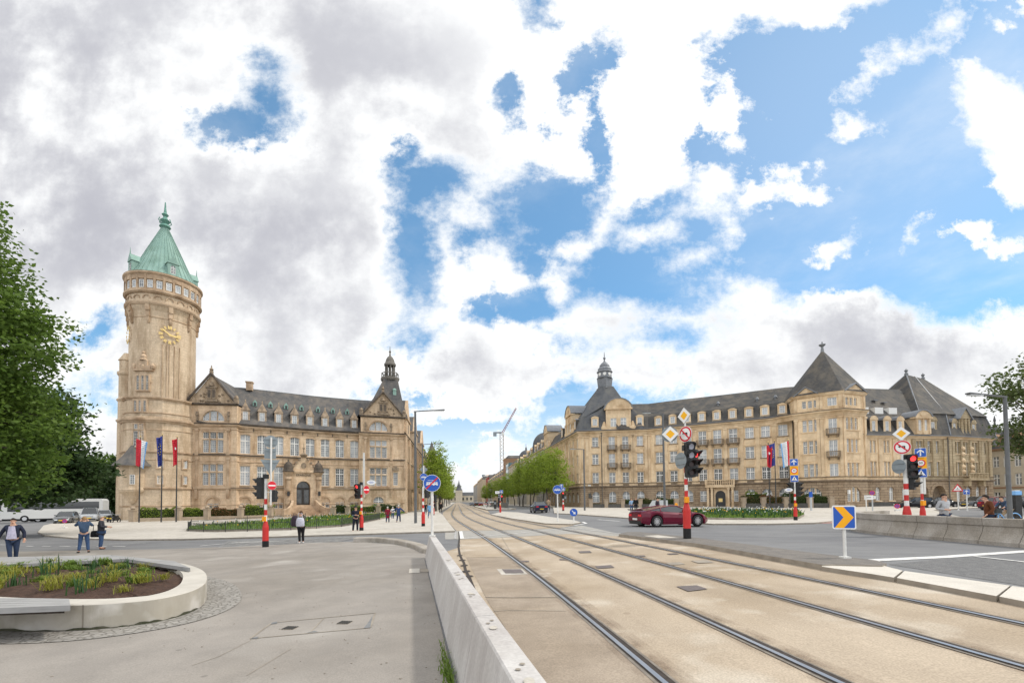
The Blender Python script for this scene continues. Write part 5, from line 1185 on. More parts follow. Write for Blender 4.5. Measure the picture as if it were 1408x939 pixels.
def balcony(fr, c, z, w, m=None):
	b = MB(); fbox(b, fr, c - w / 2, c + w / 2, z, z + .14, 0, .75); fbox(b, fr, c - w / 2, c + w / 2, z + .82, z + .92, .62, .75)
	for s in (-1, 1):
		fbox(b, fr, c + s * (w / 2 - .06) - .06, c + s * (w / 2 - .06) + .06, z + .14, z + .82, .62, .75); fbox(b, fr, c + s * (w / 2 - .06) - .06, c + s * (w / 2 - .06) + .06, z + .82, z + .92, 0, .62); fbox(b, fr, c + s * w * .32 - .1, c + s * w * .32 + .1, z - .35, z, 0, .5)
	n_ = int(w / .2)
	for k in range(1, n_): u = c - w / 2 + w * k / n_; fbox(b, fr, u - .03, u + .03, z + .14, z + .82, .66, .71)
	for k in range(1, 4):
		for s in (-1, 1): fbox(b, fr, c + s * (w / 2 - .04) - .03, c + s * (w / 2 - .04) + .03, z + .14, z + .82, .62 * k / 4, .62 * k / 4 + .05)
	b.build('balcony', M['rb_dark'], RB)
def pilaster(fr, u, w=.5, z0=4.95, z1=14.0, o=.16):
	fbox(trim, fr, u - w / 2, u + w / 2, z0, z1, 0, o); fbox(trim, fr, u - w / 2 - .08, u + w / 2 + .08, z1 - .3, z1, 0, o + .08); fbox(trim, fr, u - w / 2 - .06, u + w / 2 + .06, z0, z0 + .3, 0, o + .06)
def on_px(a, c, px):
	"""distance along segment a-c at which it is seen at photo column px"""
	k = (px - CX) / F; a, c = Vector(a), Vector(c); d = c - a
	t = (k * a.y - a.x) / (d.x - k * d.y); return t * d.length
# corner pavilion
Ca, Cb = (X(797.5, 87.3), 87.3), (X(893, 85.4), 85.4)
frC = Fr(Ca, Cb); cuts = [0] + [on_px(Ca, Cb, p) for p in (830.5, 851.5, 870.5)] + [frC.len]; cens = [on_px(Ca, Cb, p) for p in (819.4, 842.3, 861, 881.2)]
sub = lambda fr, a, c: Fr(fr.p(a, 0)[:2], fr.p(c, 0)[:2])
for i in range(4): std_bay(sub(frC, cuts[i], cuts[i + 1]), cens[i] - cuts[i], 1.15, (1, 2) if i in (1, 2) else ())
for p in (802, 808, 829, 833.5, 851.5, 870.5, 872.5, 889): pilaster(frC, on_px(Ca, Cb, p), .55)
pipe(RB, frC, on_px(Ca, Cb, 828), 0, 14.5, .25)
# the curved wing
wpx = [893, 917, 937, 957, 977.7, 999, 1021, 1043.5, 1066.5, 1095.5]; wcx = [907.3, 927.2, 946.9, 967.4, 988, 1009.8, 1032.5, 1054.6, 1078.7]
def rwd(p): return pl(p, [(893, 85.4), (930, 82.6), (1005, 78.2), (1080, 73.9), (1100, 72.9)])
RW = [(X(p, rwd(p)), rwd(p)) for p in wpx]
for i in range(9):
	fr = Fr(RW[i], RW[i + 1]); c = on_px(RW[i], RW[i + 1], wcx[i]); cen = i in (3, 4, 5)
	std_bay(fr, c, 1.3, (1, 2) if cen else (), small=i in (3, 5), arch=i != 4)
	for u in (.12, fr.len - .12): pilaster(fr, u, .38)
	dormer(RB, fr, c, 15.4, .2, 1.35, 1.6, 'seg', 'rb_trim', 'slate_rb', .8, 1.2, 2.0, pane='glass_light', sill=.25)
pipe(RB, Fr(RW[8], RW[9]), Fr(RW[8], RW[9]).len - .3, 0, 14.5, .22)
# main entrance: arched black door between paired columns, balustrade above
fe = Fr(RW[4], RW[5]); ue = on_px(RW[4], RW[5], 990.5); ent = MB()
fbox(ent, fe, ue - 2.3, ue + 2.3, 3.75, 4.2, 0, 1.0)
for s in (-1.95, -1.3, 1.3, 1.95): ent.lathe([(.24, RZ + .3), (.22, RZ + .8), (.18, 3.3), (.26, 3.5), (.26, 3.75)], 10, fe.p(ue + s, 0, .62)[:2]); fbox(ent, fe, ue + s - .28, ue + s + .28, RZ, RZ + .5, .3, .95)
f2 = Fr(fe.p(0, 0, .12)[:2], fe.p(fe.len, 0, .12)[:2]); wall_face(ent, f2, RZ, 3.75, [(ue, 1.6, RZ, 3.2, .8)], .4, 0, ue - 1.05, ue + 1.05)
fbox(ent, fe, ue - 2.3, ue + 2.3, 4.95, 5.08, .8, 1.0)
for k in range(14): u = ue - 2.2 + k * 4.4 / 13; fbox(ent, fe, u - .06, u + .06, 4.2, 4.95, .85, .97)
for s in (-2.2, 2.2): fbox(ent, fe, ue + s - .16, ue + s + .16, 4.2, 5.15, .76, 1.02)
fbox(ent, fe, ue - 2.6, ue + 2.6, RZ - .1, .32, 0, 1.6)
ent_o = ent.build('entrance_porch', M['rb_trim'], RB); db = MB(); f3 = Fr(fe.p(0, 0, .01)[:2], fe.p(fe.len, 0, .01)[:2])
db.prism([f3.p(ue - .8, RZ, 0), f3.p(ue + .8, RZ, 0)] + [f3.p(ue + x, z, 0) for x, z in reversed(arc_pts(1.6, 2.4, .8, 10))], Vector((*(fe.n * .06), 0)))
do = db.build('door', M['frame_dark'], RB); db = MB(); fbox(db, f3, ue - .3, ue + .3, 1.25, 1.85, .06, .1); db.build('door_plaque', M['gold'], do, origin=RB.location)
# polygonal turret
TPp = [(44.55, 71.3), (46.95, 68.95), (49.2, 67.3), (53.85, 68.9)]
TBK = [(55.2, 73.5), (52.6, 78.3), (46.5, 77.6)]
def triple_bay(fr, c, sp, lw, attic=True):
	ops = []; L3 = tuple((round(q, 3), lw) for q in (-sp, 0, sp))
	for k, (a, z) in enumerate(ROWS):
		ops += [(c + q, lw, a, z - .05, 0) for q in (-sp, 0, sp)]; place_window(RB, fr, c, a, -.2, (L3, round(z - .05 - a, 3), 4, .66, 2, 'single'), rnd.choice(['glass_mid', 'glass_light', 'glass_mid']))
		fbox(trim, fr, c - sp * 1.75, c + sp * 1.75, z, z + .14, 0, .1); fbox(trim, fr, c - sp * 1.75, c + sp * 1.75, a - .16, a - .02, 0, .12)
		if k: fbox(trim, fr, c - sp * 1.5, c + sp * 1.5, a - 1.2, a - .3, 0, .05)
		for q in (-.5, .5): fbox(trim, fr, c + q * sp - .06, c + q * sp + .06, a - .1, z + .1, 0, .09)
	wall_face(wall, fr, RG, RC, ops, .28)
	g3 = [(c, sp * 3.1, 1.2, 3.35, sp * 1.2)]; wall_face(base, fr, RZ, RG, g3, .3); arched_ring(base, fr, c, sp * 3.1, 3.35 - sp * 1.2, sp * 1.2, .3, .07)
	place_window(RB, fr, c, 1.2, -.2, (tuple((round(q, 3), round(lw * 1.05, 3)) for q in (-sp, 0, sp)), 2.1, 4, .62, 2, 'single'), 'glass_mid')
	for q in (-.5, .5): fbox(trim, fr, c + q * sp - .08, c + q * sp + .08, 1.2, 3.3, -.22, -.02)
	if attic:
		wall_face(wall, fr, RC, 17.5, [(c + q, lw, 15.6, 16.75, 0) for q in (-sp, 0, sp)], .25); place_window(RB, fr, c, 15.6, -.18, (L3, 1.15, 3, 0, 2, 'single'), 'glass_mid')
ft = [Fr(a, c) for a, c in zip(TPp, TPp[1:])]
triple_bay(ft[0], on_px(TPp[0], TPp[1], 1117), .78, .56)
triple_bay(ft[2], on_px(TPp[2], TPp[3], 1174.5), .93, .6)
fm_ = ft[1]; c = on_px(TPp[1], TPp[2], 1147.8); ops = []
for k, (a, z) in enumerate(ROWS):
	a2 = a - (.5 if k else 0); ops.append((c, 1.05, a2, z - .1, 0)); place_window(RB, fm_, c, a2, -.2, (((0, 1.05),), round(z - .1 - a2, 3), 4, 0, 2, 'double'), 'glass_light')
	fbox(trim, fm_, c - .75, c + .75, z - .02, z + .14, 0, .1)
	if k: balcony(fm_, c, a - .75, 1.75)
wall_face(wall, fm_, RG, RC, ops, .28); wall_face(base, fm_, RZ, RG, [], .3)
wall_face(wall, fm_, RC, 17.5, [(c, 1.15, 15.6, 16.85, 0)], .25); place_window(RB, fm_, c, 15.6, -.18, (((0, 1.15),), 1.25, 3, 0, 2, 'double'), 'glass_light')
for fr in ft:
	for u in (.22, fr.len - .22): pilaster(fr, u, .42); fbox(trim, fr, u - .2, u + .2, RC + .4, 17.3, 0, .1)
for a, q in zip([TPp[-1]] + TBK, TBK + [TPp[0]]): wall_face(wall, Fr(a, q), RC - .5, 17.5, [])
turret = TPp + TBK
trim.sweep(turret, [(-.05, 17.2), (.2, 17.25), (.35, 17.5), (.45, 17.65), (-.05, 17.75)], 0, True)
tr = MB(); apex = (50.6, 73.2); tp = [tuple(Vector(p) + (Vector(p) - Vector(apex)).normalized() * .55) for p in turret]
md = [tuple(Vector(p) + (Vector(apex) - Vector(p)) * .22) for p in tp]
hip_roof(tr, tp, 17.65, md, 19.4)
for a, q in zip(md, md[1:] + md[:1]): tr.poly([(*a, 19.4), (*q, 19.4), (*apex, 25.7)])
tr.build('turret_roof', M['slate_rb'], RB)
b = MB(); b.lathe([(.28, 25.3), (.2, 25.9), (.16, 26.2), (.45, 26.45), (.5, 26.6), (.12, 26.75), (.05, 27.1), (0, 27.1)], 10, apex); b.build('turret_finial', M['lead'], RB)
for fr, c in ((ft[0], ft[0].len / 2), (ft[2], ft[2].len / 2)):
	hw = fr.len / 2 - .15; b = MB(); b.prism([fr.p(c - hw, 17.6, .3), fr.p(c + hw, 17.6, .3), fr.p(c, 18.75, .3)], Vector((*(-fr.n * .4), 0)))
	for s in (-1, 1): b.prism([fr.p(c + s * (hw + .15), 17.68, .5), fr.p(c, 18.95, .5), fr.p(c, 18.8, .5), fr.p(c + s * (hw + .1), 17.52, .5)], Vector((*(-fr.n * 2.4), 0)), 1)
	b.build('pediment', [M['rb_trim'], M['zinc']], RB)
# right-hand mansard wing and end pavilion
S0, S1, S2 = (53.75, 69.2), (68.5, 71.4), (79.2, 74.9); SE = 11.2
frA, frB = Fr(S0, S1), Fr(S1, S2); R2 = ROWS[:2]
def pair(fr, c, sp, w, opsU, pane=None, hi=False):
	for k, (a, z) in enumerate(((5.05, 7.2), (8.6, 10.45))):
		opsU += [(c + q, w, a, z, 0) for q in (-sp / 2, sp / 2)]; place_window(RB, fr, c, a, -.24, ((-sp / 2, w), (sp / 2, w)) and (((round(-sp / 2, 3), w), (round(sp / 2, 3), w)), round(z - a, 3), 4, .66, 2, 'single'), pane or rnd.choice(['glass_mid', 'glass_light']))
		fbox(trim, fr, c - sp / 2 - w / 2 - .12, c + sp / 2 + w / 2 + .12, z + .03, z + .16, 0, .08); fbox(trim, fr, c - sp / 2 - w / 2 - .12, c + sp / 2 + w / 2 + .12, a - .16, a - .03, 0, .1)
ops = []; gop = []
for px in (1202.4, 1221.4, 1241): pair(frA, on_px(S0, S1, px), .62, .42, ops)
pair(frA, on_px(S0, S1, 1266), .56, .42, ops)
for px in (1280, 1290.6):
	for a, z in ((5.05, 7.2), (8.6, 10.45)): c = on_px(S0, S1, px); ops.append((c, .6, a, z, 0)); place_window(RB, frA, c, a, -.24, (((0, .6),), round(z - a, 3), 4, .66, 2, 'single'), 'glass_mid'); fbox(trim, frA, c - .45, c + .45, z + .03, z + .16, 0, .08)
uA = on_px(S0, S1, 1257.5)
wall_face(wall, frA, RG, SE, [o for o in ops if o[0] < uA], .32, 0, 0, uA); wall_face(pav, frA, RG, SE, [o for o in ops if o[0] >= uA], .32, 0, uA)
for px in (1206.8, 1225.5, 1244.5): pass
for px in (1207, 1225.5, 1243.5):
	c = on_px(S0, S1, px); gop.append((c, .8, 1.3, 3.35, .4)); place_window(RB, frA, c, 1.3, -.2, (((0, .8),), 2.05, 4, .62, 2, 'double'), 'glass_mid'); arched_ring(base, frA, c, .8, 2.95, .4, .25, .06); fbox(trim, frA, c - .6, c + .6, 1.1, 1.28, 0, .14)
cg, cd_ = on_px(S0, S1, 1290.6), on_px(S0, S1, 1271)
gop += [(cg, 2.3, RZ, 3.5, 1.15), (cd_, 1.5, RZ, 3.4, .75)]; wall_face(base, frA, RZ, RG, gop, .8); arched_ring(base, frA, cg, 2.3, 2.35, 1.15, .45, .1)
gb = MB(); gb.poly([frA.p(cg - 1.2, RZ, -.8), frA.p(cg + 1.2, RZ, -.8), frA.p(cg + 1.2, 3.6, -.8), frA.p(cg - 1.2, 3.6, -.8)]); fbox(gb, frA, cg - .04, cg + .04, RZ, 3.5, -.8, -.74); fbox(gb, frA, cg - 1.15, cg + 1.15, 2.2, 2.3, -.8, -.72); gb.build('gateway_door', M['rb_dark'], RB)
gb = MB(); gb.poly([frA.p(cd_ - .8, RZ, -.7), frA.p(cd_ + .8, RZ, -.7), frA.p(cd_ + .8, 3.5, -.7), frA.p(cd_ - .8, 3.5, -.7)]); fbox(gb, frA, cd_ - .04, cd_ + .04, RZ, 3.3, -.7, -.64); gb.build('gateway_door', M['wood_dark'], RB)
pipe(RB, frA, frA.len - .1, 0, 11, .2)
opsB = []; gB = []
for px, sp in ((1317.8, .7), (1329.5, .66), (1342, .7)): pair(frB, on_px(S1, S2, px), sp * 1.15, .5, opsB, 'glass_dark')
for a, z in ((5.05, 7.2), (8.6, 10.45)): c = on_px(S1, S2, 1356); opsB.append((c, .7, a, z, 0)); place_window(RB, frB, c, a, -.24, (((0, .7),), round(z - a, 3), 4, .66, 2, 'single'), 'glass_dark')
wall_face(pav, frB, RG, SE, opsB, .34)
for px, w in ((1318.5, 1.2), (1332, 1.4), (1345, 1.2), (1357, .9)):
	c = on_px(S1, S2, px); gB.append((c, w, 1.0, 3.5, w / 2)); place_window(RB, frB, c, 1.0, -.3, (((0, w),), 2.5, 4, .64, 2, 'double'), 'glass_mid'); arched_ring(base, frB, c, w, 3.5 - w / 2, w / 2, .25, .06)
wall_face(base, frB, RZ, RG, gB, .4)
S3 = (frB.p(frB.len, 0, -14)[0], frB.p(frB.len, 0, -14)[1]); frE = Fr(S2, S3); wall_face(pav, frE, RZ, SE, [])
for fr, L_ in ((frA, (1194, 1211.5, 1231, 1250.5, 1258, 1274, 1285.5, 1301)), (frB, (1307.5, 1312, 1323.5, 1335.8, 1348.5, 1352, 1362))):
	a, q = (S0, S1) if fr is frA else (S1, S2)
	for p in L_: u = on_px(a, q, p); fbox(trim if p < 1255 else pav, fr, u - .3, u + .3, 4.95, 10.7, 0, .17)
fbb = MB(); cbx = on_px(S1, S2, 1336); fbox(fbb, frB, cbx - 2.4, cbx + 2.4, RG, RG + .3, 0, 1.1); fbox(fbb, frB, cbx - 2.4, cbx + 2.4, RG + 1.0, RG + 1.15, .9, 1.1)
for k in range(13): u = cbx - 2.3 + k * 4.6 / 12; fbox(fbb, frB, u - .07, u + .07, RG + .3, RG + 1.0, .95, 1.07)
for s in (-1.8, 1.8): fbox(fbb, frB, cbx + s - .25, cbx + s + .25, RG - .9, RG, 0, .8)
fbb.build('balcony', M['rb_pav'], RB)
cv = MB()
for px in (1324, 1336):
	u = on_px(S1, S2, px)
	for z in (5.6, 6.4, 7.4, 8.4, 9.3): cv.lathe([(0, z - .4), (.3, z - .1), (.36, z + .1), (.2, z + .35), (0, z + .5)], 8, frB.p(u, 0, .15)[:2])
cv.build('facade_carving', M['rb_trim'], RB)
# avenue side
V0, V1 = Ca, along(Ca, 33); frV = Fr(V1, V0); nb = 10; bw = frV.len / nb; ops = []; gop = []; lst = []
for i in range(nb):
	c = (i + .5) * bw
	for a, z in ROWS: ops.append((c, 1.2, a, z, 0)); lst.append((frV, c, a, -.22, (((0, 1.2),), round(z - a, 3), 3, .62, 2, 'double')))
	gop.append((c, 1.3, 1.35, 3.35, .65)); lst.append((frV, c, 1.35, -.2, (((0, 1.3),), 2.0, 3, .6, 2, 'double'))); arched_ring(base, frV, c, 1.3, 2.7, .65, .3, .07)
	for s in (-.5, .5): pilaster(frV, c + s * bw * .9, .5, o=.24)
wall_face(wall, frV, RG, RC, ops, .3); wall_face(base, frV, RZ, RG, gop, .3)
merged_windows(RB, lst, 'glass_mid')
# string courses, cornices
def rb_course(path, b, z, h, o): b.sweep(path, [(-.05, z), (o * .5, z), (o, z + h * .4), (o, z + h), (-.05, z + h + .05)])
P_all = [V1, V0] + [Cb] + RW[1:] + TPp + [S0, S1, S2, S3]
P_all = [V1, V0, Cb] + RW[1:-1] + TPp + [(S0[0] + .1, S0[1] + .02), S1, S2, S3]
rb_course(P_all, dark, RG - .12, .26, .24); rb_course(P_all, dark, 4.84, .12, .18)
P_hi = [V1, V0, Cb] + RW[1:-1] + TPp
trim.sweep(P_hi, [(-.05, 14.0), (.1, 14.05), (.14, 14.3), (.2, 14.35), (.3, 14.55), (.55, 14.7), (.58, 14.85), (-.05, 14.95)])
dark.sweep(P_hi, [(.3, 14.88), (.62, 14.88), (.64, 15.0), (.3, 15.02)])
trim.sweep([S0, S1, S2, S3], [(-.05, 10.75), (.12, 10.8), (.2, 11.0), (.4, 11.1), (.42, 11.2), (-.05, 11.28)])
b = MB(); b.sweep(P_hi[:-4] + [RW[-1]], [(.3, 15.02), (.7, 15.0), (.7, 15.1), (.2, 15.16)]); b.sweep([S0, S1, S2, S3], [(.2, 11.2), (.55, 11.2), (.55, 11.32), (.2, 11.34)]); b.build('gutter', M['zinc'], RB)
plm = MB(); plm.sweep([(S0[0] - 5, S0[1] - 1.2)] + [S0, S1], [(-.1, RZ), (.12, RZ), (.12, 1.0), (-.1, 1.05)]); plm.build('dark_plinth', M['plinth_dark'], RB)
# roofs
def mans(b, path, z0, out, zb, ib, zr, ir, closed_end=True):
	fs = [Fr(a, c) for a, c in zip(path, path[1:])]; R_ = []
	for i, p in enumerate(path):
		n0 = fs[max(0, i - 1)].n; n1 = fs[min(i, len(fs) - 1)].n; n_ = (n0 + n1); n_ = n_ / max(.4, n_.dot(n0)) if i not in (0, len(path) - 1) else n0
		P = Vector(p); R_.append([(*(P + n_ * out), z0), (*(P - n_ * ib), zb), (*(P - n_ * ir), zr), (*(P - n_ * 2 * ir), z0)])
	for a, c in zip(R_, R_[1:]):
		for k in range(3): b.poly([a[k], c[k], c[k + 1], a[k + 1]])
	return R_
mans(roof, [V1, V0], 15.05, .5, 17.8, 1.2, 21.0, 6.5)
mans(roof, [(Cb[0] - 6, Cb[1] + .2), Cb] + RW[1:] + [(RW[-1][0] + 2.5, RW[-1][1] - .6)], 15.05, .5, 17.6, 1.0, 21.2, 6.6)
# corner roof with lantern
qc = [Vector(Ca) + Vector((-.5, -.5)), Vector(Cb) + Vector((-1.0, -.5)), Vector(Cb) + Vector((.3, 10.5)), Vector(along(Ca, 11)) + Vector((-.5, 0))]; qc = [tuple(p) for p in qc]
cc_ = Vector((X(834, 92.3), 92.3)); brk = [tuple(Vector(p) + (cc_ - Vector(p)) * .16) for p in qc]; md = [tuple(Vector(p) + (cc_ - Vector(p)) * .53) for p in qc]
tq = [tuple(cc_ + Vector(s) * 1.4) for s in ((-1, -1), (1, -1), (1, 1), (-1, 1))]
b = MB(); hip_roof(b, qc, 15.05, brk, 18.0); hip_roof(b, brk, 18.0, md, 21.6); hip_roof(b, md, 21.6, tq, 24.6); b.build('corner_roof', M['slate_blue'], RB)
b = MB(); b.lathe([(1.75, 24.3), (1.4, 24.6), (1.6, 26.4), (1.7, 26.5)], 4, tuple(cc_)); b.lathe([(1.35, 26.4), (1.55, 26.6), (1.45, 26.75), (1.4, 27.6), (1.65, 27.8), (1.35, 28.1), (1.4, 28.4), (1.0, 28.9), (1.05, 29.1), (.7, 29.6), (.2, 30.0), (.12, 30.4), (.3, 30.7), (.1, 31.0), (.04, 32.0), (0, 32.0)], 10, tuple(cc_)); lan = b.build('lantern', M['zinc'], RB)
b = MB(); ang = math.atan2(-cc_.y, -cc_.x)
for k in (-1, 0, 1): a = ang + k * .75; n_ = Vector((math.cos(a), math.sin(a))); t_ = Vector((-n_.y, n_.x)); b.prism([(cc_.x + n_.x * 1.36 + t_.x * .34 * math.cos(q * PI / 4), cc_.y + n_.y * 1.36 + t_.y * .34 * math.cos(q * PI / 4), 27.2 + .34 * math.sin(q * PI / 4)) for q in range(8)], (n_.x * .1, n_.y * .1, 0))
b.build('lantern_opening', M['frame_white'], lan, origin=RB.location)
# gabled dormers of the corner: front and avenue side
def big_dormer(fr, u, w, z0, h, arch, m='rb_trim', depth=4, sc=True):
	b = MB(); l, r = u - w / 2, u + w / 2; f2 = Fr(fr.p(0, 0, .65)[:2], fr.p(fr.len, 0, .65)[:2]); cs = (u - w * .2, u + w * .2)
	wall_face(b, f2, z0, z0 + h, [(c, w * .24, z0 + .6, z0 + 2.25, 0) for c in cs], .2, 0, l, r)
	for s in (l, r): b.poly([fr.p(s, z0, .65), fr.p(s, z0 + h, .65), fr.p(s, z0 + h, -depth), fr.p(s, z0, -depth)])
	pts = arc_pts(w + .5, z0 + h, w * .42, 10); b.prism([fr.p(u + x, z, .77) for x, z in pts], Vector((*(-fr.n * .5), 0)))
	for (x0, a0), (x1, a1) in zip(pts, pts[1:]): b.prism([fr.p(u + x0, a0, .89), fr.p(u + x1, a1, .89), fr.p(u + x1 * 1.08, a1 + .16, .89), fr.p(u + x0 * 1.08, a0 + .16, .89)], Vector((*(-fr.n * depth), 0)), 1)
	fbox(b, fr, l - .3, r + .3, z0 + h - .16, z0 + h + .08, 0, .89)
	for q in (l + .15, u, r - .15): fbox(b, fr, q - .14, q + .14, z0 + .1, z0 + h - .16, .44, .77)
	if sc:
		for s in (-1, 1): b.lathe([(0, z0), (.55, z0 + .1), (.6, z0 + .5), (.4, z0 + .9), (.22, z0 + 1.5), (0, z0 + 1.7)], 10, fr.p(u + s * (w / 2 + .35), 0, .35)[:2])
	b.prism([fr.p(u + .6 * math.cos(k * PI / 6), z0 + h + w * .18 + .4 * math.sin(k * PI / 6), .77) for k in range(12)], Vector((*(fr.n * .07), 0)), 0)
	d = b.build('gabled_dormer', [M[m], M['zinc']], RB); wb = MB(); key = (tuple((round(c - u, 3), round(w * .24, 3)) for c in cs), 1.65, 3, .62, 2, 'double'); fmh, pmh = win_mesh(key)
	for me, mi in ((fmh, 0), (pmh, 1)):
		wb.add([(*(fr.A + fr.t * (u + v.co.x) + fr.n * (.5 - v.co.y)), z0 + .6 + v.co.z) for v in me.vertices], [list(p.vertices) for p in me.polygons], mi)
	wb.build('dormer_window', [M['frame_white'], M['glass_light']], d, origin=RB.location)
big_dormer(frC, (on_px(Ca, Cb, 842.3) + on_px(Ca, Cb, 861)) / 2, 4.6, 15.0, 4.0, True)
big_dormer(frV, frV.len - 5.5, 4.6, 15.0, 4.0, True); big_dormer(frV, 4, 4.6, 15.0, 4.0, True)
for fr, u in ((frC, cens[0]), (frC, cens[3]), (frV, frV.len - 9.5), (frV, frV.len - 13), (frV, frV.len - 2.0)): dormer(RB, fr, u, 15.7, .32, 1.4, 1.75, 'seg', 'rb_trim', 'slate_rb', .85, 1.3, 2.0, sill=.25)
# mansard of the right wing, its dormers and the end hip roof
sa = Vector(S0) - frA.t * 3.0
mans(roof, [tuple(sa), S1], 11.3, .45, 14.9, 1.7, 20.4, 7.2)
qe = [Vector(frA.p(frA.len - 5.5, 0, .45)[:2]), Vector(frB.p(-.0, 0, .5)[:2]), Vector(frB.p(frB.len + .45, 0, .45)[:2]), Vector(frB.p(frB.len + .45, 0, -14)[:2]), Vector(frA.p(frA.len - 5.5, 0, -15)[:2])]
ce = Vector((X(1272, 82.), 82.)); be = [tuple(p + (ce - p) * .13) for p in qe]; qe = [tuple(p) for p in qe]
r0, r1 = Vector((X(1252, 80), 80)), Vector((X(1275, 83), 83)); te = [r0, (r0 + r1) / 2, r1, r1, r0]
b = MB(); hip_roof(b, qe, 11.3, be, 14.9); hip_roof(b, [tuple(Vector(p) + (Vector(p) - ce).normalized() * .3) for p in be], 14.9, [tuple(p) for p in te], 23.4); b.build('end_roof', M['slate_rb'], RB)
for p in (r0, r1): b = MB(); b.lathe([(.25, 23.2), (.3, 23.5), (.15, 23.8), (.3, 24.1), (.05, 24.4), (0, 24.5)], 8, tuple(p)); b.build('roof_finial', M['lead'], RB)
b = MB()
for k in range(len(be)): b.tube([(*qe[k], 11.35), (*be[k], 14.95), (*te[k], 23.42)], .1, 5)
b.build('roof_hip', M['zinc'], RB)
for px in (1203.6, 1222, 1240.3): dormer(RB, frA, on_px(S0, S1, px), 11.5, .12, 1.35, 2.1, 'arch', 'rb_trim', 'slate_rb', .6, 1.6, 2.2, sill=.35)
for px in (1285, ): dormer(RB, frA, on_px(S0, S1, px), 11.5, .12, 1.5, 2.1, 'arch', 'rb_pav', 'slate_rb', .7, 1.6, 2.2, sill=.35)
big_dormer(frA, on_px(S0, S1, 1266.7), 2.6, 11.4, 2.6, True, 'rb_trim', 3, False)
for px in (1314.6, 1341): dormer(RB, frB, on_px(S1, S2, px), 11.5, .12, 1.3, 2.0, 'arch', 'rb_pav', 'slate_rb', .65, 1.5, 2.2, sill=.35)
fr = frB; u = on_px(S1, S2, 1329); b = MB(); w = 2.6; f2 = Fr(fr.p(0, 0, .05)[:2], fr.p(fr.len, 0, .05)[:2]); wall_face(b, f2, 11.4, 14.2, [(u - .4, .55, 11.9, 13.6, 0), (u + .4, .55, 11.9, 13.6, 0)], .2, 0, u - w / 2, u + w / 2)
for s in (-1, 1): b.poly([fr.p(u + s * w / 2, 11.4, .05), fr.p(u + s * w / 2, 14.2, .05), fr.p(u + s * w / 2, 14.2, -3), fr.p(u + s * w / 2, 11.4, -3)])
b.prism([fr.p(u - w / 2 - .3, 14.2, .2), fr.p(u + w / 2 + .3, 14.2, .2), fr.p(u, 15.8, .2)], Vector((*(-fr.n * .4), 0)))
for s in (-1, 1): b.prism([fr.p(u + s * (w / 2 + .5), 14.15, .4), fr.p(u, 16.05, .4), fr.p(u, 15.85, .4), fr.p(u + s * (w / 2 + .4), 14.0, .4)], Vector((*(-fr.n * 4), 0)), 1)
for s in (-1, 0, 1): b.lathe([(.2, 11.5), (.2, 14.1)], 8, fr.p(u + s * .85, 0, .15)[:2])
b.build('gabled_dormer', [M['rb_pav'], M['zinc']], RB)
for px in (1207, 1227.5, 1247): # low attic lights above the break of the mansard
	u = on_px(S0, S1, px); b = MB(); o = -1.75; fbox(b, frA, u - .75, u + .75, 14.95, 15.95, o - 1.6, o); b.build('attic_light', M['frame_white'], RB)
for px, py in ((1226, 548), (1233, 538), (1300, 555), (1270, 533)): pass
for u, o, z in ((6.5, -4.2, 17.6), (7.8, -3.8, 17.2), (13.5, -2.6, 16.0)): b = MB(); b.box((*frA.p(u, 0, o)[:2], z), (.7, .8, .12), rz=frA.rz); b.build('skylight', M['zinc'], RB)
for px, dz in ((988, 0), (1043, 0), (1069, 0)):
	i = max(k for k in range(9) if wpx[k] <= px); fr = Fr(RW[i], RW[i + 1]); P = fr.p(on_px(RW[i], RW[i + 1], px), 0, -2.6); b = MB(); b.lathe([(.2, 18.0), (.2, 18.8), (.35, 18.85), (.1, 19.3), (0, 19.3)], 8, P[:2]); b.build('roof_vent', M['zinc'], RB)
# small fittings on the walls
b = MB(); fbox(b, ft[2], .1, .45, 2.3, 2.9, .3, .5); b.build('wall_box', M['frame_white'], RB)
b = MB(); fbox(b, frC, on_px(Ca, Cb, 809), on_px(Ca, Cb, 813.5), 2.2, 3.1, 0, .06); b.build('wall_plaque', M['plinth_dark'], RB)
b = MB(); fbox(b, frC, on_px(Ca, Cb, 808.5), on_px(Ca, Cb, 812.5), 4.45, 4.7, .2, .26); b.build('street_nameplate', M['frame_white'], RB)
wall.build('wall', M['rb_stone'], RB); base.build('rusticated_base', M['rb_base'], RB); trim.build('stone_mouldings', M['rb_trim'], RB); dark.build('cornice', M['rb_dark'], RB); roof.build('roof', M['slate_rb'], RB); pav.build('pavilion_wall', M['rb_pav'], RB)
# ------------------------------------------------------------------ street furniture
mat('red_paint', (.55, .028, .024), (.48, .025, .022), 3, .45, spec=.4); mat('white_paint', (.78, .77, .74), (.68, .67, .64), 6, .5); mat('black_paint', (.012, .012, .013), rough=.4)
mat('galv', (.50, .52, .53), (.42, .44, .45), 6, .45, spec=.4); mat('sign_back', (.27, .31, .33), (.22, .255, .275), 4, .5); mat('post_white', (.72, .71, .68), (.64, .63, .60), 5, .5)
mat('sign_blue', (.025, .105, .46), rough=.35); mat('sign_red', (.62, .025, .04), rough=.35); mat('sign_white', (.80, .80, .79), rough=.35); mat('sign_yellow', (.90, .46, .015), rough=.35); mat('sign_orange', (.92, .42, .01), rough=.35); mat('sign_black', (.015, .015, .016), rough=.4)
mat('lamp_grey', (.10, .105, .11), (.13, .135, .14), 3, .5); mat('plastic_dark', (.02, .021, .022), (.035, .036, .037), 8, .5); mat('lens_off', (.05, .03, .03), rough=.2); mat('amber', (.85, .33, .01), rough=.35)
mat('lens_red', (1, .05, .05), rough=.3, emit=1.6); mat('white_glow', (.30, .31, .36), rough=.3, emit=.35)
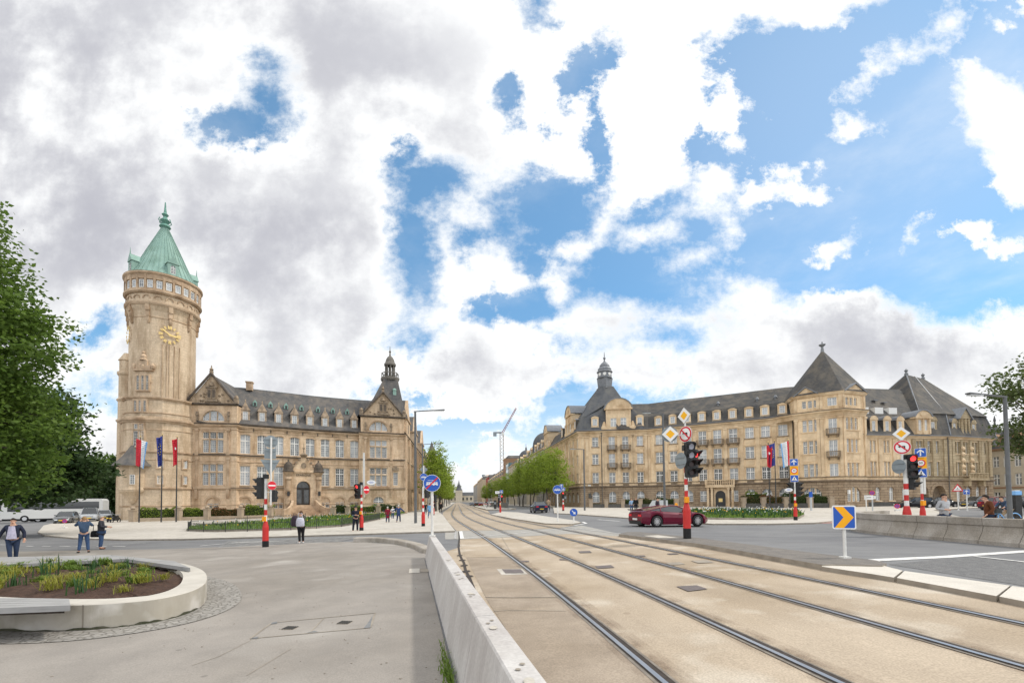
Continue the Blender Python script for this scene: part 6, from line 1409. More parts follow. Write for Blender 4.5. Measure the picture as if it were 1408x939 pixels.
mat('flag_red', (.62, .03, .05), (.52, .025, .04), 2, .7); mat('flag_white', (.78, .78, .78), rough=.7); mat('flag_blue', (.20, .42, .74), rough=.7); mat('flag_eu', (.045, .06, .28), (.035, .05, .22), 2, .7); mat('flag_gold', (.8, .58, .05), rough=.6)
def at(p, dz=0): return (p[0], p[1], g(*p) + dz)
def disc(b, c, r, y, m, n=24, t=.012, sq=1.0):
	"""round plate in the local xz plane, front towards -y"""
	P = [(c[0] + r * math.cos(2 * PI * k / n), y, c[1] + r * sq * math.sin(2 * PI * k / n)) for k in range(n)]
	b.prism(P, (0, t, 0), m)
def plate(b, pts, y, m, t=.012): b.prism([(x, y, z) for x, z in pts], (0, t, 0), m)
def rect(cx, cz, w, h, r=0.0):
	if not r: return [(cx - w / 2, cz - h / 2), (cx + w / 2, cz - h / 2), (cx + w / 2, cz + h / 2), (cx - w / 2, cz + h / 2)]
	o = []
	for sx, sz, a0 in ((1, -1, -PI / 2), (1, 1, 0), (-1, 1, PI / 2), (-1, -1, PI)):
		for k in range(4): a = a0 + k * PI / 6; o.append((cx + sx * (w / 2 - r) + r * math.cos(a), cz + sz * (h / 2 - r) + r * math.sin(a)))
	return o
def child(b, name, mats, root, sub=None):
	return b.build(name, mats, sub or root, origin=False)
def turned(parent, name='mount', rz=0, loc=(0, 0, 0)): return parent
def sign(root, kind, cz, size, y=-.06, x=0, rz=0):
	"""a sign plate on a post, as a part of the post; local front is -y, rz turns the plate about the post"""
	x0 = x; x = 0
	b = MB(); Mx = ['sign_back', 'sign_white', 'sign_blue', 'sign_red', 'sign_yellow', 'sign_black', 'sign_orange']; s = size; Y = lambda k: y - .004 * k - .012
	if kind in ('priority', 'priority_back'):
		d = s / 2 * 1.4142; D = lambda q: [(x - q, cz), (x, cz - q), (x + q, cz), (x, cz + q)]
		plate(b, D(d), y, 0); plate(b, D(d * .99), Y(0), 1, .004)
		plate(b, D(d * .54), Y(1), 4, .004)
	elif kind == 'no_left':
		disc(b, (x, cz), s / 2, y, 0, 28); disc(b, (x, cz), s * .5, Y(0), 1, 28, .004); disc(b, (x, cz), s * .475, Y(1), 3, 28, .004); disc(b, (x, cz), s * .37, Y(2), 1, 28, .004)
		q = s * .1; plate(b, [(x - q * 1.1, cz + q * .1), (x + q * 1.0, cz + q * .1), (x + q * 1.0, cz - q * 1.9), (x + q * 1.7, cz - q * 1.9), (x + q * 1.7, cz + q * .9), (x - q * 1.1, cz + q * .9)], Y(3), 5, .004)
		plate(b, [(x - q * 2.4, cz + q * .5), (x - q * 1.1, cz - q * .6), (x - q * 1.1, cz + q * 1.6)], Y(3), 5, .004)
		a = PI * .75; u = (math.cos(a), math.sin(a)); w = s * .045; R_ = s * .42; plate(b, [(x + u[0] * R_ - u[1] * w, cz + u[1] * R_ + u[0] * w), (x - u[0] * R_ - u[1] * w, cz - u[1] * R_ + u[0] * w), (x - u[0] * R_ + u[1] * w, cz - u[1] * R_ - u[0] * w), (x + u[0] * R_ + u[1] * w, cz + u[1] * R_ - u[0] * w)], Y(4), 3, .004)
	elif kind == 'no_entry':
		disc(b, (x, cz), s / 2, y, 0, 28); disc(b, (x, cz), s * .5, Y(0), 1, 28, .004); disc(b, (x, cz), s * .48, Y(1), 3, 28, .004); plate(b, rect(x, cz, s * .78, s * .15), Y(2), 1, .004)
	elif kind == 'no_park':
		disc(b, (x, cz), s / 2, y, 0, 24); disc(b, (x, cz), s * .5, Y(0), 3, 24, .004); disc(b, (x, cz), s * .37, Y(1), 2, 24, .004)
		for a in (PI * .75, PI * .25):
			u = (math.cos(a), math.sin(a)); w = s * .05; R_ = s * .4; plate(b, [(x + u[0] * R_ - u[1] * w, cz + u[1] * R_ + u[0] * w), (x - u[0] * R_ - u[1] * w, cz - u[1] * R_ + u[0] * w), (x - u[0] * R_ + u[1] * w, cz - u[1] * R_ - u[0] * w), (x + u[0] * R_ + u[1] * w, cz + u[1] * R_ - u[0] * w)], Y(2), 3, .004)
	elif kind in ('tram', 'tram_end'):
		disc(b, (x, cz), s / 2, y, 0, 32); disc(b, (x, cz), s * .5, Y(0), 1, 32, .004); disc(b, (x, cz), s * .475, Y(1), 2, 32, .004); q = s
		plate(b, rect(x, cz - .06 * q, .66 * q, .07 * q, .02 * q), Y(2), 1, .004)
		for k in range(6): plate(b, rect(x - .275 * q + k * .11 * q, cz + .015 * q, .075 * q, .07 * q), Y(2), 1, .004)
		plate(b, rect(x, cz + .07 * q, .62 * q, .015 * q), Y(2), 1, .004)
		for k in (-.3, -.1, .1, .3): plate(b, rect(x + k * q, cz - .115 * q, .09 * q, .03 * q), Y(2), 1, .004)
		plate(b, rect(x, cz + .17 * q, .5 * q, .014 * q), Y(2), 1, .004); plate(b, [(x - .03 * q, cz + .07 * q), (x - .015 * q, cz + .07 * q), (x + .05 * q, cz + .17 * q), (x + .035 * q, cz + .17 * q)], Y(2), 1, .004)
		if kind == 'tram_end':
			a = PI * .25; u = (math.cos(a), math.sin(a)); w = s * .04; R_ = s * .475; plate(b, [(x + u[0] * R_ - u[1] * w, cz + u[1] * R_ + u[0] * w), (x - u[0] * R_ - u[1] * w, cz - u[1] * R_ + u[0] * w), (x - u[0] * R_ + u[1] * w, cz - u[1] * R_ - u[0] * w), (x + u[0] * R_ + u[1] * w, cz + u[1] * R_ - u[0] * w)], Y(3), 3, .004)
	elif kind == 'keep_right':
		disc(b, (x, cz), s / 2, y, 0, 28); disc(b, (x, cz), s * .49, Y(0), 2, 28, .004); a = -PI / 4; u = (math.cos(a), math.sin(a)); v = (-u[1], u[0]); q = s
		pt_ = lambda l, w: (x + u[0] * l + v[0] * w, cz + u[1] * l + v[1] * w)
		plate(b, [pt_(-.33 * q, -.045 * q), pt_(.12 * q, -.045 * q), pt_(.12 * q, .045 * q), pt_(-.33 * q, .045 * q)], Y(1), 1, .004)
		plate(b, [pt_(.34 * q, 0), pt_(.1 * q, .19 * q), pt_(.02 * q, .13 * q), pt_(.15 * q, 0), pt_(.02 * q, -.13 * q), pt_(.1 * q, -.19 * q)], Y(2), 1, .004)
	elif kind == 'one_way':
		plate(b, rect(x, cz, s, s, s * .06), y, 0); plate(b, rect(x, cz, s * .99, s * .99, s * .06), Y(0), 1, .004); plate(b, rect(x, cz, s * .93, s * .93, s * .05), Y(1), 2, .004); q = s
		plate(b, rect(x, cz - .06 * q, .12 * q, .6 * q), Y(2), 1, .004); plate(b, [(x, cz + .38 * q), (x - .3 * q, cz + .1 * q), (x - .3 * q, cz - .06 * q), (x, cz + .2 * q), (x + .3 * q, cz - .06 * q), (x + .3 * q, cz + .1 * q)], Y(3), 1, .004)
	elif kind == 'zebra':
		plate(b, rect(x, cz, s, s, s * .06), y, 0); plate(b, rect(x, cz, s * .99, s * .99, s * .06), Y(0), 1, .004); plate(b, rect(x, cz, s * .93, s * .93, s * .05), Y(1), 2, .004); q = s
		plate(b, [(x - .38 * q, cz - .3 * q), (x + .38 * q, cz - .3 * q), (x, cz + .36 * q)], Y(2), 1, .004)
		disc(b, (x + .02 * q, cz + .13 * q), .045 * q, Y(3), 5, 10, .004); plate(b, [(x - .05 * q, cz + .08 * q), (x + .06 * q, cz + .08 * q), (x + .03 * q, cz - .06 * q), (x + .1 * q, cz - .22 * q), (x + .05 * q, cz - .22 * q), (x, cz - .08 * q), (x - .08 * q, cz - .22 * q), (x - .12 * q, cz - .22 * q), (x - .04 * q, cz - .04 * q)], Y(3), 5, .004)
		for k in (-2, -1, 0, 1, 2): plate(b, rect(x + k * .12 * q, cz - .265 * q, .06 * q, .05 * q), Y(3), 5, .004)
	elif kind == 'zone30':
		w, h = s, s * 1.3; plate(b, rect(x, cz, w, h), y, 0); plate(b, rect(x, cz, w * .99, h * .99), Y(0), 6, .004); c2 = cz - .02 * h
		disc(b, (x, c2), .4 * w, Y(1), 3, 24, .004); disc(b, (x, c2), .29 * w, Y(2), 1, 24, .004); plate(b, rect(x, cz + .43 * h, .62 * w, .035 * h), Y(1), 5, .004)
	elif kind == 'warning':
		T = lambda q: [(x - q * .5 + .0, cz - q * .36), (x + q * .5, cz - q * .36), (x, cz + q * .5)]
		plate(b, T(s), y, 0); plate(b, T(s * .98), Y(0), 3, .004); plate(b, [(a * .68 + x * .32, (c - cz) * .66 + cz - .02 * s) for a, c in T(s)], Y(1), 1, .004); q = s
		for k in (-1, 0, 1): plate(b, rect(x + k * .1 * q, cz - .12 * q, .05 * q, .05 * q), Y(2), 5, .004)
		plate(b, rect(x, cz - .02 * q, .04 * q, .12 * q), Y(2), 5, .004)
	elif kind == 'back_disc': disc(b, (x, cz), s / 2, y, 0, 24); plate(b, rect(x, cz + s * .2, s * .8, .04), y - .03, 0, .03); plate(b, rect(x, cz - s * .2, s * .8, .04), y - .03, 0, .03)
	elif kind == 'back_square': plate(b, rect(x, cz, s, s, .03), y, 0); plate(b, rect(x, cz + s * .25, s * .9, .04), y - .03, 0, .03)
	elif kind == 'back_triangle': plate(b, [(x - s / 2, cz + s * .4), (x + s / 2, cz + s * .4), (x, cz - s * .5)], y, 0); plate(b, rect(x, cz + s * .25, s * .7, .04), y - .03, 0, .03)
	elif kind == 'back_diamond': d = s * .7; plate(b, [(x - d, cz), (x, cz - d), (x + d, cz), (x, cz + d)], y, 0)
	elif kind == 'oval':
		disc(b, (x, cz), s / 2, y, 0, 20, .02, .55); disc(b, (x, cz), s * .48, Y(0), 1, 20, .004, .55)
		for k in range(3): plate(b, rect(x, cz + (.09 - .08 * k) * s, (.4, .6, .4)[k] * s, .03 * s), Y(1), 2, .004)
	elif kind == 'white_plate': plate(b, rect(x, cz, s * .8, s * .5), y, 0); plate(b, rect(x, cz, s * .78, s * .48), Y(0), 1, .004); plate(b, rect(x, cz, s * .4, s * .06), Y(1), 5, .004)
	elif kind == 'chevron':
		w, h = s * .82, s; plate(b, rect(x, cz, w, h, s * .07), y, 0, .03); plate(b, rect(x, cz, w, h, s * .07), Y(0), 1, .006); plate(b, rect(x, cz, w * .89, h * .89, s * .04), Y(1), 2, .004); a = h * .4445
		plate(b, [(x - w * .40, cz + a), (x - w * .02, cz + a), (x + w * .40, cz), (x - w * .02, cz - a), (x - w * .40, cz - a), (x - w * .02, cz)], Y(2), 6, .004)
	names = {'back_disc': 'sign_back', 'back_square': 'sign_back', 'back_triangle': 'sign_back', 'back_diamond': 'sign_back', 'oval': 'stop_sign_plate', 'white_plate': 'sign_plate'}
	o = b.build(names.get(kind, 'sign_plate'), [M[q] for q in Mx], root, origin=False); o.rotation_euler = (0, 0, rz); o.location = (x0, 0, 0)
	if kind == 'zone30': text_mesh(o, '30', (x, Y(3), cz - .02 * s * 1.3), 0, .34 * s, 'sign_black', extr=.003, origin=(0, 0, 0))
	return o
def signal_head(root, x, y, z, rz, lenses=3, lit=None, glow=(), name='signal_head', sc=1.0):
	"""black signal head with visors, front towards -y before turning"""
	h = .32 * lenses * sc; b = MB(); plate(b, rect(0, 0, .34 * sc, h + .06, .05), -.11, 0, .22)
	o = b.build(name, M['plastic_dark'], root, origin=False); o.location = (x, y, z); o.rotation_euler = (0, 0, rz)
	for k in range(lenses):
		cz = h / 2 - .16 * sc - k * .32 * sc; b = MB(); disc(b, (0, cz), .115 * sc, -.125, 0, 16, .02)
		b.build('lens', M['lens_red'] if k == lit else (M['white_glow'] if k in glow else M['lens_off']), o, origin=False)
		b = MB(); n = 14
		for i in range(n):
			a0, a1 = -PI * .18 + PI * 1.36 * i / n, -PI * .18 + PI * 1.36 * (i + 1) / n; r = .135 * sc; d0, d1 = .26 * sc, .26 * sc
			p = lambda a, rr, yy: (rr * math.cos(a), yy, cz + rr * math.sin(a)); dd = lambda a: -.11 - (.10 + .17 * max(0, math.sin(a))) * sc
			b.add([p(a0, r, -.11), p(a1, r, -.11), p(a1, r, dd(a1)), p(a0, r, dd(a0)), p(a0, r - .012, -.11), p(a1, r - .012, -.11), p(a1, r - .012, dd(a1)), p(a0, r - .012, dd(a0))], [(0, 1, 2, 3), (4, 7, 6, 5), (3, 2, 6, 7)])
		b.build('visor', M['plastic_dark'], o, origin=False)
	return o
def signal_post(p, label, h=3.6, r=.07, stripes=(1.45, 3.0), red=(.38, 1.45), beacon=True, top=True, wide=.138, name='signal_post', fl=1.0):
	o = thing(name, label, 'traffic light', at(p)); b = MB()
	b.tube([(0, 0, red[1] - .15), (0, 0, h)], r, 12); b.build('post', M['post_white'], o, origin=False)
	n = max(1, int((stripes[1] - stripes[0]) / .22)); b = MB()
	for k in range(n):
		z0 = stripes[0] + (stripes[1] - stripes[0]) * k / n; z1 = stripes[0] + (stripes[1] - stripes[0]) * (k + 1) / n
		b.tube([(0, 0, z0), (0, 0, z1)], r + .004, 12, 0 if k % 2 else 1)
	b.build('striped_sleeve', [M['red_paint'], M['white_paint']], o, origin=False)
	b = MB(); b.lathe([(wide * fl, red[0]), (wide * fl, red[0] + .02), (wide, red[1] - .25), (r + .02, red[1]), (r, red[1] + .03)], 16); b.build('red_base', M['red_paint'], o, origin=False)
	if red[0] > .1: b = MB(); b.lathe([(wide + .004, 0), (wide + .004, red[0]), (wide - .02, red[0] + .01)], 16); b.build('black_foot', M['black_paint'], o, origin=False)
	if beacon: b = MB(); b.box((-.02, -wide * .6, red[1] + .14), (.15, .13, .22)); b.build('push_button', M['amber'], o, origin=False)
	if top: b = MB(); b.box((0, 0, h + .1), (.19, .2, .2)); b.build('post_cap', M['plastic_dark'], o, origin=False)
	return o
def face(p): return math.atan2(p[0], p[1]) * -1 # turn so that the front looks at the viewer's spot
# --- main signal post on the near island
p = G(945, 740, .13); o = signal_post(p, 'red and white signal post with priority signs on the near traffic island', 3.3, .058, (1.34, 2.9), (.38, 1.31)); o.location.z += .13
b = MB(); b.tube([(.02, .02, 2.6), (.02, .02, 4.75)], .035, 8); b.tube([(-.05, .0, 3.9), (-.5, .05, 3.85)], .02, 6); b.build('sign_mast', M['post_white'], o, origin=False)
f = face(p)
sign(o, 'priority', 4.62, .43, -.05, .02, f + R(-42)); sign(o, 'no_left', 3.92, .60, -.05, .06, f + R(-42)); sign(o, 'priority', 3.92, .43, -.07, -.55, f)
sign(o, 'back_disc', 3.92, .58, .0, -.58, f); sign(o, 'back_disc', 2.92, .62, .04, -.22, f + R(-50))
signal_head(o, .12, -.12, 2.95, f + R(25), 4, None, (0, 1)); signal_head(o, .30, .02, 2.83, f + R(62), 3, 0)
# --- the post at the left with backs of signs
p = G(365, 752); o = signal_post(p, 'red and white signal post with sign backs at the plaza crossing', 3.25, .065, (1.25, 2.55), (.3, 1.2)); f = face(p)
b = MB(); b.tube([(.24, 0, 2.0), (.24, 0, 5.22)], .045, 8); b.tube([(0, 0, 2.6), (.24, 0, 2.6)], .02, 6); b.build('sign_mast', M['post_white'], o, origin=False)
sign(o, 'back_disc', 5.02, .60, .05, .22, f); sign(o, 'back_square', 4.45, .5, .05, .2, f); sign(o, 'back_triangle', 3.82, .84, .05, .2, f); sign(o, 'no_entry', 2.92, .42, -.05, .26, f + R(24))
signal_head(o, -.26, .02, 2.8, f + R(-115), 3); signal_head(o, .3, .12, 2.42, f + R(150), 2, name='pedestrian_signal', sc=.8)
# --- second post with the policeman
p = G(497, 731); o = signal_post(p, 'red and white signal post with red light and no entry sign beside the policeman', 3.25, .065, (1.22, 2.6), (.31, 1.18)); f = face(p)
b = MB(); b.tube([(.2, 0, 2.4), (.2, 0, 3.4)], .035, 8); b.box((.17, .0, 4.35), (.12, .05, 2.3)); b.build('sign_mast', M['post_white'], o, origin=False)
sign(o, 'oval', 3.42, .62, -.03, .68, f); sign(o, 'no_entry', 2.92, .6, -.05, .3, f + R(48)); signal_head(o, -.22, -.05, 2.82, f + R(-35), 3, 0); signal_head(o, -.12, .12, 2.82, f + R(-75), 3)
# --- third post on the left pavement
p = G(582, 725); o = signal_post(p, 'slender red and white signal post with blue disc on the left pavement', 3.1, .07, (1.22, 2.5), (.32, 1.18), beacon=False, top=False); f = face(p)
b = MB(); b.tube([(.05, 0, 2.8), (.05, 0, 4.75)], .045, 8); b.build('sign_mast', M['post_white'], o, origin=False)
sign(o, 'back_diamond', 4.44, .44, .05, .05, f); sign(o, 'tram', 3.86, .57, -.06, .05, f); signal_head(o, .26, .1, 2.75, f + R(120), 3)
# --- posts farther down the avenue
for px, py, lab in ((596, 709, 'red and white bollard signal post farther along the left pavement'),):
	p = G(px, py); o = signal_post(p, lab, 2.7, .065, (1.1, 2.0), (.25, 1.05), beacon=False); signal_head(o, .25, .1, 2.3, R(120), 3); signal_head(o, -.25, .1, 2.3, R(200), 3)
p = G(688, 705.2); o = signal_post(p, 'signal post with a red light and blue crossing sign on the tram island', 2.65, .075, (1.15, 1.75), (.1, 1.05)); f = face(p)
signal_head(o, .22, -.05, 2.1, f, 3, 0, sc=.9); signal_head(o, -.2, .05, 2.15, f, 4, None, (0, 1), sc=.85); sign(o, 'zebra', 3.05, .46, -.05, .18, f); sign(o, 'white_plate', 2.95, .8, -.02, -.4, f); b = MB(); b.tube([(.15, 0, 2.4), (.15, 0, 3.2)], .035, 6); b.build('sign_mast', M['post_white'], o, origin=False)
p = G(774.5, 703.2); o = signal_post(p, 'signal post with a red light and blue signs at the avenue kerb on the right', 2.5, .075, (.98, 1.75), (.23, .93), beacon=False, top=False); f = face(p)
signal_head(o, 0, -.12, 2.15, f, 3, 0, sc=.85); sign(o, 'one_way', 3.4, .45, -.03, -.2, f); sign(o, 'zebra', 2.95, .45, -.03, .05, f); b = MB(); b.tube([(0, 0, 2.4), (0, 0, 3.6)], .035, 6); b.build('sign_mast', M['post_white'], o, origin=False); sign(o, 'back_square', 1.85, .34, .02, .26, f)
p = G(1094, 715, .1); o = signal_post(p, 'slim red and white post with one way, zone and crossing signs by the right garden', 2.9, .06, (.97, 2.1), (.26, .95), beacon=True, top=False, wide=.125); o.location.z += .1; f = face(p)
b = MB(); b.tube([(0, 0, 2.0), (0, 0, 4.35)], .04, 8); b.build('sign_mast', M['post_white'], o, origin=False)
sign(o, 'one_way', 4.1, .5, -.06, 0, f); sign(o, 'zone30', 3.52, .5, -.06, 0, f); sign(o, 'zebra', 2.95, .48, -.06, 0, f); signal_head(o, .26, .02, 2.2, f + R(70), 3); signal_head(o, -.2, .08, 2.4, f + R(-60), 2, name='pedestrian_signal', sc=.8); sign(o, 'oval', 2.15, .5, -.03, -.42, f)
# --- the pair behind the barrier on the right
p = (17.05, 19.7); o = signal_post(p, 'stout red and white signal post with priority and no left turn signs behind the barrier', 3.3, .082, (1.27, 2.5), (0., 1.27), beacon=False, wide=.15, fl=1.4); f = face(p)
b = MB(); b.tube([(-.12, 0, 2.9), (-.12, 0, 4.5)], .05, 8); b.build('sign_mast', M['post_white'], o, origin=False)
sign(o, 'priority', 4.42, .43, -.05, -.12, f); sign(o, 'no_left', 3.83, .60, -.05, -.1, f); sign(o, 'back_disc', 3.0, .62, .04, -.32, f + R(-40)); signal_head(o, .18, -.12, 3.0, f + R(20), 3, 0); signal_head(o, .28, .04, 2.5, f + R(80), 3)
p = (18.9, 21.0); o = signal_post(p, 'thin red and white signal post with one way, zone and crossing signs behind the barrier', 2.7, .05, (1.25, 2.1), (0., 1.25), beacon=True, top=False, wide=.11, fl=1.35); f = face(p)
b = MB(); b.tube([(0, 0, 2.0), (0, 0, 3.95)], .045, 8); b.box((.1, 0, 2.2), (.1, .1, .8)); b.build('sign_mast', M['post_white'], o, origin=False)
sign(o, 'one_way', 3.71, .41, -.06, 0, f); sign(o, 'zone30', 3.24, .41, -.06, 0, f); sign(o, 'zebra', 2.77, .41, -.06, 0, f)
# --- single signs
def sign_post(p, h, label, r=.035, dz=0., cat='sign', m='post_white'):
	o = thing('road_sign', label, cat, at(p, dz)); b = MB(); b.tube([(0, 0, 0), (0, 0, h)], r, 10); b.box((0, 0, .02), (.18, .18, .04)); b.build('post', M[m], o, origin=False); return o
wy = 15.2; p = (lx(wy) + .25, wy); o = sign_post(p, 1.5, 'blue tram sign with a red slash at the end of the concrete wall', .045, .75); sign(o, 'tram_end', 1.76, .57, -.06, 0, face(p))
p = G(767, 716.5, .1); o = sign_post(p, 2.2, 'blue round tram sign on a thin white post on the traffic island', .05, .1); sign(o, 'tram', 2.43, .69, -.06, 0, face(p))
p = G(789, 717.5, .1); o = sign_post(p, .6, 'low blue keep right arrow sign at the tip of the traffic island', .05, .1); sign(o, 'keep_right', .70, .56, -.06, 0, face(p))
p = G(1162, 767, .13); o = sign_post(p, .9, 'blue sign with an orange chevron on a white post, near traffic island', .038, .13); sign(o, 'chevron', 1.0, .58, -.05, .0, face(p) + R(4))
p = G(1318, 701.5); o = sign_post(p, 2.4, 'red triangular warning sign on a white post in front of the parked cars', .06, 0); sign(o, 'warning', 2.55, 1.05, -.06, 0, face(p));
p = G(1330, 701.8); o = sign_post(p, 2.2, 'small blue square sign on a white post right of the warning triangle', .06, 0); sign(o, 'one_way', 2.1, .55, -.06, 0, face(p))
p = G(1115.5, 703); o = thing('info_post', 'slim grey post with a blue top in front of the dark garden wall', 'post', at(p)); b = MB(); b.box((0, 0, .85), (.16, .16, 1.7)); b.build('post', M['galv'], o, origin=False); b = MB(); b.box((0, 0, 2.0), (.3, .18, .65)); b.build('post_top', M['sign_blue'], o, origin=False)
p = G(1200, 703.6); o = sign_post(p, 1.9, 'round no parking sign on a grey post by the dark plinth', .07, 0, m='galv'); sign(o, 'no_park', 2.1, .5, -.08, 0, face(p)); sign(o, 'white_plate', 1.6, .7, -.08, .05, face(p))
p = G(1191.5, 703.8); o = sign_post(p, 1.8, 'white direction board on two white legs left of the no parking sign', .06, 0); sign(o, 'white_plate', 1.6, 1.0, -.08, .3, face(p))
p = G(1234, 703.4); o = thing('temporary_sign', 'low temporary no parking sign on a white foot near the parked cars', 'sign', at(p)); b = MB(); b.box((0, 0, .12), (.5, .3, .24)); b.tube([(0, 0, .2), (0, 0, .6)], .04, 6); b.build('foot', M['post_white'], o, origin=False); sign(o, 'no_park', .62, .52, -.06, 0, face(p))
p = G(88.5, 727); o = thing('temporary_sign', 'low temporary no parking sign in front of the grey hatchback', 'sign', at(p)); b = MB(); b.box((0, 0, .1), (.4, .26, .2)); b.tube([(0, 0, .2), (0, 0, .8)], .03, 6); b.build('foot', M['post_white'], o, origin=False); sign(o, 'no_park', .78, .38, -.05, 0, face(p))
# --- lamp posts
def lamp(p, h, arm, rz, label, r=.1):
	o = thing('street_lamp', label, 'street lamp', at(p), rz, 'street lamps'); b = MB(); b.tube([(0, 0, 0), (0, 0, h)], [r, r * .72], 10); b.box((0, 0, .03), (.36, .36, .06)); b.build('pole', M['lamp_grey'], o, origin=False)
	b = MB(); b.prism([(-r, -.05, h - .02), (arm, -.12, h + .12), (arm, .12, h + .12), (-r, .05, h - .02)], (0, 0, .07)); b.build('arm', M['lamp_grey'], o, origin=False)
	b = MB(); b.box((arm * .8, 0, h + .07), (arm * .36, .2, .05)); b.build('lamp_head', M['galv'], o, origin=False); return o
pA_ = G(571.5, 720.5); lamp(pA_, ZZ(571, 566, pA_[1]) - g(*pA_), 2.65, R(0), 'tall grey street lamp left of the avenue, arm over the pavement', .13)
pB_ = G(588, 711); lamp((X(581, 64), 64), 10., 2.6, R(0), 'smaller looking grey street lamp behind the blue tram signs', .11)
pC_ = G(804, 702.5); lamp(pC_, ZZ(804, 618, pC_[1]) - g(*pC_), 1.9, R(180), 'grey street lamp at the left corner of the curved palace', .13)
pD_ = (X(913.5, 38), 38.); lamp(pD_, ZZ(913, 569, 38) - g(*pD_), 1.7, R(180), 'grey street lamp behind the dark red sports car', .10)
pE_ = (X(1387, 23.4), 23.4); lamp(pE_, ZZ(1383, 546, 23.4) - g(*pE_), 2.2, R(187), 'tall dark street lamp at the right edge beside the bicycles', .11)
for px, d, h in ((676, 165, 9), (664.5, 190, 9), (671, 130, 8.5)): pass
# --- flagpoles and flags
def flagpole(p, h, label): o = thing('flagpole', label, 'flagpole', at(p)); b = MB(); b.tube([(0, 0, 0), (0, 0, h)], [.085, .045], 8); b.build('pole', M['iron'], o, origin=False); b = MB(); b.lathe([(.05, h), (.1, h + .08), (0, h + .16)], 8); b.build('pole_top', M['gold'], o, origin=False); return o
def flag(p, z1, h, w, cols, label, rz, stars=0, seed=0, emblem=None):
	"""a flag hanging almost limp from the pole: bands run downwards, cloth folded in soft waves"""
	o = MB(); n, k = 14, len(cols) * 6; rr = random.Random(seed); ph = rr.uniform(0, 6)
	P = lambda i, j: (w * (i / k) * (1 - .25 * j / n) + .02, .16 * math.sin(i / k * 9 + ph + j * .12) * (.25 + i / k), -h * j / n - (i / k) * w * .35)
	for i in range(k):
		for j in range(n): o.poly([P(i, j), P(i + 1, j), P(i + 1, j + 1), P(i, j + 1)], min(len(cols) - 1, i * len(cols) // k))
	f = o.build('flag', [M[c] for c in cols], None, origin=False, smooth=True); f.location = (p[0], p[1], z1); f.rotation_euler = (0, 0, rz); tag(f, label, 'flag')
	md = f.modifiers.new('thickness', 'SOLIDIFY'); md.thickness = .008
	if stars or emblem:
		b = MB(); Q = ([(.5 + .26 * math.cos(a * PI / 6), .42 + .2 * math.sin(a * PI / 6)) for a in range(12)] if stars else [(.45, .35)])
		for u, v in Q:
			i, j = u * k, v * n; c = P(i, j); s = .06 if stars else .2
			for sg in (-.02, .02): b.poly([(c[0] + s * math.cos(q * PI / 2.5), c[1] + sg, c[2] + s * math.sin(q * PI / 2.5)) for q in range(5)])
		b.build('flag_star' if stars else 'flag_emblem', M['flag_gold'] if stars else M['flag_white'], f, origin=False)
	return f
fy = 56.; hgt = lambda px, y: ZZ(px, y, fy)
for px, by, ty, lab in ((191.5, 720, 601, 'dark flagpole in front of the clock tower, leftmost'), (222, 719, 598, 'dark flagpole with the blue flag, middle one at the tower'), (242.5, 717, 601, 'dark flagpole with the red flag, right one at the tower')):
	q = (X(px, fy), fy); flagpole(q, ZZ(px, ty, fy) - g(*q), lab)
q = (X(191.5, fy), fy); flag((q[0] - .45, fy - .12), ZZ(191, 603, fy), 3.3, 1.35, ['flag_red', 'flag_red', 'flag_white', 'flag_blue'], 'red white and light blue flag hanging by the clock tower', R(8), seed=1)
q = (X(222, fy), fy); flag((q[0] + .08, fy - .1), ZZ(222, 600, fy), 3.6, .6, ['flag_eu'], 'dark blue flag with gold stars hanging by the clock tower', R(185), stars=1, seed=2)
q = (X(242.5, fy), fy); flag((q[0] + .1, fy - .1), ZZ(242, 603, fy), 3.2, .7, ['flag_red'], 'plain red flag with a white emblem hanging by the clock tower', R(182), seed=3, emblem=1)
ry = 64.
for px, ty, lab in ((1058, 608, 'thin flagpole with the red flag in the right garden'), (1066.5, 606, 'thin flagpole with the blue flag in the right garden'), (1085.5, 605, 'thin flagpole with the striped flag in the right garden')):
	q = (X(px, ry), ry); flagpole(q, ZZ(px, ty, ry) - g(*q), lab)
flag((X(1057.5, ry) - .3, ry - .2), ZZ(1057, 612, ry), 3.0, .7, ['flag_red'], 'red flag with a white emblem hanging in front of the palace', R(5), seed=4, emblem=1)
flag((X(1066, ry) + .05, ry - .15), ZZ(1066, 609, ry), 3.1, 1.05, ['flag_eu'], 'blue flag with gold stars hanging in front of the palace', R(178), stars=1, seed=5)
flag((X(1085, ry) + .1, ry - .15), ZZ(1085, 606, ry), 3.4, 1.25, ['flag_red', 'flag_white', 'flag_white', 'flag_blue'], 'red white and light blue flag hanging in front of the palace', R(177), seed=6)
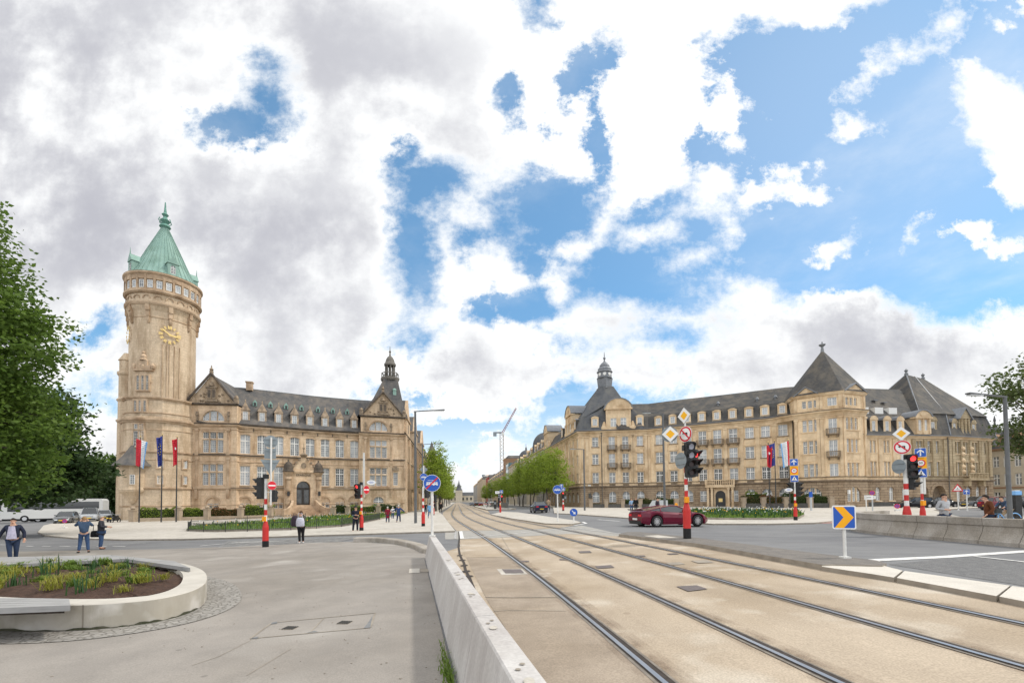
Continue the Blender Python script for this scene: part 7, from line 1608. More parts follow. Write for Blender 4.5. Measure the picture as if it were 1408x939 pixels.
# --- gardens
mat('hedge_stone', (.40, .32, .235), (.32, .25, .18), 2, .85, .15); mat('fence_iron', (.04, .042, .04), rough=.5)
mat('lawn', (.065, .12, .028), (.095, .15, .035), 3, .9, .3, bscale=30, big=(.5, (.8, .85, .7)))
gl_ = px_poly([(256, 729), (262, 724), (420, 712), (500, 705.5), (545, 703), (560, 705), (522, 713.5), (470, 723), (400, 727.5), (300, 730.2)], .15)
slab('left_garden_kerb', gl_, .25, 'lawn', 'kerb')
gr_ = px_poly([(892, 708), (900, 703.5), (960, 702.2), (1060, 702.6), (1098, 704.5), (1106, 708), (1098, 712.4), (1060, 713.6), (990, 713.4), (930, 711.5)], .15)
slab('right_garden_kerb', gr_, .25, 'lawn', 'kerb')
def railing(path, h, label, step=.14, dz=.2):
	o = thing('garden_fence', label, 'fence', at(path[0], dz)); b = MB(); L0 = o.location
	for a, c in zip(path, path[1:]):
		a, c = Vector(a), Vector(c); n = max(1, int((c - a).length / step))
		for k in range(n):
			q = a.lerp(c, k / n); z = g(*q) + dz; b.tube([(q.x, q.y, z), (q.x, q.y, z + h)], .012, 4, caps=False)
	b.build('fence_bars', M['fence_iron'], o, origin=L0); b = MB()
	for zz in (.08, h - .08): b.tube([(p[0], p[1], g(*p) + dz + zz) for p in path], .016, 4)
	b.build('fence_rails', M['fence_iron'], o, origin=L0); b = MB()
	for a in path: b.tube([(a[0], a[1], g(*a) + dz - .1), (a[0], a[1], g(*a) + dz + h + .12)], .03, 6)
	b.build('fence_posts', M['fence_iron'], o, origin=L0); return o
ins = lambda P, i0, i1: px_poly(P, .2)
railing(px_poly([(258.5, 728.5), (263, 724.5), (340, 718.5), (420, 712.6)], .2), .62, 'black iron fence along the back of the left garden bed')
railing(px_poly([(258.5, 728.6), (280, 729.4), (310, 729.4), (340, 728.8), (370, 728), (400, 726.8), (435, 724.8), (470, 722.4), (500, 717.5), (522, 713)], .2), .62, 'black iron fence along the front of the left garden bed')
# low garden walls with stone posts in front of both buildings
def garden_wall(pts, hw, hp, label, mw, mp, every=1, ball=True, w=.35):
	o = thing('garden_wall', label, 'wall', at(pts[0])); b = MB()
	for a, c in zip(pts, pts[1:]):
		fr = Fr(a, c); zc = g(*a); zd = g(*c); P = [fr.p(0, zc - .1, w / 2), fr.p(fr.len, zd - .1, w / 2), fr.p(fr.len, zd + hw, w / 2), fr.p(0, zc + hw, w / 2)]; b.prism(P, Vector((*(-fr.n * w), 0)))
	b.build('wall_run', M[mw], o)
	for p in pts:
		b = MB(); z = g(*p); b.box((p[0], p[1], z + hp / 2), (.62, .62, hp)); b.box((p[0], p[1], z + hp + .06), (.75, .75, .14))
		if ball: b.lathe([(.2, z + hp + .13), (.3, z + hp + .3), (.22, z + hp + .48), (0, z + hp + .55)], 10, p)
		b.build('stone_post', M[mp], o)
	return o
d0 = 61.5
WL = [(X(183, 57.5), 57.5), (X(246, 60), 60.), (X(285, 61.5), 61.5), (X(331, 63), 63.), (X(372, 65.), 65)]
garden_wall(WL, .55, 1.5, 'low sandstone garden wall with posts in front of the clock tower', 'hedge_stone', 'hedge_stone')
WL2 = [(X(458, 68.8), 68.8), (X(478, 70), 70), (X(520, 72.6), 72.6), (X(548, 74.5), 74.5)]
garden_wall(WL2, .5, 1.3, 'low sandstone garden wall right of the bank entrance', 'hedge_stone', 'hedge_stone')
WR = [(X(p_, d_), d_) for p_, d_ in ((812, 80.5), (833, 79.5), (856, 78.4), (880, 77), (904, 75.4), (929.5, 74.0))]
garden_wall(WR, .7, 1.45, 'dark low garden wall with stone posts left of the palace entrance', 'plinth_dark', 'hedge_stone', ball=False)
WR2 = [(X(p_, d_), d_) for p_, d_ in ((1022, 70), (1049, 68.6), (1080, 67), (1113, 65.4), (1142, 64.6))]
garden_wall(WR2, .75, 1.55, 'dark low garden wall with stone posts right of the palace entrance', 'plinth_dark', 'hedge_stone', ball=False)
# --- small things at the right
p = (28.3, 25.6)
o = thing('bike_station', 'dark blue bicycle hire pillar with a bright blue top at the right edge', 'pillar', at(p)); b = MB(); b.box((0, 0, .86), (.34, .3, 1.72)); b.build('pillar', M['flag_eu'] if False else M['plastic_dark'], o, origin=False); b = MB(); b.box((0, 0, 1.83), (.36, .32, .22)); b.build('pillar_top', M['flag_blue'], o, origin=False); b = MB(); b.box((0, 0, 1.96), (.26, .22, .05)); b.build('pillar_cap', M['white_paint'], o, origin=False)
def bicycle(p, rz, label, colr):
	o = thing('bicycle', label, 'bicycle', at(p), rz); b = MB(); r = .34
	for wx in (-.52, .52):
		w = MB(); w.tube([(wx + r * math.cos(k * PI / 12), 0, r + r * math.sin(k * PI / 12)) for k in range(25)], .022, 6, caps=False)
		for k in range(12): w.tube([(wx, 0, r), (wx + r * math.cos(k * PI / 6), 0, r + r * math.sin(k * PI / 6))], .004, 3, caps=False)
		w.build('wheel', M['rubber'], o, origin=False)
		f_ = MB(); f_.tube([(wx + (r + .05) * math.cos(R(a)), 0, r + (r + .05) * math.sin(R(a))) for a in range(10, 175, 15)], .03, 5); f_.build('mudguard', M[colr], o, origin=False)
	for q in (((-.52, 0, r), (-.1, 0, .3)), ((-.1, 0, .3), (.32, 0, .62)), ((-.1, 0, .3), (-.2, 0, .8)), ((-.52, 0, r), (-.2, 0, .72)), ((.52, 0, r), (.36, 0, .98))): b.tube(q, .03, 6)
	b.build('frame', M[colr], o, origin=False); b = MB(); b.tube([(.3, -.28, 1.05), (.36, 0, 1.0), (.3, .28, 1.05)], .018, 6); b.build('handlebar', M['plastic_dark'], o, origin=False)
	b = MB(); b.box((-.22, 0, .84), (.27, .16, .07)); b.build('saddle', M['plastic_dark'], o, origin=False); b = MB(); b.box((.62, 0, .86), (.34, .4, .26)); b.build('basket', M['plastic_dark'], o, origin=False); return o
bicycle((26.95, 24.9), R(184), 'blue hire bicycle beside the dark lamp post at the right', 'flag_blue'); bicycle((28.9, 24.9), R(80), 'parked blue hire bicycle beside the hire pillar', 'flag_blue')
# --- bench shelter-like block, litter bins, railings on the platform
p = G(905, 701.5, .1); o = thing('stone_block', 'pale slanted stone block at the garden behind the sports car', 'monument', at(p, .1)); b = MB(); b.prism([(-1.1, 0, .55), (1.3, 0, .55), (1.3, 0, 1.35), (-.6, 0, 1.35)], (0, .5, 0)); b.build('slab', M['galv'], o, origin=False); b = MB(); b.box((-.4, .25, .28), (.5, .4, .56)); b.box((.7, .25, .28), (.5, .4, .56)); b.build('plinth', M['hedge_stone'], o, origin=False)
p = G(930, 703, .1); o = thing('beacon', 'small orange beacon at the garden edge behind the sports car', 'beacon', at(p, .1)); b = MB(); b.lathe([(.22, .0), (.2, .5), (.18, .52)], 10); b.build('foot', M['plastic_dark'], o, origin=False); b = MB(); b.lathe([(.18, .52), (.2, .6), (.16, 1.0), (0, 1.05)], 10); b.build('lamp', M['amber'], o, origin=False)
pr_ = [off_path(OFFS[3] + 5.2, [84])[0], off_path(OFFS[3] + 4.8, [100])[0], off_path(OFFS[3] + 4.6, [118])[0]]
o = thing('platform_railing', 'dark metal railing at the back of the tram platform', 'railing', at(pr_[0], .18)); b = MB()
for a, c in zip(pr_, pr_[1:]):
	fr = Fr(a, c); z = g(*a) + .18; b.prism([fr.p(0, z + .1, .02), fr.p(fr.len, z + .1, .02), fr.p(fr.len, z + 1.1, .02), fr.p(0, z + 1.1, .02)], Vector((*(-fr.n * .04), 0)))
b.build('railing_panel', M['lamp_grey'], o); b = MB()
for a in pr_: b.box((a[0], a[1], g(*a) + .75), (.12, .12, 1.3))
b.build('railing_post', M['lamp_grey'], o)
q = off_path(OFFS[3] + 3.0, [86])[0]; o = thing('ticket_machine', 'dark ticket machine at the near end of the tram platform', 'machine', at(q, .18)); b = MB(); b.box((0, 0, .8), (.5, .4, 1.6)); b.build('cabinet', M['plastic_dark'], o, origin=False); b = MB(); b.box((0, -.205, 1.1), (.36, .02, .4)); b.build('screen', M['glass_mid'], o, origin=False)
for k in range(4):
	q = off_path(OFFS[3] + 1.7 + .3 * k, [92 + 8 * k])[0]; o = thing('platform_post', 'short white post on the tram platform', 'post', at(q, .18), group='white posts on the tram platform'); b = MB(); b.tube([(0, 0, 0), (0, 0, 1.1)], .08, 8); b.build('post', M['white_paint'], o, origin=False); b = MB(); b.lathe([(.085, .85), (.085, 1.0)], 8); b.build('band', M['red_paint'], o, origin=False)
# ------------------------------------------------------------------ vehicles
def paint(key, c, rough=.22):
	m, t, N, L, P = nt(key); P.inputs['Base Color'].default_value = rgba(c); P.inputs['Roughness'].default_value = rough; P.inputs['Coat Weight'].default_value = .35; P.inputs['Specular IOR Level'].default_value = .25; P.inputs['Coat Roughness'].default_value = .05; P.inputs['Metallic'].default_value = .1; M[key] = m
paint('car_wine', (.115, .003, .02)); paint('car_black', (.012, .013, .016)); paint('car_navy', (.012, .017, .05)); paint('car_grey', (.10, .105, .11)); paint('car_silver', (.40, .42, .44)); paint('car_white', (.66, .66, .64)); paint('bus_white', (.72, .71, .68), .35); paint('car_red', (.16, .015, .03))
mat('car_glass', (.03, .035, .04), rough=.05, spec=.8); mat('tyre', (.018, .018, .019), rough=.8); mat('rim', (.62, .62, .63), rough=.3, metal=.9); mat('tail', (.55, .02, .03), rough=.2, emit=.25); mat('headlamp', (.75, .77, .8), rough=.1); mat('plate_yellow', (.75, .52, .05), rough=.5)
def lerp_list(L, x): return pl(x, L)
def car(label, p, rz, col_, Lc, W, top, belt, cabin, wb, wr=.33, clear=.2, group=None, name='parked_car', detail=True, rear_plate='plate_yellow', cat='car'):
	"""top: (x, z) bonnet-boot line; belt: half width along x; cabin: (x, z) outline of the glasshouse, rear to front"""
	o = thing(name, label, cat, at(p, .004), rz, group); ra = wr + .06; axles = (wb[0], wb[1]); xs = sorted({round(-Lc / 2 + Lc * k / 40, 3) for k in range(41)} | {round(a + s * ra * q, 3) for a in axles for s in (-1, 1) for q in (1.0, .97, .85, .6, .3)})
	b = MB(); rows = []
	for x in xs:
		w = lerp_list(belt, x); zt = lerp_list(top, x); zl = clear + .12 * max(0, abs(x) / (Lc / 2) - .85) / .15
		for a in axles:
			d = abs(x - a)
			if d < ra: zl = max(zl, wr + math.sqrt(ra * ra - d * d))
		zl = min(zl, zt - .08); zm = zl + (zt - zl) * .55
		half = [(w * .55, zl), (w * .96, zl), (w, zl + (zm - zl) * .4), (w * 1.0, zm), (w * .97, zm + (zt - zm) * .6), (w * .88, zt - .015), (w * .6, zt + .015), (0, zt + .03)]
		rows.append([(x, y, z) for y, z in half] + [(x, -y, z) for y, z in half[-2::-1]])
	k = len(rows[0])
	for a, c in zip(rows, rows[1:]):
		for j in range(k - 1): b.poly([a[j], c[j], c[j + 1], a[j + 1]])
		b.poly([a[0], a[-1], c[-1], c[0]])
	b.poly(rows[0]); b.poly(rows[-1][::-1]); b.build('body', M[col_], o, origin=False, smooth=True)
	# glasshouse
	n = len(cabin); zb = lambda x: lerp_list(top, x) - .01; b = MB(); R2_ = []
	for i, (x, z) in enumerate(cabin):
		w = lerp_list(belt, x); f = (z - zb(x)) / max(.2, max(q for _, q in cabin) - zb(x)); R2_.append((x, z, w * (.88 - .22 * min(1, max(0, f)))))
	for (x0, z0, w0), (x1, z1, w1) in zip(R2_, R2_[1:]):
		flat_ = abs(z1 - z0) < .1 * abs(x1 - x0) + .015
		b.poly([(x0, -w0, z0), (x1, -w1, z1), (x1, w1, z1), (x0, w0, z0)], 1 if flat_ else 0)
		for s in (-1, 1): b.poly([(x0, s * w0, z0), (x1, s * w1, z1), (x1, s * lerp_list(belt, x1) * .88, zb(x1)), (x0, s * lerp_list(belt, x0) * .88, zb(x0))], 0)
	b.build('glasshouse', [M['car_glass'], M[col_]], o, origin=False)
	b = MB()
	for (x0, z0, w0), (x1, z1, w1) in zip(R2_, R2_[1:]):
		for s in (-1, 1): b.tube([(x0, s * w0, z0 + .005), (x1, s * w1, z1 + .005)], .035, 5)
	mid_ = R2_[len(R2_) // 2 - (1 if n > 4 else 0)]
	if detail and n > 4:
		for s in (-1, 1): b.tube([(mid_[0], s * mid_[2], mid_[1]), (mid_[0] - .05, s * lerp_list(belt, mid_[0]) * .885, zb(mid_[0]))], .035, 5)
	b.build('roof_pillars', M[col_], o, origin=False)
	for a in axles:
		for s in (-1, 1):
			w = lerp_list(belt, a) - .02; t = MB(); t.lathe([(wr * .64, -.1), (wr * .97, -.1), (wr, -.07), (wr, .07), (wr * .97, .1), (wr * .64, .1)], 24); tv = [(a + x, s * (w - .1 + z), wr + y) for x, y, z in t.v]; t.v = tv; wo = t.build('wheel', M['tyre'], o, origin=False, smooth=True)
			r_ = MB(); q = .075
			for kk in range(10):
				an = kk * PI / 5; u = (math.cos(an), math.sin(an)); v = (-u[1], u[0]); P = [(u[0] * l + v[0] * ww, u[1] * l + v[1] * ww) for l, ww in ((.05, .03), (.05, -.03), (wr * .62, -.022), (wr * .62, .022))]
				r_.poly([(a + x, s * (w - .1 + q), wr + z) for x, z in P])
			for r0, r1 in ((wr * .58, wr * .66), (0, .07)):
				for kk in range(20):
					a0, a1 = kk * PI / 10, (kk + 1) * PI / 10; r_.poly([(a + r * math.cos(an), s * (w - .1 + q + .004), wr + r * math.sin(an)) for r, an in ((r0, a0), (r1, a0), (r1, a1), (r0, a1))])
			for kk in range(1): r_.poly([(a + wr * .64 * math.cos(j * PI / 8), s * (w - .1 + .02), wr + wr * .64 * math.sin(j * PI / 8)) for j in range(16)], 1)
			r_.build('rim', [M['rim'], M['tyre']], wo, origin=False)
	xr, xf = -Lc / 2, Lc / 2; zr = lerp_list(top, xr); zf = lerp_list(top, xf); wr_, wf_ = lerp_list(belt, xr), lerp_list(belt, xf)
	for s in (-1, 1):
		t = MB(); t.box((xr + .0, s * wr_ * .72, zr - .14), (.05, wr_ * .42, .12)); t.build('tail_light', M['tail'], o, origin=False)
		t = MB(); t.box((xf - .05, s * wf_ * .74, zf - .1), (.14, wf_ * .4, .12)); t.build('headlight', M['headlamp'], o, origin=False)
		t = MB(); xm = cabin[-2][0] + .25; t.box((xm, s * (lerp_list(belt, xm) + .06), lerp_list(top, xm) + .08), (.16, .16, .12)); t.build('wing_mirror', M[col_], o, origin=False)
	t = MB(); t.box((xr - .01, 0, clear + .32), (.03, .5, .11)); t.build('number_plate', M[rear_plate], o, origin=False)
	t = MB(); t.box((xf + .005, 0, clear + .25), (.03, .5, .11)); t.build('number_plate', M[rear_plate], o, origin=False)
	t = MB(); t.box((xr + .03, 0, clear + .12), (.1, wr_ * 1.7, .2)); t.build('bumper', M['plastic_dark'], o, origin=False); t = MB(); t.box((xf - .04, 0, clear + .1), (.1, wf_ * 1.6, .16)); t.build('bumper', M['plastic_dark'], o, origin=False)
	return o
# dark red sports coupe turning across the square
p = G(927, 724.5); v = car('dark red low sports coupe driving across the junction', (p[0], p[1] + .9), R(14), 'car_wine', 4.5, 1.9, [(-2.25, .84), (-2.1, .97), (-1.4, .98), (-.9, .93), (0, .86), (.9, .84), (1.3, .84), (1.8, .74), (2.1, .6), (2.25, .48)], [(-2.25, .78), (-2.0, .93), (-1.35, .97), (-.5, .90), (.4, .88), (1.35, .95), (1.9, .86), (2.25, .6)],
	[(-1.95, .96), (-1.0, 1.14), (-.3, 1.235), (.15, 1.225), (1.0, .86)], (-1.35, 1.36), .345, .16, name='sports_car', rear_plate='white_paint')
b = MB(); b.prism([(-2.2, -.85, .98), (-2.28, -.85, 1.02), (-2.28, .85, 1.02), (-2.2, .85, .98)], (0, 0, .03)); b.build('spoiler', M['car_black'], v, origin=False)
b = MB(); b.prism([(.45, -.925, .45), (.95, -.945, .5), (.85, -.945, .66), (.6, -.93, .62)], (0, .02, 0)); b.build('side_vent', M['plastic_dark'], v, origin=False)
SED = dict(Lc=4.8, W=1.8, top=[(-2.4, .95), (-2.2, 1.03), (-1.4, 1.0), (-.5, .94), (.9, .93), (1.6, .88), (2.2, .76), (2.4, .62)], belt=[(-2.4, .78), (-2.1, .88), (0, .9), (2.0, .86), (2.4, .68)], cabin=[(-1.75, 1.02), (-1.0, 1.40), (-.2, 1.46), (.35, 1.42), (1.15, .94)], wb=(-1.42, 1.42))
HAT = dict(Lc=4.2, W=1.78, top=[(-2.1, .98), (-1.9, 1.03), (-.6, .98), (.8, .95), (1.5, .88), (2.0, .74), (2.1, .62)], belt=[(-2.1, .76), (-1.8, .87), (0, .89), (1.7, .85), (2.1, .66)], cabin=[(-2.0, 1.0), (-1.65, 1.4), (-.5, 1.5), (.25, 1.45), (1.05, .96)], wb=(-1.3, 1.3))
SUV = dict(Lc=4.7, W=1.9, top=[(-2.35, 1.05), (-2.2, 1.1), (0, 1.08), (1.0, 1.06), (2.0, 1.0), (2.35, .8)], belt=[(-2.35, .84), (-2.1, .93), (0, .95), (2.0, .93), (2.35, .8)], cabin=[(-2.3, 1.08), (-2.15, 1.85), (-.5, 1.9), (.45, 1.85), (.85, 1.06)], wb=(-1.45, 1.45), wr=.39, clear=.28)
p = G(740.5, 704.5); car('dark blue saloon seen from behind on the avenue, brake lights on', p, R(97), 'car_navy', name='saloon_car', **SED)
y = 62.; car('black estate car parked in front of the gateway, left of the grey jumper', (X(1256, 61), 61.), R(172), 'car_black', **HAT)
car('black saloon parked before the large arch', (X(1291, 62.5), 62.5), R(6), 'car_black', **SED)
car('dark grey hatchback parked behind the warning triangle', (X(1342, 63.5), 63.5), R(188), 'car_grey', **HAT)
car('dark red hatchback parked behind the bicycles', (X(1374, 52), 52), R(10), 'car_red', **HAT)
car('black hatchback parked at the far right behind the hire pillar', (X(1412, 58), 58), R(4), 'car_black', **HAT)
car('grey hatchback parked beside the coach', (X(92, 57), 57.), R(-58), 'car_grey', **HAT)
car('silver off-road car behind the grey hatchback', (X(124, 62), 62.), R(-50), 'car_silver', **SUV)
car('pale estate car half hidden beside the tower', (X(144, 70), 70.), R(-50), 'car_silver', **HAT)
for i, (px, d, c, rz, lab) in enumerate(((655, 165, 'car_black', 97, 'black car farthest up in the avenue traffic'), (661, 150, 'car_red', 97, 'dark red car in the avenue traffic'), (668, 140, 'car_silver', 97, 'silver car in the avenue traffic'), (648.5, 190, 'car_navy', 277, 'dark blue car coming down the tram lane'), (676, 128, 'car_white', 97, 'white car in the avenue traffic'))): car(lab, (X(px, d), d), R(rz), c, detail=False, **(SED if i % 2 else HAT))
def coach(label, p, rz):
	o = thing('coach', label, 'bus', at(p), rz); L_, W_, H_ = 12., 2.5, 3.5; b = MB()
	prof = [(-L_ / 2, .35), (-L_ / 2, 3.2), (-L_ / 2 + .3, 3.5), (L_ / 2 - .9, 3.5), (L_ / 2 - .25, 3.2), (L_ / 2, 1.3), (L_ / 2, .35)]
	b.prism([(x, -W_ / 2, z) for x, z in prof], (0, W_, 0)); b.build('body', M['bus_white'], o, origin=False)
	for s in (-1, 1):
		b = MB(); b.prism([(x, s * (W_ / 2 + .012), z) for x, z in ((-L_ / 2 + .5, 1.95), (-L_ / 2 + .5, 3.05), (L_ / 2 - .9, 3.1), (L_ / 2 - .75, 1.6), (L_ / 2 - 1.9, 1.6), (L_ / 2 - 2.6, 1.95))], (0, -s * .01, 0)); b.build('side_windows', M['car_glass'], o, origin=False)
	b = MB(); b.poly([(L_ / 2 + .012, -1.15, 1.35), (L_ / 2 + .012, 1.15, 1.35), (L_ / 2 - .235, 1.15, 3.2), (L_ / 2 - .235, -1.15, 3.2)]); b.build('windscreen', M['car_glass'], o, origin=False)
	for s in (-1, 1):
		b = MB(); b.box((L_ / 2 + .01, s * .95, .85), (.06, .4, .2)); b.build('headlight', M['headlamp'], o, origin=False)
		b = MB(); b.tube([(L_ / 2 - .2, s * 1.2, 3.1), (L_ / 2 + .45, s * 1.35, 2.9)], .05, 6); b.box((L_ / 2 + .45, s * 1.38, 2.55), (.12, .26, .55)); b.build('wing_mirror', M['bus_white'], o, origin=False)
		for x in (-3.4, 3.3):
			b = MB(); b.prism([(x + .5 * math.cos(k * PI / 10), s * 1.26, .5 + .5 * math.sin(k * PI / 10)) for k in range(20)], (0, -s * .3, 0)); w = b.build('wheel', M['tyre'], o, origin=False); b = MB(); b.prism([(x + .28 * math.cos(k * PI / 8), s * 1.275, .5 + .28 * math.sin(k * PI / 8)) for k in range(16)], (0, -s * .02, 0)); b.build('rim', M['rim'], w, origin=False)
	b = MB(); b.prism([(-1.5, -.9, 3.5), (3, -.9, 3.5), (2.6, -.9, 3.75), (-1.2, -.9, 3.75)], (0, 1.8, 0)); b.build('roof_unit', M['bus_white'], o, origin=False)
	b = MB(); b.box((0, 0, .42), (11.6, 2.52, .16)); b.box((L_ / 2, 0, .5), (.05, .5, .12)); b.build('skirt', M['plastic_dark'], o, origin=False); return o
coach('white coach with dark windows parked by the trees', (X(79, 72), 72.), R(205)); coach('white coach half hidden by the left tree', (X(14, 70), 70), R(212))
def moto(label, p, rz):
	o = thing('motorcycle', label, 'motorcycle', at(p), rz)
	for x in (-.65, .65): b = MB(); b.tube([(x + .28 * math.cos(k * PI / 10), 0, .32 + .28 * math.sin(k * PI / 10)) for k in range(21)], .06, 6, caps=False); b.build('wheel', M['tyre'], o, origin=False)
	b = MB(); b.box((0, 0, .5), (.7, .3, .4), taper=.7); b.box((.2, 0, .8), (.5, .32, .25), taper=.7); b.tube([(.65, 0, .32), (.45, 0, 1.0)], .05, 6); b.build('body', M['plastic_dark'], o, origin=False); b = MB(); b.box((-.4, 0, .82), (.7, .28, .12)); b.build('saddle', M['tyre'], o, origin=False)
	b = MB(); b.tube([(.42, -.35, 1.05), (.46, 0, 1.0), (.42, .35, 1.05)], .025, 6); b.build('handlebar', M['galv'], o, origin=False); b = MB(); b.box((-.88, 0, .6), (.03, .2, .14)); b.build('number_plate', M['plate_yellow'], o, origin=False)
moto('black motorcycle parked left of the tower foot', (X(150.5, 58), 58), R(120)); moto('black scooter standing against the tower foot', (X(159, 57), 57), R(100))
# ------------------------------------------------------------------ people
mat('skin', (.56, .33, .23), rough=.55); mat('skin_dark', (.40, .22, .15), rough=.55)
for k, c in dict(navy=(.02, .026, .05), jeans=(.045, .085, .18), jeans_dark=(.028, .045, .09), tee=(.48, .46, .58), denim=(.05, .085, .15), suit=(.045, .045, .055), black=(.012, .012, .014), olive=(.085, .08, .062), police=(.012, .015, .028), wine=(.22, .012, .03), bluecoat=(.035, .065, .17), knit=(.42, .43, .45), brown=(.12, .04, .016), lightblue=(.17, .40, .68), sky=(.28, .42, .62), tote=(.58, .58, .66), pack=(.05, .035, .05), tan=(.42, .31, .2), white=(.72, .71, .69), shoe=(.02, .018, .018), shoe_white=(.7, .69, .68), shoe_brown=(.14, .06, .03), hair_dark=(.025, .018, .014), hair_brown=(.10, .055, .03), hair_fair=(.32, .2, .1), hair_grey=(.5, .48, .46)).items():
	mat('c_' + k, c, tuple(q * .78 for q in c), 14, .85, .2)
def skin_obj(name, V, E_, rad, m, parent, sub=2, remesh=0):
	bm = bmesh.new(); lay_ = bm.verts.layers.skin.verify(); vs = []
	for i, (p, r) in enumerate(zip(V, rad)):
		v = bm.verts.new(p); rr = r if isinstance(r, tuple) else (r, r); v[lay_].radius = rr; v[lay_].use_root = (i == 0); vs.append(v)
	for a, c in E_: bm.edges.new((vs[a], vs[c]))
	me = bpy.data.meshes.new(name); bm.to_mesh(me); bm.free(); tmp = bpy.data.objects.new(name, me); col.objects.link(tmp)
	md = tmp.modifiers.new('s', 'SKIN'); md.use_smooth_shade = True
	if sub: tmp.modifiers.new('d', 'SUBSURF').levels = sub
	tmp.modifiers['d'].render_levels = sub
	dg = bpy.context.evaluated_depsgraph_get(); out = bpy.data.meshes.new_from_object(tmp.evaluated_get(dg)); bpy.data.objects.remove(tmp)
	out.materials.clear(); out.materials.append(M[m]); out.polygons.foreach_set('use_smooth', [True] * len(out.polygons)); o = link(bpy.data.objects.new(name, out), parent); return o
J0 = dict(pel=(0, 0, .95), hl=(-.095, 0, .92), hr=(.095, 0, .92), kl=(-.11, -.02, .5), kr=(.11, -.02, .5), al=(-.12, .02, .09), ar=(.12, .02, .09), tl=(-.14, -.15, .035), tr=(.14, -.15, .035), ab=(0, -.01, 1.12), ch=(0, 0, 1.33), nk=(0, 0, 1.47), hd=(0, -.015, 1.60), sl=(-.185, 0, 1.41), sr=(.185, 0, 1.41), el=(-.25, .02, 1.14), er=(.25, .02, 1.14), wl=(-.26, -.06, .89), wr=(.26, -.06, .89))
def person(label, p, rz, H=1.74, j={}, top='navy', trousers='jeans', shoes='shoe', hair='hair_dark', coat=0, stout=1.0, skirt=0, fingers=True, bald=False, hat=None, open_=None, short=False, base_dz=0., skin='skin', group=None):
	"""j overrides joints; coat lengthens the top below the hips; the figure faces -y before turning"""
	J = dict(J0); J.update(j); s = H / 1.74; o = thing('person', label, 'person', at(p, base_dz), rz, group); S = lambda q: (q[0] * s, q[1] * s, q[2] * s); q_ = {k: Vector(S(v)) for k, v in J.items()}; w = stout
	V, Ed, Rd = [], [], []
	def add(pos, r, par=None): V.append(tuple(pos)); Rd.append(tuple(x * s for x in r) if isinstance(r, tuple) else r * s); (Ed.append((par, len(V) - 1)) if par is not None else None); return len(V) - 1
	pe = add(q_['pel'], (.13 * w, .10 * w)); ab = add(q_['ab'], (.12 * w, .095 * w), pe); ch = add(q_['ch'], (.135, .10), ab); nk = add(q_['nk'], .055, ch)
	hd = q_['hd']; c1 = add(hd + Vector((0, -.012, -.035)) * s, (.062, .07), nk); c2 = add(hd + Vector((0, 0, .035)) * s, (.078, .092), c1); add(hd + Vector((0, .012, .10)) * s, (.055, .065), c2)
	add(hd + Vector((0, -.112, -.012)) * s, .014, c1)
	for sd_ in (-1, 1): add(hd + Vector((sd_ * .092, .012, -.005)) * s, .018, c2)
	for L_ in 'lr':
		sg = -1 if L_ == 'l' else 1
		a = add(q_['h' + L_], .085, pe); k = add(q_['k' + L_], .055, a); an = add(q_['a' + L_], .04, k); add(q_['t' + L_], (.035, .028), an)
		a = add(q_['s' + L_], .058, ch); e = add(q_['e' + L_], .043, a); wv = q_['w' + L_]; wi = add(wv, .028, e); d = (wv - q_['e' + L_]).normalized(); side = d.cross(Vector((0, 1, 0))) if abs(d.y) < .9 else Vector((1, 0, 0)); side = side.normalized(); nrm = d.cross(side)
		pm = add(wv + d * .055 * s, (.034, .018), wi)
		if fingers:
			for f in range(4):
				rt = wv + (d * .085 + side * (.03 - .02 * f)) * s; f1 = add(rt, .0105, pm); ln = (.035, .042, .04, .03)[f]; f2 = add(rt + (d * ln + nrm * .008) * s, .009, f1); add(rt + (d * (ln * 1.7) + nrm * .028) * s, .007, f2)
			t1 = add(wv + (d * .045 + side * .048 + nrm * .012) * s, .011, wi); add(wv + (d * .085 + side * .06 + nrm * .026) * s, .009, t1)
		else: add(wv + d * .13 * s, (.028, .014), pm)
	body = skin_obj('body', V, Ed, Rd, skin, o, 1)
	for sd_ in (-1, 1): b = MB(); c = hd + Vector((sd_ * .034, -.086, .022)) * s; b.lathe([(0, -.009), (.010, 0), (0, .009)], 8); b.v = [(x + c.x, y + c.y, z + c.z) for x, y, z in b.v]; b.build('eye', M['c_black'], o, origin=False)
	b = MB(); c = hd + Vector((0, -.083, -.052)) * s; b.box(tuple(c), (.045, .02, .008)); b.build('mouth', M['c_wine'], o, origin=False)
	# clothes follow the same joints with more ease
	V, Ed, Rd = [], [], []; lo = q_['pel'] + Vector((0, 0, -.05 * s))
	a0 = add(lo, (.155 * w, .125 * w)); b1 = add(q_['ab'], (.15 * w, .125 * w), a0); c1 = add(q_['ch'], (.165, .12), b1); add(q_['nk'] - Vector((0, 0, .03 * s)), .068, c1)
	if coat: add(lo - Vector((0, -.01, coat)) * s, (.19 * w, .155 * w), a0)
	for L_ in 'lr':
		a = add(q_['s' + L_], .078, c1); e = add(q_['e' + L_], .062, a)
		if not short: add(q_['w' + L_].lerp(q_['e' + L_], .08), .046, e)
	skin_obj('coat' if coat else 'jacket', V, Ed, Rd, 'c_' + top, o, 2)
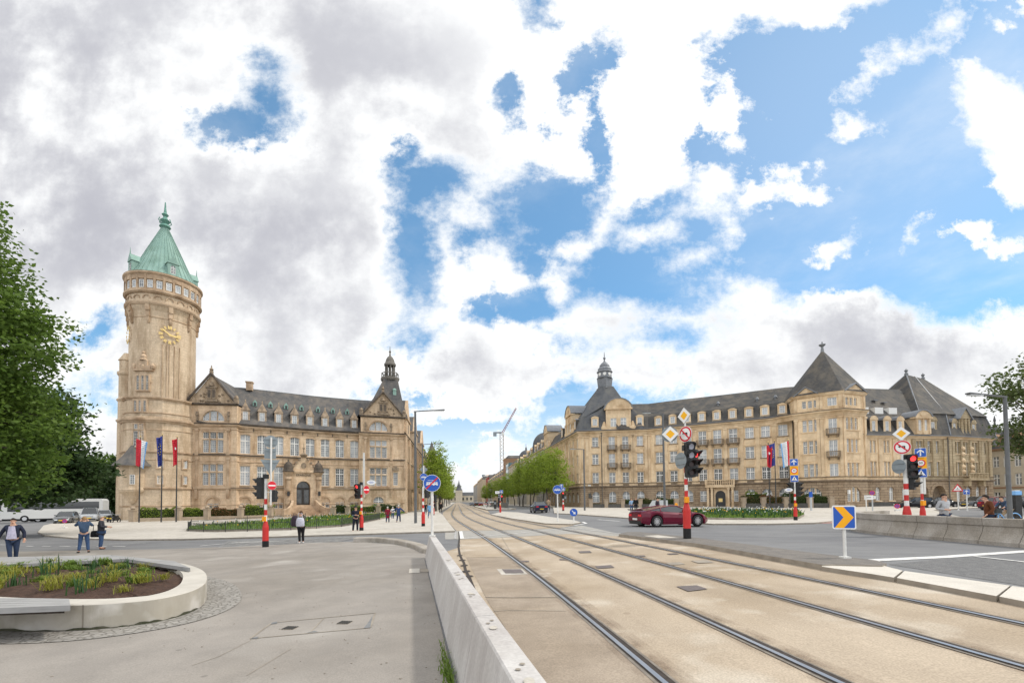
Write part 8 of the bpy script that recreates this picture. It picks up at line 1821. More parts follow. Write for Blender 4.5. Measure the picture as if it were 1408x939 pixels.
	if open_: # lighter shirt showing at an open front
		b = MB(); z0, z1 = q_['pel'].z - .02 * s, q_['nk'].z - .04 * s; n = 6
		for i in range(n):
			zz = [z0 + (z1 - z0) * k / n for k in (i, i + 1)]; yy = [-(.155 * w - .02 * abs(k / n - .35)) * s for k in (i, i + 1)]; ww = [.115 * w * s * (1 - .45 * k / n) for k in (i, i + 1)]
			b.poly([(-ww[0], yy[0] + .02, zz[0]), (0, yy[0] - .012, zz[0]), (0, yy[1] - .012, zz[1]), (-ww[1], yy[1] + .02, zz[1])]); b.poly([(0, yy[0] - .012, zz[0]), (ww[0], yy[0] + .02, zz[0]), (ww[1], yy[1] + .02, zz[1]), (0, yy[1] - .012, zz[1])])
		b.build('shirt', M['c_' + open_], o, origin=False, smooth=True)
	V, Ed, Rd = [], [], []; a0 = add(q_['pel'] + Vector((0, 0, .03 * s)), (.145 * w, .115 * w))
	for L_ in 'lr': a = add(q_['h' + L_] - Vector((0, 0, .04 * s)), .102 * w, a0); k = add(q_['k' + L_], .078, a); add(q_['a' + L_] + Vector((0, 0, .015 * s)), .062, k)
	skin_obj('trousers', V, Ed, Rd, 'c_' + trousers, o, 2)
	for L_ in 'lr':
		V, Ed, Rd = [], [], []; a = add(q_['a' + L_] + Vector((0, .03, -.03)) * s, (.05, .045)); c = add(q_['a' + L_].lerp(q_['t' + L_], .6) + Vector((0, 0, -.012)) * s, (.05, .04), a); add(q_['t' + L_] + Vector((0, -.02, 0)) * s, (.042, .03), c); skin_obj('shoe', V, Ed, Rd, 'c_' + shoes, o, 2)
	b = MB(); n, mrow = 14, 6 # hair: cap over the back and top of the head
	cen = hd + Vector((0, .008, .028)) * s
	for i in range(n):
		for k in range(mrow):
			def Pt(i_, k_):
				az = 2 * PI * i_ / n; back = math.sin(az) * .5 + .5; lim = (1.05 if not bald else .25) + .95 * back; el = lim * k_ / mrow if not bald else .9 + (lim) * k_ / mrow
				r = 1.0 + .03 * math.sin(i_ * 5 + k_ * 3); return (cen.x + .097 * s * r * math.sin(el) * math.cos(az), cen.y + .112 * s * r * math.sin(el) * math.sin(az), cen.z + .115 * s * r * math.cos(el))
			b.poly([Pt(i, k), Pt(i + 1, k), Pt(i + 1, k + 1), Pt(i, k + 1)])
	b.build('hair', M['c_' + hair], o, origin=False, smooth=True)
	if hat: b = MB(); z = cen.z + .055 * s; b.lathe([(0, z + .085), (.085, z + .08), (.112, z + .03), (.112, z - .01)], 14); b.prism([(-.08, -.1, z - .012), (.08, -.1, z - .012), (.06, -.19, z - .03), (-.06, -.19, z - .03)], (0, 0, .012)); b.v = [(x + cen.x, y + cen.y, zz) for x, y, zz in b.v]; b.build('cap', M['c_' + hat], o, origin=False)
	return o
walk = dict(kl=(-.1, -.17, .52), al=(-.1, -.22, .1), tl=(-.11, -.39, .05), kr=(.1, .05, .5), ar=(.1, .28, .16), tr=(.1, .16, .04))
F_ = lambda p: face(p)
p = (X(19, 18.2), 18.2); person('stout man in an open dark jacket, pale shirt and jeans walking at the far left', p, F_(p) + R(-12), 1.76, dict(walk, el=(-.33, .05, 1.16), wl=(-.40, -.02, .95), er=(.30, .05, 1.15), wr=(.31, -.02, .9), kl=(-.07, -.1, .5), al=(-.03, -.12, .09), tl=(-.05, -.28, .035), kr=(.1, .0, .5), ar=(.06, .12, .1), tr=(.06, -.03, .04)), 'navy', 'jeans_dark', 'shoe', 'hair_dark', 0, 1.32, open_='tee')
pz_ = G(115, 760); person('fair haired person in a denim jacket seen from behind, taking a photograph', pz_, F_(pz_) + R(178), 1.72, dict(el=(-.3, -.12, 1.28), wl=(-.12, -.26, 1.52), er=(.32, -.14, 1.3), wr=(.14, -.27, 1.54), al=(-.16, .02, .09), tl=(-.2, -.14, .035), kl=(-.13, -.01, .5), kr=(.13, -.02, .5), ar=(.17, .02, .09), tr=(.22, -.13, .035)), 'denim', 'jeans', 'shoe', 'hair_fair', 0, 1.12)
pz_ = G(138.5, 755); person('balding man in a dark suit jacket and jeans standing in profile, looking right', pz_, F_(pz_) + R(82), 1.76, dict(el=(-.25, -.02, 1.15), wl=(-.12, -.27, 1.12), er=(.25, -.02, 1.15), wr=(.1, -.28, 1.12)), 'suit', 'jeans', 'shoe_brown', 'hair_grey', .08, 1.22, bald=True)
def bag(name, label, loc, size, m, rz=0, strap=.35, cat='bag'):
	o = thing(name, label, cat, loc, rz); b = MB(); w, d, h = size; n = 10
	b.lathe([(0, 0), (.8, .02), (1, .12), (.97, .6), (.8, .92), (.5, 1.0), (0, 1.02)], 14); b.v = [(x * w / 2, y * d / 2, z * h) for x, y, z in b.v]; b.build('bag_body', M[m], o, origin=False, smooth=True)
	b = MB(); b.tube([(-w * .25, 0, h * .9), (-w * .2, 0, h + strap), (w * .2, 0, h + strap), (w * .25, 0, h * .9)], .014, 5); b.build('strap', M[m], o, origin=False)
q = (pz_[0] - .62, pz_[1] + .15); bag('shoulder_bag', 'black bag hanging between the photographer and the man in the suit', (q[0] + .2, q[1], g(*q) + .62), (.5, .25, .34), 'c_black', 0, .3)
pw = G(414, 747); o = person('woman in black leggings shading her eyes, carrying a rucksack and a pale tote bag', pw, F_(pw) + R(196), 1.66, dict(el=(-.26, -.08, 1.36), wl=(-.07, -.12, 1.55), er=(.3, -.02, 1.15), wr=(.18, -.2, 1.36), kl=(-.09, -.02, .5), kr=(.08, -.02, .5), al=(-.1, .02, .09), ar=(.08, .02, .09), sl=(-.17, 0, 1.4)), 'olive', 'black', 'shoe_white', 'hair_brown', 0, 1.2)
bag('tote_bag', 'pale grey tote bag on the back of the woman in leggings', (pw[0] + .06, pw[1] - .24, g(*pw) + .86), (.42, .16, .46), 'c_tote', R(6), .22); bag('rucksack', 'dark patterned rucksack on the shoulder of the woman in leggings', (pw[0] - .26, pw[1] - .12, g(*pw) + .86), (.36, .3, .56), 'c_pack', R(-10), .1)
pp = G(489, 731.5); o = person('policeman in dark uniform and cap looking at his notepad', pp, F_(pp) + R(18), 1.8, dict(el=(-.27, .0, 1.15), wl=(-.1, -.24, 1.14), er=(.27, .0, 1.15), wr=(.08, -.25, 1.13), al=(-.17, .02, .09), tl=(-.24, -.13, .035), kl=(-.14, 0, .5), hd=(.0, -.03, 1.59)), 'police', 'police', 'shoe', 'hair_dark', 0, 1.15, hat='police')
n_ = thing('notepad', 'pale notepad in the hands of the policeman', 'notepad', (pp[0] - .05, pp[1] - .33, g(*pp) + 1.17), F_(pp)); b = MB(); b.box((0, 0, 0), (.13, .09, .02)); b.build('notepad_cover', M['c_sky'], n_, origin=False)
pc_ = G(533, 719.5); person('person in a long red coat walking away past the garden', pc_, F_(pc_) + R(172), 1.64, walk, 'wine', 'jeans_dark', 'shoe', 'hair_grey', .38, 1.12, fingers=False)
pc_ = G(548, 719); person('man in a long blue coat walking away, arms held out', pc_, F_(pc_) + R(165), 1.76, dict(walk, el=(-.42, .02, 1.22), wl=(-.62, -.06, 1.06), er=(.42, .0, 1.24), wr=(.66, -.05, 1.12)), 'bluecoat', 'jeans_dark', 'shoe', 'hair_grey', .22, 1.08)
pc_ = G(540, 714); person('small figure in pale clothes between the red and the blue coat', pc_, F_(pc_) + R(180), 1.5, walk, 'white', 'jeans', 'shoe', 'hair_grey', 0, .95, fingers=False)
pq = (17.9, 18.9); person('man in a light grey knitted jumper walking behind the barrier', pq, F_(pq) + R(52), 1.8, dict(walk, el=(-.26, .08, 1.15), wl=(-.12, -.16, 1.1), er=(.25, .1, 1.16), wr=(.2, -.02, .96)), 'knit', 'jeans_dark', 'shoe', 'hair_dark', .04, 1.1)
pq = (18.3, 17.5); person('man in a brown jacket and jeans walking left behind the barrier', pq, F_(pq) + R(-78), 1.77, dict(walk, el=(-.25, .1, 1.16), wl=(-.22, .02, .93), er=(.25, .06, 1.15), wr=(.22, -.12, .95), nk=(0, -.05, 1.45), hd=(0, -.1, 1.57)), 'brown', 'jeans_dark', 'shoe', 'hair_dark', .05, 1.15)
pq = (27.1, 24.9); person('cyclist in a blue jacket and tan trousers astride the blue hire bicycle', pq, R(-90) + R(4), 1.72, dict(ab=(0, -.12, 1.14), ch=(0, -.26, 1.30), nk=(0, -.36, 1.42), hd=(0, -.42, 1.54), sl=(-.18, -.28, 1.36), sr=(.18, -.28, 1.36), el=(-.24, -.4, 1.18), er=(.24, -.4, 1.18), wl=(-.24, -.55, 1.08), wr=(.24, -.55, 1.08), kl=(-.14, -.25, .62), kr=(.13, -.12, .52)), 'denim', 'tan', 'shoe_white', 'hair_dark', 0, 1.0)
pq = G(868.5, 704, .1); person('woman in a light denim jacket and jeans on the right pavement', pq, F_(pq), 1.66, walk, 'sky', 'jeans', 'shoe_white', 'hair_fair', 0, 1.0, base_dz=.1, fingers=False); pq = G(874.5, 704, .1); person('man in black beside the woman in light denim', pq, F_(pq), 1.78, walk, 'black', 'police', 'shoe', 'hair_brown', .04, 1.05, base_dz=.1, fingers=False)
pq = G(951, 714.5, .1); person('cyclist-like figure in dark clothes half hidden by the signal post', (pq[0], pq[1] + 8), F_(pq) + R(60), 1.72, walk, 'pack', 'jeans_dark', 'shoe', 'hair_dark', 0, 1.1, base_dz=.1, fingers=False)
FAR = [(585, 707, 'black', 'person in black at the corner of the bank', 'jeans_dark'), (591, 712, 'lightblue', 'person in a bright blue shirt walking away on the left pavement', 'jeans'), (597.5, 702, 'navy', 'person in navy farther along the left pavement', 'black'), (606, 705, 'black', 'person in black coat near the left tram rail', 'black'), (686, 699.5, 'suit', 'person in dark clothes waiting at the tram island', 'jeans_dark'), (754, 703, 'tan', 'person in a tan top walking behind the dark blue saloon', 'jeans'), (668.5, 698.6, 'black', 'person in black waiting on the tram platform', 'black')]
for px, py, tp, lab, tr_ in FAR: pq = G(px, py, .1); person(lab, pq, F_(pq) + R(rnd.choice((0, 180, 160))), 1.72, walk, tp, tr_, 'shoe', 'hair_dark', .06, 1.05, base_dz=.1, fingers=False)
# ------------------------------------------------------------------ vegetation
leafmat('leaf_deep', (.055, .105, .018), (.135, .205, .035), .4, .4); leafmat('leaf_dark', (.018, .040, .012), (.042, .075, .018), .25, .25); leafmat('leaf_spring', (.17, .25, .03), (.27, .335, .05), .45, .5); leafmat('leaf_right', (.06, .09, .028), (.11, .14, .04), .3, .4)
leafmat('leaf_hedge', (.13, .19, .022), (.21, .26, .04), .25, .8); leafmat('leaf_hedge_dark', (.03, .055, .014), (.06, .085, .02), .2, .8); leafmat('leaf_red', (.13, .055, .025), (.17, .10, .035), .2, .9); leafmat('leaf_olive', (.07, .07, .022), (.105, .085, .03), .2, .8)
leafmat('blade_green', (.10, .17, .025), (.16, .23, .04), .3, 3); leafmat('blade_yellow', (.21, .225, .03), (.30, .28, .05), .3, 3); leafmat('blade_dark', (.03, .075, .025), (.05, .105, .035), .3, 3)
mat('bark', (.085, .068, .05), (.05, .042, .034), 6, .9, .4, stretch=(1, 1, .2)); mat('bark_grey', (.13, .12, .105), (.08, .074, .066), 6, .9, .3, stretch=(1, 1, .2))
nrg = np.random.default_rng(11)
def leaf_mesh(name, pts, size, m, up=.25, aspect=.62, fold=True):
	"""one small folded leaf per point, turned at random"""
	n = len(pts); P = np.asarray(pts, float); a = nrg.normal(size=(n, 3)); a[:, 2] = a[:, 2] * .6 - .1; a /= np.linalg.norm(a, axis=1)[:, None]
	nn = nrg.normal(size=(n, 3)); nn[:, 2] += up * 4; b = np.cross(a, nn); b /= np.linalg.norm(b, axis=1)[:, None] + 1e-9; c = np.cross(a, b)
	s = size * nrg.uniform(.65, 1.35, (n, 1)); V = np.stack([P, P + a * s * .45 + b * s * aspect * .5 + c * s * .12, P + a * s, P + a * s * .45 - b * s * aspect * .5 + c * s * .12], 1).reshape(-1, 3)
	me = bpy.data.meshes.new(name); me.vertices.add(4 * n); me.vertices.foreach_set('co', V.ravel()); me.loops.add(4 * n); me.loops.foreach_set('vertex_index', np.arange(4 * n)); me.polygons.add(n); me.polygons.foreach_set('loop_start', np.arange(0, 4 * n, 4)); me.update(calc_edges=True); me.validate(); me.materials.append(M[m]); return me
def crown_points(lobes, clumps, per, spread):
	"""leaf positions gathered in clumps on and inside overlapping lobes (cx, cy, cz, rx, ry, rz)"""
	vol = np.array([q[3] * q[4] * q[5] for q in lobes]) ** .67; idx = nrg.choice(len(lobes), clumps, p=vol / vol.sum()); L_ = np.array(lobes)[idx]
	d = nrg.normal(size=(clumps, 3)); d /= np.linalg.norm(d, axis=1)[:, None]; r = nrg.uniform(.25, 1.0, (clumps, 1)) ** .45; C_ = L_[:, :3] + d * L_[:, 3:] * r * nrg.uniform(.88, 1.1, (clumps, 1))
	k = np.repeat(C_, per, 0); return C_, k + nrg.normal(size=k.shape) * spread * np.array([1, 1, .55])
def tree(name, label, loc, trunk_h, r, lobes, clumps, per, spread, leaf, m, bark='bark', group=None, limbs=7, rz=0.):
	o = thing(name, label, 'tree', loc, rz, group); C_, P = crown_points(lobes, clumps, per, spread); b = MB()
	top = max(q[2] for q in lobes); lean = Vector((rnd.uniform(-.3, .3), rnd.uniform(-.3, .3), 0)); b.tube([(0, 0, -.1), (0, 0, trunk_h * .5), (lean.x, lean.y, trunk_h), (lean.x * 1.6, lean.y * 1.6, top)], [r * 1.25, r, r * .8, r * .2], 9)
	pick_ = nrg.choice(len(C_), min(len(C_), limbs * 5), replace=False)
	for i, k in enumerate(pick_):
		c = Vector(C_[k]); z0 = trunk_h * .8 + (top - trunk_h) * .6 * rnd.random(); z0 = min(z0, c.z - .2) if c.z > trunk_h else trunk_h * .85; s0 = Vector((lean.x, lean.y, z0)); mid = s0.lerp(c, .5) + Vector((rnd.uniform(-.3, .3), rnd.uniform(-.3, .3), .35)); rr = r * (.38 if i < limbs else .14); b.tube([s0, mid, c], [rr, rr * .55, rr * .15], 5, caps=False)
	b.build('trunk', M[bark], o, origin=False, smooth=True); link(bpy.data.objects.new('crown', leaf_mesh('crown', P, leaf, m)), o); return o
# the big tree at the left edge, leaves close to the viewer
tree('maple_tree', 'large maple tree at the left edge with drooping leafy branches', (-25.0, 19.4, g(-25, 19.4)), 4, .42, [(0, 0, 9.2, 4.3, 4.2, 5.0), (.5, -.4, 13.5, 2.7, 2.6, 2.7), (1.0, 0, 6.0, 4.1, 4.2, 2.2), (2.2, -.3, 9.4, 3.1, 2.6, 2.6), (.6, 0, 4.0, 3.9, 3.6, 1.9), (1.9, 0, 11.2, 2.4, 2.2, 1.5)], 1000, 48, .36, .21, 'leaf_deep', limbs=16)
tree('shade_tree', 'dark broad tree behind the maple at the left edge', (-40, 34, g(-40, 34)), 4, .5, [(0, 0, 8, 6, 5, 5), (3, 0, 6, 4.5, 4, 3.4), (5, 0, 4.6, 3.2, 3, 2.2)], 500, 60, .6, .38, 'leaf_dark')
park = [(-134, 112, 15, 'leaf_deep'), (-121, 104, 14, 'leaf_dark'), (-108, 101, 15.5, 'leaf_deep'), (-98, 99, 14.5, 'leaf_dark'), (-90, 97, 13, 'leaf_deep'), (-82.5, 95, 14, 'leaf_deep'), (-76, 92, 12.5, 'leaf_dark')]
plb = ['leftmost park tree behind the coaches', 'dark park tree above the rear of the left coach', 'tall park tree between the two coaches', 'dark park tree behind the white coach', 'lower park tree behind the grey hatchback', 'bright green park tree left of the tower', 'dark park tree touching the left side of the tower']
for (x, y, h, m), lab in zip(park, plb): tree('park_tree', lab, (x, y, g(x, y)), 4, .4, [(0, 0, h * .6, 6, 6, h * .4), (2.5, -1, h * .42, 4.6, 4.5, h * .34), (-2.5, -1, h * .4, 4.6, 4.5, h * .33), (0, -2, h * .22, 5.5, 3.5, h * .2)], 340, 46, .75, .62, m, group='park trees behind the coaches')
# the tree at the right edge
tree('plane_tree', 'airy tree at the right edge with long horizontal branches', (44.5, 36.5, g(44, 36)), 4.5, .36, [(-2.0, 0, 10.6, 4.6, 3.4, 1.2), (.6, 0, 12.4, 2.8, 2.6, 1.2), (-.9, 0, 6.9, 3.5, 3, 1.7), (.4, 0, 9, 2.2, 2.6, 1.8), (-3.8, 0, 9.4, 2.3, 1.8, .7), (-.6, 0, 5.2, 2.7, 2.4, 1.3)], 300, 34, .42, .28, 'leaf_right', limbs=14)
# avenue rows: one tree of each build, then copies
def avenue(label, x, y, m): return tree('avenue_tree', label, (x, y, g(x, y)), 3.0, .14, [(0, 0, 6.2, 2.6, 2.6, 3.4), (0, 0, 8.8, 1.7, 1.7, 2.6), (.4, .2, 4.6, 2.7, 2.5, 1.7)], 150, 30, .40, .30, m, 'bark_grey', 'avenue trees', limbs=8)
ax_r = lambda y: 7.9 + AV[0] * (y - 80); ax_l = lambda y: -15.2 + AV[0] * (y - 90)
tA = avenue('first avenue tree on the right, nearest the palace corner', ax_r(81), 81, 'leaf_spring'); tB = avenue('second avenue tree on the right, in front of the palace side', ax_r(88), 88, 'leaf_spring')
word = ['third', 'fourth', 'fifth', 'sixth', 'seventh', 'eighth', 'ninth', 'tenth', 'eleventh', 'twelfth', 'thirteenth', 'fourteenth', 'fifteenth']
for i, y in enumerate((95, 102, 110, 119, 129, 141, 155, 172, 195, 230, 280)): dup((tA, tB)[i % 2], (ax_r(y) + rnd.uniform(-.5, .5), y, g(ax_r(y), y)), rnd.uniform(0, 6), word[i] + ' avenue tree along the right pavement, counted from the palace', None, rnd.uniform(.92, 1.12))
for i, y in enumerate((86, 93, 101, 110, 120, 132, 146, 164, 190, 230, 290)): dup((tB, tA)[i % 2], (ax_l(y) + rnd.uniform(-.4, .4), y, g(ax_l(y), y)), rnd.uniform(0, 6), (['first', 'second'] + word)[i] + ' avenue tree along the left pavement, counted from the bank', None, (1.12, .98, 1.04, .95)[i % 4] * 1.05)
def hedge(label, a, c, w, h, m, n=1500, z0=.3, leaf=.17, name='hedge'):
	a, c = Vector(a), Vector(c); L_ = (c - a).length; t = (c - a).normalized(); nn = Vector((t.y, -t.x)); o = thing(name, label, 'hedge', at(tuple(a))); P = []
	for k in range(n):
		u = rnd.random() * L_; e = rnd.random(); hh = h * (.86 + .14 * math.sin(u * 2.1) + .07 * math.sin(u * 5.3)); v, z = (rnd.choice((-1, 1)) * w / 2, rnd.random() * hh) if e < .55 else (rnd.uniform(-.5, .5) * w, hh)
		q = a + t * u + nn * (v + rnd.gauss(0, .05)); P.append((q.x - a.x, q.y - a.y, z0 + z + rnd.gauss(0, .06)))
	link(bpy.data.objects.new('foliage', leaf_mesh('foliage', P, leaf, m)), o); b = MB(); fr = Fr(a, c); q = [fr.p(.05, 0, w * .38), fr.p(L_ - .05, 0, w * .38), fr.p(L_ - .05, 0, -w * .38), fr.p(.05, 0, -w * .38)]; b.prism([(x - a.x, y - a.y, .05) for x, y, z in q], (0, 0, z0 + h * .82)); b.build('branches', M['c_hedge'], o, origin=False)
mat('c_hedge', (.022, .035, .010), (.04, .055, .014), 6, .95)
sh = lambda P, d: [(x, y + d) for x, y in P]
H1 = sh(WL, 1.0)
for (i, lab, m, h) in ((0, 'bright green hedge at the foot of the clock tower', 'leaf_hedge', 1.5), (1, 'green hedge between the tower and the left gable', 'leaf_hedge', 1.35), (2, 'reddish brown hedge below the left gable windows', 'leaf_red', 1.3), (3, 'green hedge left of the bank entrance stairs', 'leaf_hedge', 1.6)): hedge(lab, H1[i], H1[i + 1], 1.3, h, m, 1700)
H2 = sh(WL2, 1.0);
for (i, lab, m) in ((0, 'small dark clipped hedge right of the bank stairs', 'leaf_hedge_dark'), (1, 'clipped green hedge in front of the right gable', 'leaf_hedge'), (2, 'darker clipped hedge at the right corner of the bank', 'leaf_hedge_dark')): hedge(lab, H2[i], H2[i + 1], 1.2, 1.35, m, 1200)
H3 = sh(WR, .9)
for i, lab in enumerate(('low shrubs at the left corner of the palace', 'low shrubs below the first palace balcony', 'dark shrubs behind the strolling couple', 'dark shrubs behind the street lamp', 'dark olive shrubs left of the palace door')): hedge(lab, H3[i], H3[i + 1], 1.2, (.35, .4, 1.1, 1.3, 1.4)[i], 'leaf_olive' if i % 2 else 'leaf_hedge_dark', 1100)
H4 = sh(WR2, .9)
for i, (lab, m) in enumerate((('olive brown shrubs right of the palace door', 'leaf_olive'), ('reddish shrubs behind the flagpoles', 'leaf_red'), ('dark rounded shrub right of the flags', 'leaf_hedge_dark'), ('green rounded shrub below the turret', 'leaf_hedge_dark'))): hedge(lab, H4[i], H4[i + 1], 1.6, (1.5, 1.6, 1.8, 1.7)[i], m, 1500)
hedge('bright green bush beside the flagpoles of the palace', (H4[0][0] + 1.2, H4[0][1] + .9), (H4[1][0] + 1.5, H4[1][1] + .9), 1.0, 2.2, 'leaf_hedge', 900)
# lawns: grass blades and bed flowers
def in_poly(P, x, y):
	r = False
	for (x0, y0), (x1, y1) in zip(P, P[1:] + P[:1]):
		if (y0 > y) != (y1 > y) and x < (x1 - x0) * (y - y0) / (y1 - y0) + x0: r = not r
	return r
def scatter(P, n, mg):
	xs_, ys_ = [p[0] for p in P], [p[1] for p in P]; out = []
	while len(out) < n:
		x, y = rnd.uniform(min(xs_), max(xs_)), rnd.uniform(min(ys_), max(ys_))
		if in_poly(P, x, y): out.append((x, y, g(x, y) + mg))
	return out
def blades(name, pts, h, w, m, tuft=1, lean=.4):
	V, Fc = [], []
	for x, y, z in pts:
		for q in range(tuft):
			a = rnd.uniform(0, 6.28); hh = h * rnd.uniform(.6, 1.25); l = lean * hh * rnd.uniform(.3, 1.2); dx, dy = math.cos(a), math.sin(a); k = len(V); px_, py_ = -dy * w, dx * w
			V += [(x - px_, y - py_, z), (x + px_, y + py_, z), (x + dx * l * .4 + px_ * .8, y + dy * l * .4 + py_ * .8, z + hh * .6), (x + dx * l * .4 - px_ * .8, y + dy * l * .4 - py_ * .8, z + hh * .6), (x + dx * l, y + dy * l, z + hh * (1 - .25 * lean))]; Fc += [(k, k + 1, k + 2, k + 3), (k + 3, k + 2, k + 4)]
	me = bpy.data.meshes.new(name); me.from_pydata(V, [], Fc); me.materials.append(M[m]); return me
def stuff(name, me): return tag(link(bpy.data.objects.new(name, me)), kind='stuff')
stuff('grass', blades('grass', scatter(gl_, 6000, .24) + scatter(gr_, 5000, .24), .22, .03, 'blade_green'))
stuff('bed_plants', blades('bed_plants', scatter(gl_, 220, .24) + scatter(gr_, 800, .24), .42, .04, 'blade_dark', 3, .5))
for nm, m, n, hh in (('white_flowers', 'flag_white', 260, .5), ('yellow_flowers', 'sign_yellow', 200, .42), ('violet_flowers', 'c_bluecoat', 160, .48)):
	b = MB()
	for x, y, z in scatter(gl_, n // 4, .24) + scatter(gr_, n // 3, .24): b.box((x, y, z + hh * rnd.uniform(.7, 1.2)), (.06, .06, .07), taper=.5)
	stuff(nm, b.build('x', M[m], None, origin=False, uv=False, fix=False).data); bpy.data.objects.remove(bpy.data.objects['x'])
# planter: grass clumps of two kinds and leafy perennials, each a plant of its own
def clump(label, p, z, h, m, n, lean, w, group):
	o = thing('grass_clump', label, 'plant', (p[0], p[1], z), 0, group); me = blades('leaves', [(rnd.gauss(0, .07), rnd.gauss(0, .07), 0) for _ in range(n)], h, w, m, 1, lean); link(bpy.data.objects.new('leaves', me), o); return o
g1, g2, g3 = 'yellow green grass clumps in the planter', 'dark upright iris clumps in the planter', 'low leafy plants in the planter'
k1 = [clump('yellow green grass clump growing in the round planter soil', (0, 0), -50, .23, 'blade_yellow', 60, 1.25, .007, g1) for _ in range(2)]; k2 = clump('dark green upright sword leaved clump in the round planter', (0, 0), -50, .30, 'blade_dark', 20, .35, .010, g2); k3 = clump('mid green bushy low plant in the round planter', (0, 0), -50, .17, 'blade_green', 80, 1.0, .013, g3)
pin = [tuple(p) for p in inset(PS, .75)]; used = []
def free(x, y, d): return all((x - a) ** 2 + (y - c) ** 2 > d * d for a, c in used)
cnt = 0; tries = 0; first = {0: 1, 1: 1, 2: 1, 3: 1}
while cnt < 58 and tries < 6000:
	tries += 1; x, y = rnd.uniform(-13, -6.4), rnd.uniform(8, 12.6)
	if not in_poly(pin, x, y) or not free(x, y, .34): continue
	if x > -7.9 and y < 9.6 and rnd.random() < .85: continue
	used.append((x, y)); cnt += 1; kind = rnd.choice((0, 0, 1, 2, 3, 3, 3)); src = (k1[0], k1[1], k2, k3)[kind]; loc = (x, y, zt - .06 + .08 * rnd.random())
	if first[kind]: src.location = loc; first[kind] = 0
	else: dup(src, loc, rnd.uniform(0, 6.28), None, None, rnd.uniform(.75, 1.25))
# weeds at the foot of the concrete wall
wd = []
for k in range(240): y_ = 4.6 + abs(rnd.gauss(0, .55)); wd.append((lx(y_) - .03 - abs(rnd.gauss(0, .05)), y_, g(lx(y_), y_) + .01))
stuff('weeds', blades('weeds', wd, .09, .006, 'blade_green', 1, .8))
mat('litter', (.55, .53, .5), rough=.8); b = MB()
for k in range(170): x, y = rnd.uniform(-6, .4), rnd.uniform(2.6, 13); s = rnd.uniform(.006, .016); b.box((x, y, g(x, y) + .017), (s, s * 1.5, .006), rz=rnd.uniform(0, 3)) if x < lx(y) - .1 else None
stuff('litter', b.build('x', M['kerb'], None, origin=False, uv=False).data); bpy.data.objects.remove(bpy.data.objects['x'])
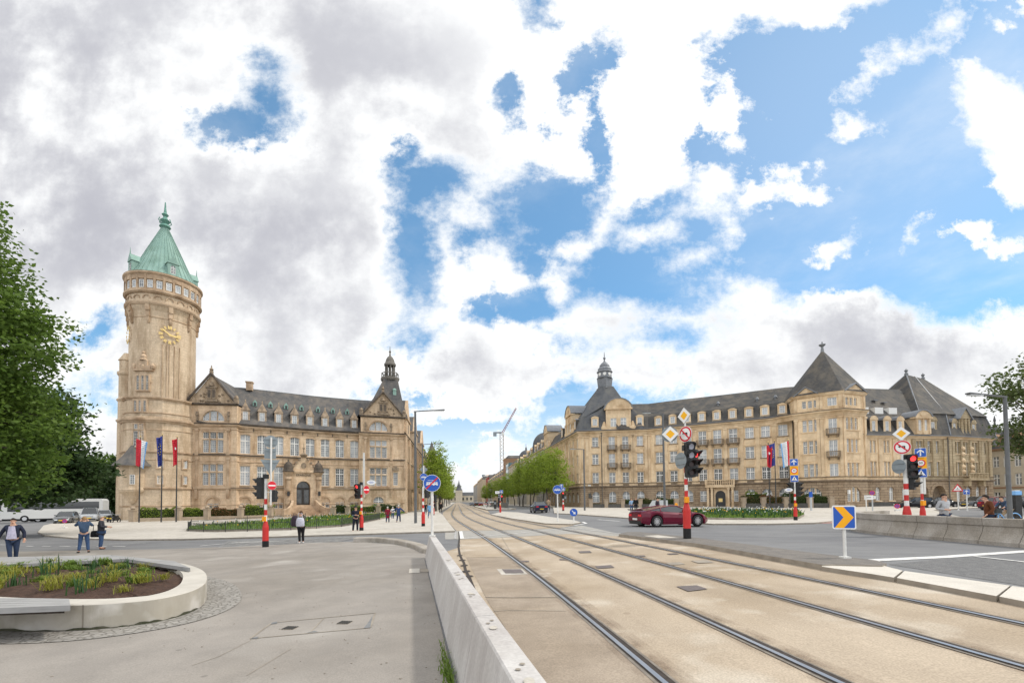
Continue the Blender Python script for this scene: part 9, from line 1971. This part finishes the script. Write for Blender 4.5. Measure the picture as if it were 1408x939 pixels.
# ------------------------------------------------------------------ the far city
mat('w_cream', (.52, .46, .36), (.44, .385, .30), 1, .85); mat('w_grey', (.36, .34, .31), (.29, .275, .25), 1, .85); mat('w_tan', (.45, .36, .25), (.38, .30, .21), 1, .85); mat('w_red', (.30, .06, .05), rough=.8); mat('w_teal', (.10, .20, .21), (.07, .15, .16), .5, .15, spec=.6); mat('w_brown', (.30, .18, .11), rough=.85); mat('far_wood', (.06, .085, .035), (.035, .055, .022), .3, .95)
def town_house(label, A, B, h, dep, cols, rows, wm, rh=4., roofm='slate', name='town_house', dome=None, win=(1.0, 1.7), gf=1.0, frame='frame_white', trimm='rb_trim', cols_dorm=True):
	fr = Fr(A, B); z0 = min(g(*A), g(*B)) - .1; o = thing(name, label, 'building', (A[0], A[1], z0)); b = MB(); ops = []; sh_ = (h - gf) / rows
	for r_ in range(rows):
		for c in range(cols): u = fr.len * (c + .5) / cols; zz = z0 + gf + r_ * sh_; ops.append((u, min(win[0], fr.len / cols * .6), zz, zz + min(win[1], sh_ * .62), 0))
	wall_face(b, fr, z0, z0 + h, ops, .25)
	for u in (0, fr.len): b.poly([fr.p(u, z0, 0), fr.p(u, z0 + h, 0), fr.p(u, z0 + h, -dep), fr.p(u, z0, -dep)])
	b.build('wall', M[wm], o); b = MB(); b.sweep([fr.p(-.2, 0)[:2], fr.p(fr.len + .2, 0)[:2]], [(-.05, z0 + h - .3), (.35, z0 + h - .1), (.4, z0 + h + .1), (-.05, z0 + h + .12)]); b.sweep([fr.p(0, 0)[:2], fr.p(fr.len, 0)[:2]], [(-.05, z0 + gf + sh_ - .6), (.14, z0 + gf + sh_ - .55), (.14, z0 + gf + sh_ - .35), (-.05, z0 + gf + sh_ - .3)]); b.build('cornice', M[trimm], o); b = MB()
	if rh: P = [fr.p(0, 0, .2)[:2], fr.p(fr.len, 0, .2)[:2], fr.p(fr.len, 0, -dep)[:2], fr.p(0, 0, -dep)[:2]]; T = [fr.p(min(1.2, fr.len * .2), 0, -1.4)[:2], fr.p(fr.len - min(1.2, fr.len * .2), 0, -1.4)[:2], fr.p(fr.len - min(1.2, fr.len * .2), 0, -dep + 1.4)[:2], fr.p(min(1.2, fr.len * .2), 0, -dep + 1.4)[:2]]; hip_roof(b, P, z0 + h + .1, T, z0 + h + rh); b.poly([(*q, z0 + h + rh) for q in T]); b.build('roof', M[roofm], o)
	for u, w, a, t, _ in ops: place_window(o, fr, u, a, -.18, (((0, round(w, 2)),), round(t - a, 2), 2, .65, 1, 'double'), rnd.choice(['glass_mid', 'glass_dark']), frame)
	if rh > 2 and cols_dorm:
		for c in range(0, cols, 2): u = fr.len * (c + .5) / cols; b = MB(); fbox(b, fr, u - .6, u + .6, z0 + h + .3, z0 + h + 2.0, -2, .0); b.prism([fr.p(u - .75, z0 + h + 2.0, .05), fr.p(u + .75, z0 + h + 2.0, .05), fr.p(u, z0 + h + 2.7, .05)], Vector((*(-fr.n * 2), 0))); fbox(b, fr, u - .35, u + .35, z0 + h + .6, z0 + h + 1.7, .0, .02, 1); b.build('dormer', [M[trimm], M['glass_mid']], o)
	if dome: u, r_, zb, zt_ = dome; c = fr.p(u, 0, -r_)[:2]; b = MB(); b.lathe([(r_ * 1.02, z0 + h - .5), (r_ * 1.02, zb)] + [(r_ * math.cos(k * PI / 16), zb + (zt_ - zb) * math.sin(k * PI / 16)) for k in range(9)], 16, c); b.lathe([(.35, zt_ - .1), (.3, zt_ + .8), (.1, zt_ + 1.2), (.04, zt_ + 2.4), (0, zt_ + 2.4)], 8, c); b.build('dome', M['slate_blue'], o, smooth=False)
	return o
rf = lambda y: (12.63 + AV[0] * (y - 87.3) + .2, y)
def rowR(label, y0, y1, h, cols, rows, wm, rh, **k): return town_house(label, rf(y1), rf(y0), h, 14, cols, rows, wm, rh, **k)
rowR('grey mansard town house next to the curved palace', 121, 133, 15.5, 4, 4, 'w_grey', 4.2); rowR('cream corner house with a large grey dome on the right of the avenue', 134, 153, 15.5, 5, 4, 'w_cream', 3.5, dome=(14, 3.6, 18.5, 22.6)); rowR('grey house with a smaller dark dome beyond the large dome', 154, 176, 15, 6, 4, 'w_grey', 3., dome=(5, 2.8, 17.5, 20.8)); rowR('pale flat topped house in the right avenue row', 177, 205, 16.5, 7, 5, 'w_cream', 2.); rowR('teal glass office front in the right avenue row', 206, 216, 19, 4, 6, 'w_teal', 0., frame='frame_dark'); rowR('brown narrow house beside the teal glass front', 217, 228, 22, 3, 6, 'w_brown', 1.5); rowR('tan town house farther down the right avenue row', 229, 300, 15, 12, 4, 'w_tan', 4.); rowR('red fronted house far down the avenue', 345, 365, 20, 4, 5, 'w_red', 2.); rowR('grey house with mansard far down the avenue', 301, 344, 15, 8, 4, 'w_grey', 5.); rowR('pale block of flats near the end of the avenue', 420, 520, 22, 10, 5, 'w_tan', 3.); rowR('dark block near the end of the avenue', 540, 640, 21, 10, 5, 'w_grey', 3.)
lf = lambda y: (PRb[0] + AV[0] * (y - PRb[1]) - .2, y)
def rowL(label, y0, y1, h, cols, rows, wm, rh, **k): return town_house(label, lf(y0), lf(y1), h, 14, cols, rows, wm, rh, **k)
rowL('grey mansard house next to the bank on the left of the avenue', 146, 172, 15, 7, 4, 'w_grey', 5.); o = rowL('tan house with a pointed turret on the left of the avenue', 173, 205, 15, 8, 4, 'w_tan', 4.); c = lf(174); b = MB(); b.lathe([(2, 14), (2, 18), (2.3, 18.2), (0, 25)], 8, c); b.build('turret', M['slate'], o); rowL('long cream row far down the left of the avenue', 206, 330, 16, 16, 4, 'w_cream', 4.); rowL('last grey block on the left of the avenue', 340, 620, 18, 16, 4, 'w_grey', 4.)
yS = 830; xS = X(634, yS); o = thing('railway_station', 'pale station building with a slim clock tower closing the avenue', 'building', (xS, yS, 0)); b = MB(); b.box((xS - 4, yS, 9), (11, 11, 18)); b.box((xS - 4, yS, 19.5), (12, 12, 3)); b.box((xS, yS + 10, 6), (90, 12, 12)); b.build('wall', M['w_cream'], o); b = MB(); b.lathe([(6.5, 21), (5, 24), (3.6, 27), (3.8, 29), (1.6, 33), (0, 41)], 8, (xS - 4, yS)); b.prism([(xS - 45, yS + 3.5, 12), (xS + 45, yS + 3.5, 12), (xS + 40, yS + 9, 18), (xS - 40, yS + 9, 18)], (0, 8, 0)); b.build('roof', M['slate_blue'], o)
for k in range(12): b = MB(); b.box((xS - 40 + k * 7.2, yS + 3.9, 6), (3, .3, 5)); b.build('window', M['glass_dark'], o)
Hy = 80; town_house('cream corner house with brown window surrounds at the right edge', (X(1363.5, 80), 80), (X(1425, 74), 74), 9.6, 10, 4, 3, 'w_cream', 3.5, trimm='w_brown', win=(1.2, 2.0), gf=.3)
c = (X(1371.5, 86), 86); o = thing('corner_turret', 'pointed slate turret rising behind the cream corner house', 'turret', (c[0], c[1], 0)); b = MB(); b.lathe([(2.2, -.5), (2.2, 11)], 10, c); b.build('wall', M['w_cream'], o); b = MB(); b.lathe([(2.6, 10.8), (2.4, 11.2), (.2, 15.2), (.1, 15.8), (.22, 16), (.03, 17), (0, 17)], 10, c); b.build('turret_roof', M['slate_blue'], o)
town_house('plain tan house behind the right edge tree', (X(1427, 74), 74), (96, 66), 11, 10, 4, 3, 'w_tan', 3.5)
def crane(label, base, h, w, jib, cj, mt='rb_dark'):
	o = thing('tower_crane', label, 'crane', base); b = MB(); q = w / 2
	for sx in (-q, q):
		for sy in (-q, q): b.tube([(sx, sy, 0), (sx, sy, h)], .16, 4)
	n = int(h / w)
	for k in range(n):
		z0, z1 = h * k / n, h * (k + 1) / n
		for (x0, y0), (x1, y1) in (((-q, -q), (q, -q)), ((q, -q), (q, q)), ((q, q), (-q, q)), ((-q, q), (-q, -q))): b.tube([(x0, y0, z0), (x1, y1, z1)], .09, 3, caps=False)
	b.build('mast', M[mt], o, origin=False); b = MB(); J = Vector(jib); nn = int(J.length / 1.6); S = Vector((0, 0, h)); up_ = Vector((-J.z, 0, J.x)).normalized() * 1.1 if abs(J.x) > .1 else Vector((0, 0, 1))
	for off in (Vector((0, .55, 0)), Vector((0, -.55, 0)), up_ * -1): b.tube([S + off, S + J + off * .5], .13, 4)
	for k in range(nn): a, c = S + J * (k / nn), S + J * ((k + 1) / nn); b.tube([a + Vector((0, .5, 0)), c - up_ * .8], .08, 3); b.tube([a - up_ * .9, c + Vector((0, -.5, 0))], .08, 3)
	b.build('jib', M['w_red'] if cj > 4 else M['amber'], o, origin=False); b = MB(); b.box((-cj * .5, 0, h + .2), (cj, 1.4, .8)); b.box((-cj * .9, 0, h - .8), (2.2, 1.6, 2.6)); b.build('counterweight', M['sign_back'], o, origin=False); b = MB(); b.box((.9, -1.2, h - 1), (1.6, 1.4, 2)); b.build('cab', M['white_paint'], o, origin=False)
yC = 300; crane('tall luffing tower crane with raised jib beyond the right avenue houses', (X(690.5, yC), yC, 0), ZZ(690, 595, yC), 2.3, (9.5, 0, 16.5), 5); yC = 560; crane('small distant crane with level orange jib over the avenue roofs', (X(667, yC), yC, 0), ZZ(667, 653, yC), 2., (17, 0, .3), 3)
# wooded and built-up skyline all round, far off
b = MB();
P = []
for k in range(2600): a = rnd.uniform(R(-78), R(78)); d = rnd.uniform(330, 480); P.append((d * math.sin(a), d * math.cos(a), rnd.uniform(0, 8) + (5 if a < -.6 else 0) * rnd.random())) if abs(a + .12) > .16 else None
stuff('distant_treeline', leaf_mesh('distant_treeline', P, 9., 'leaf_dark'))
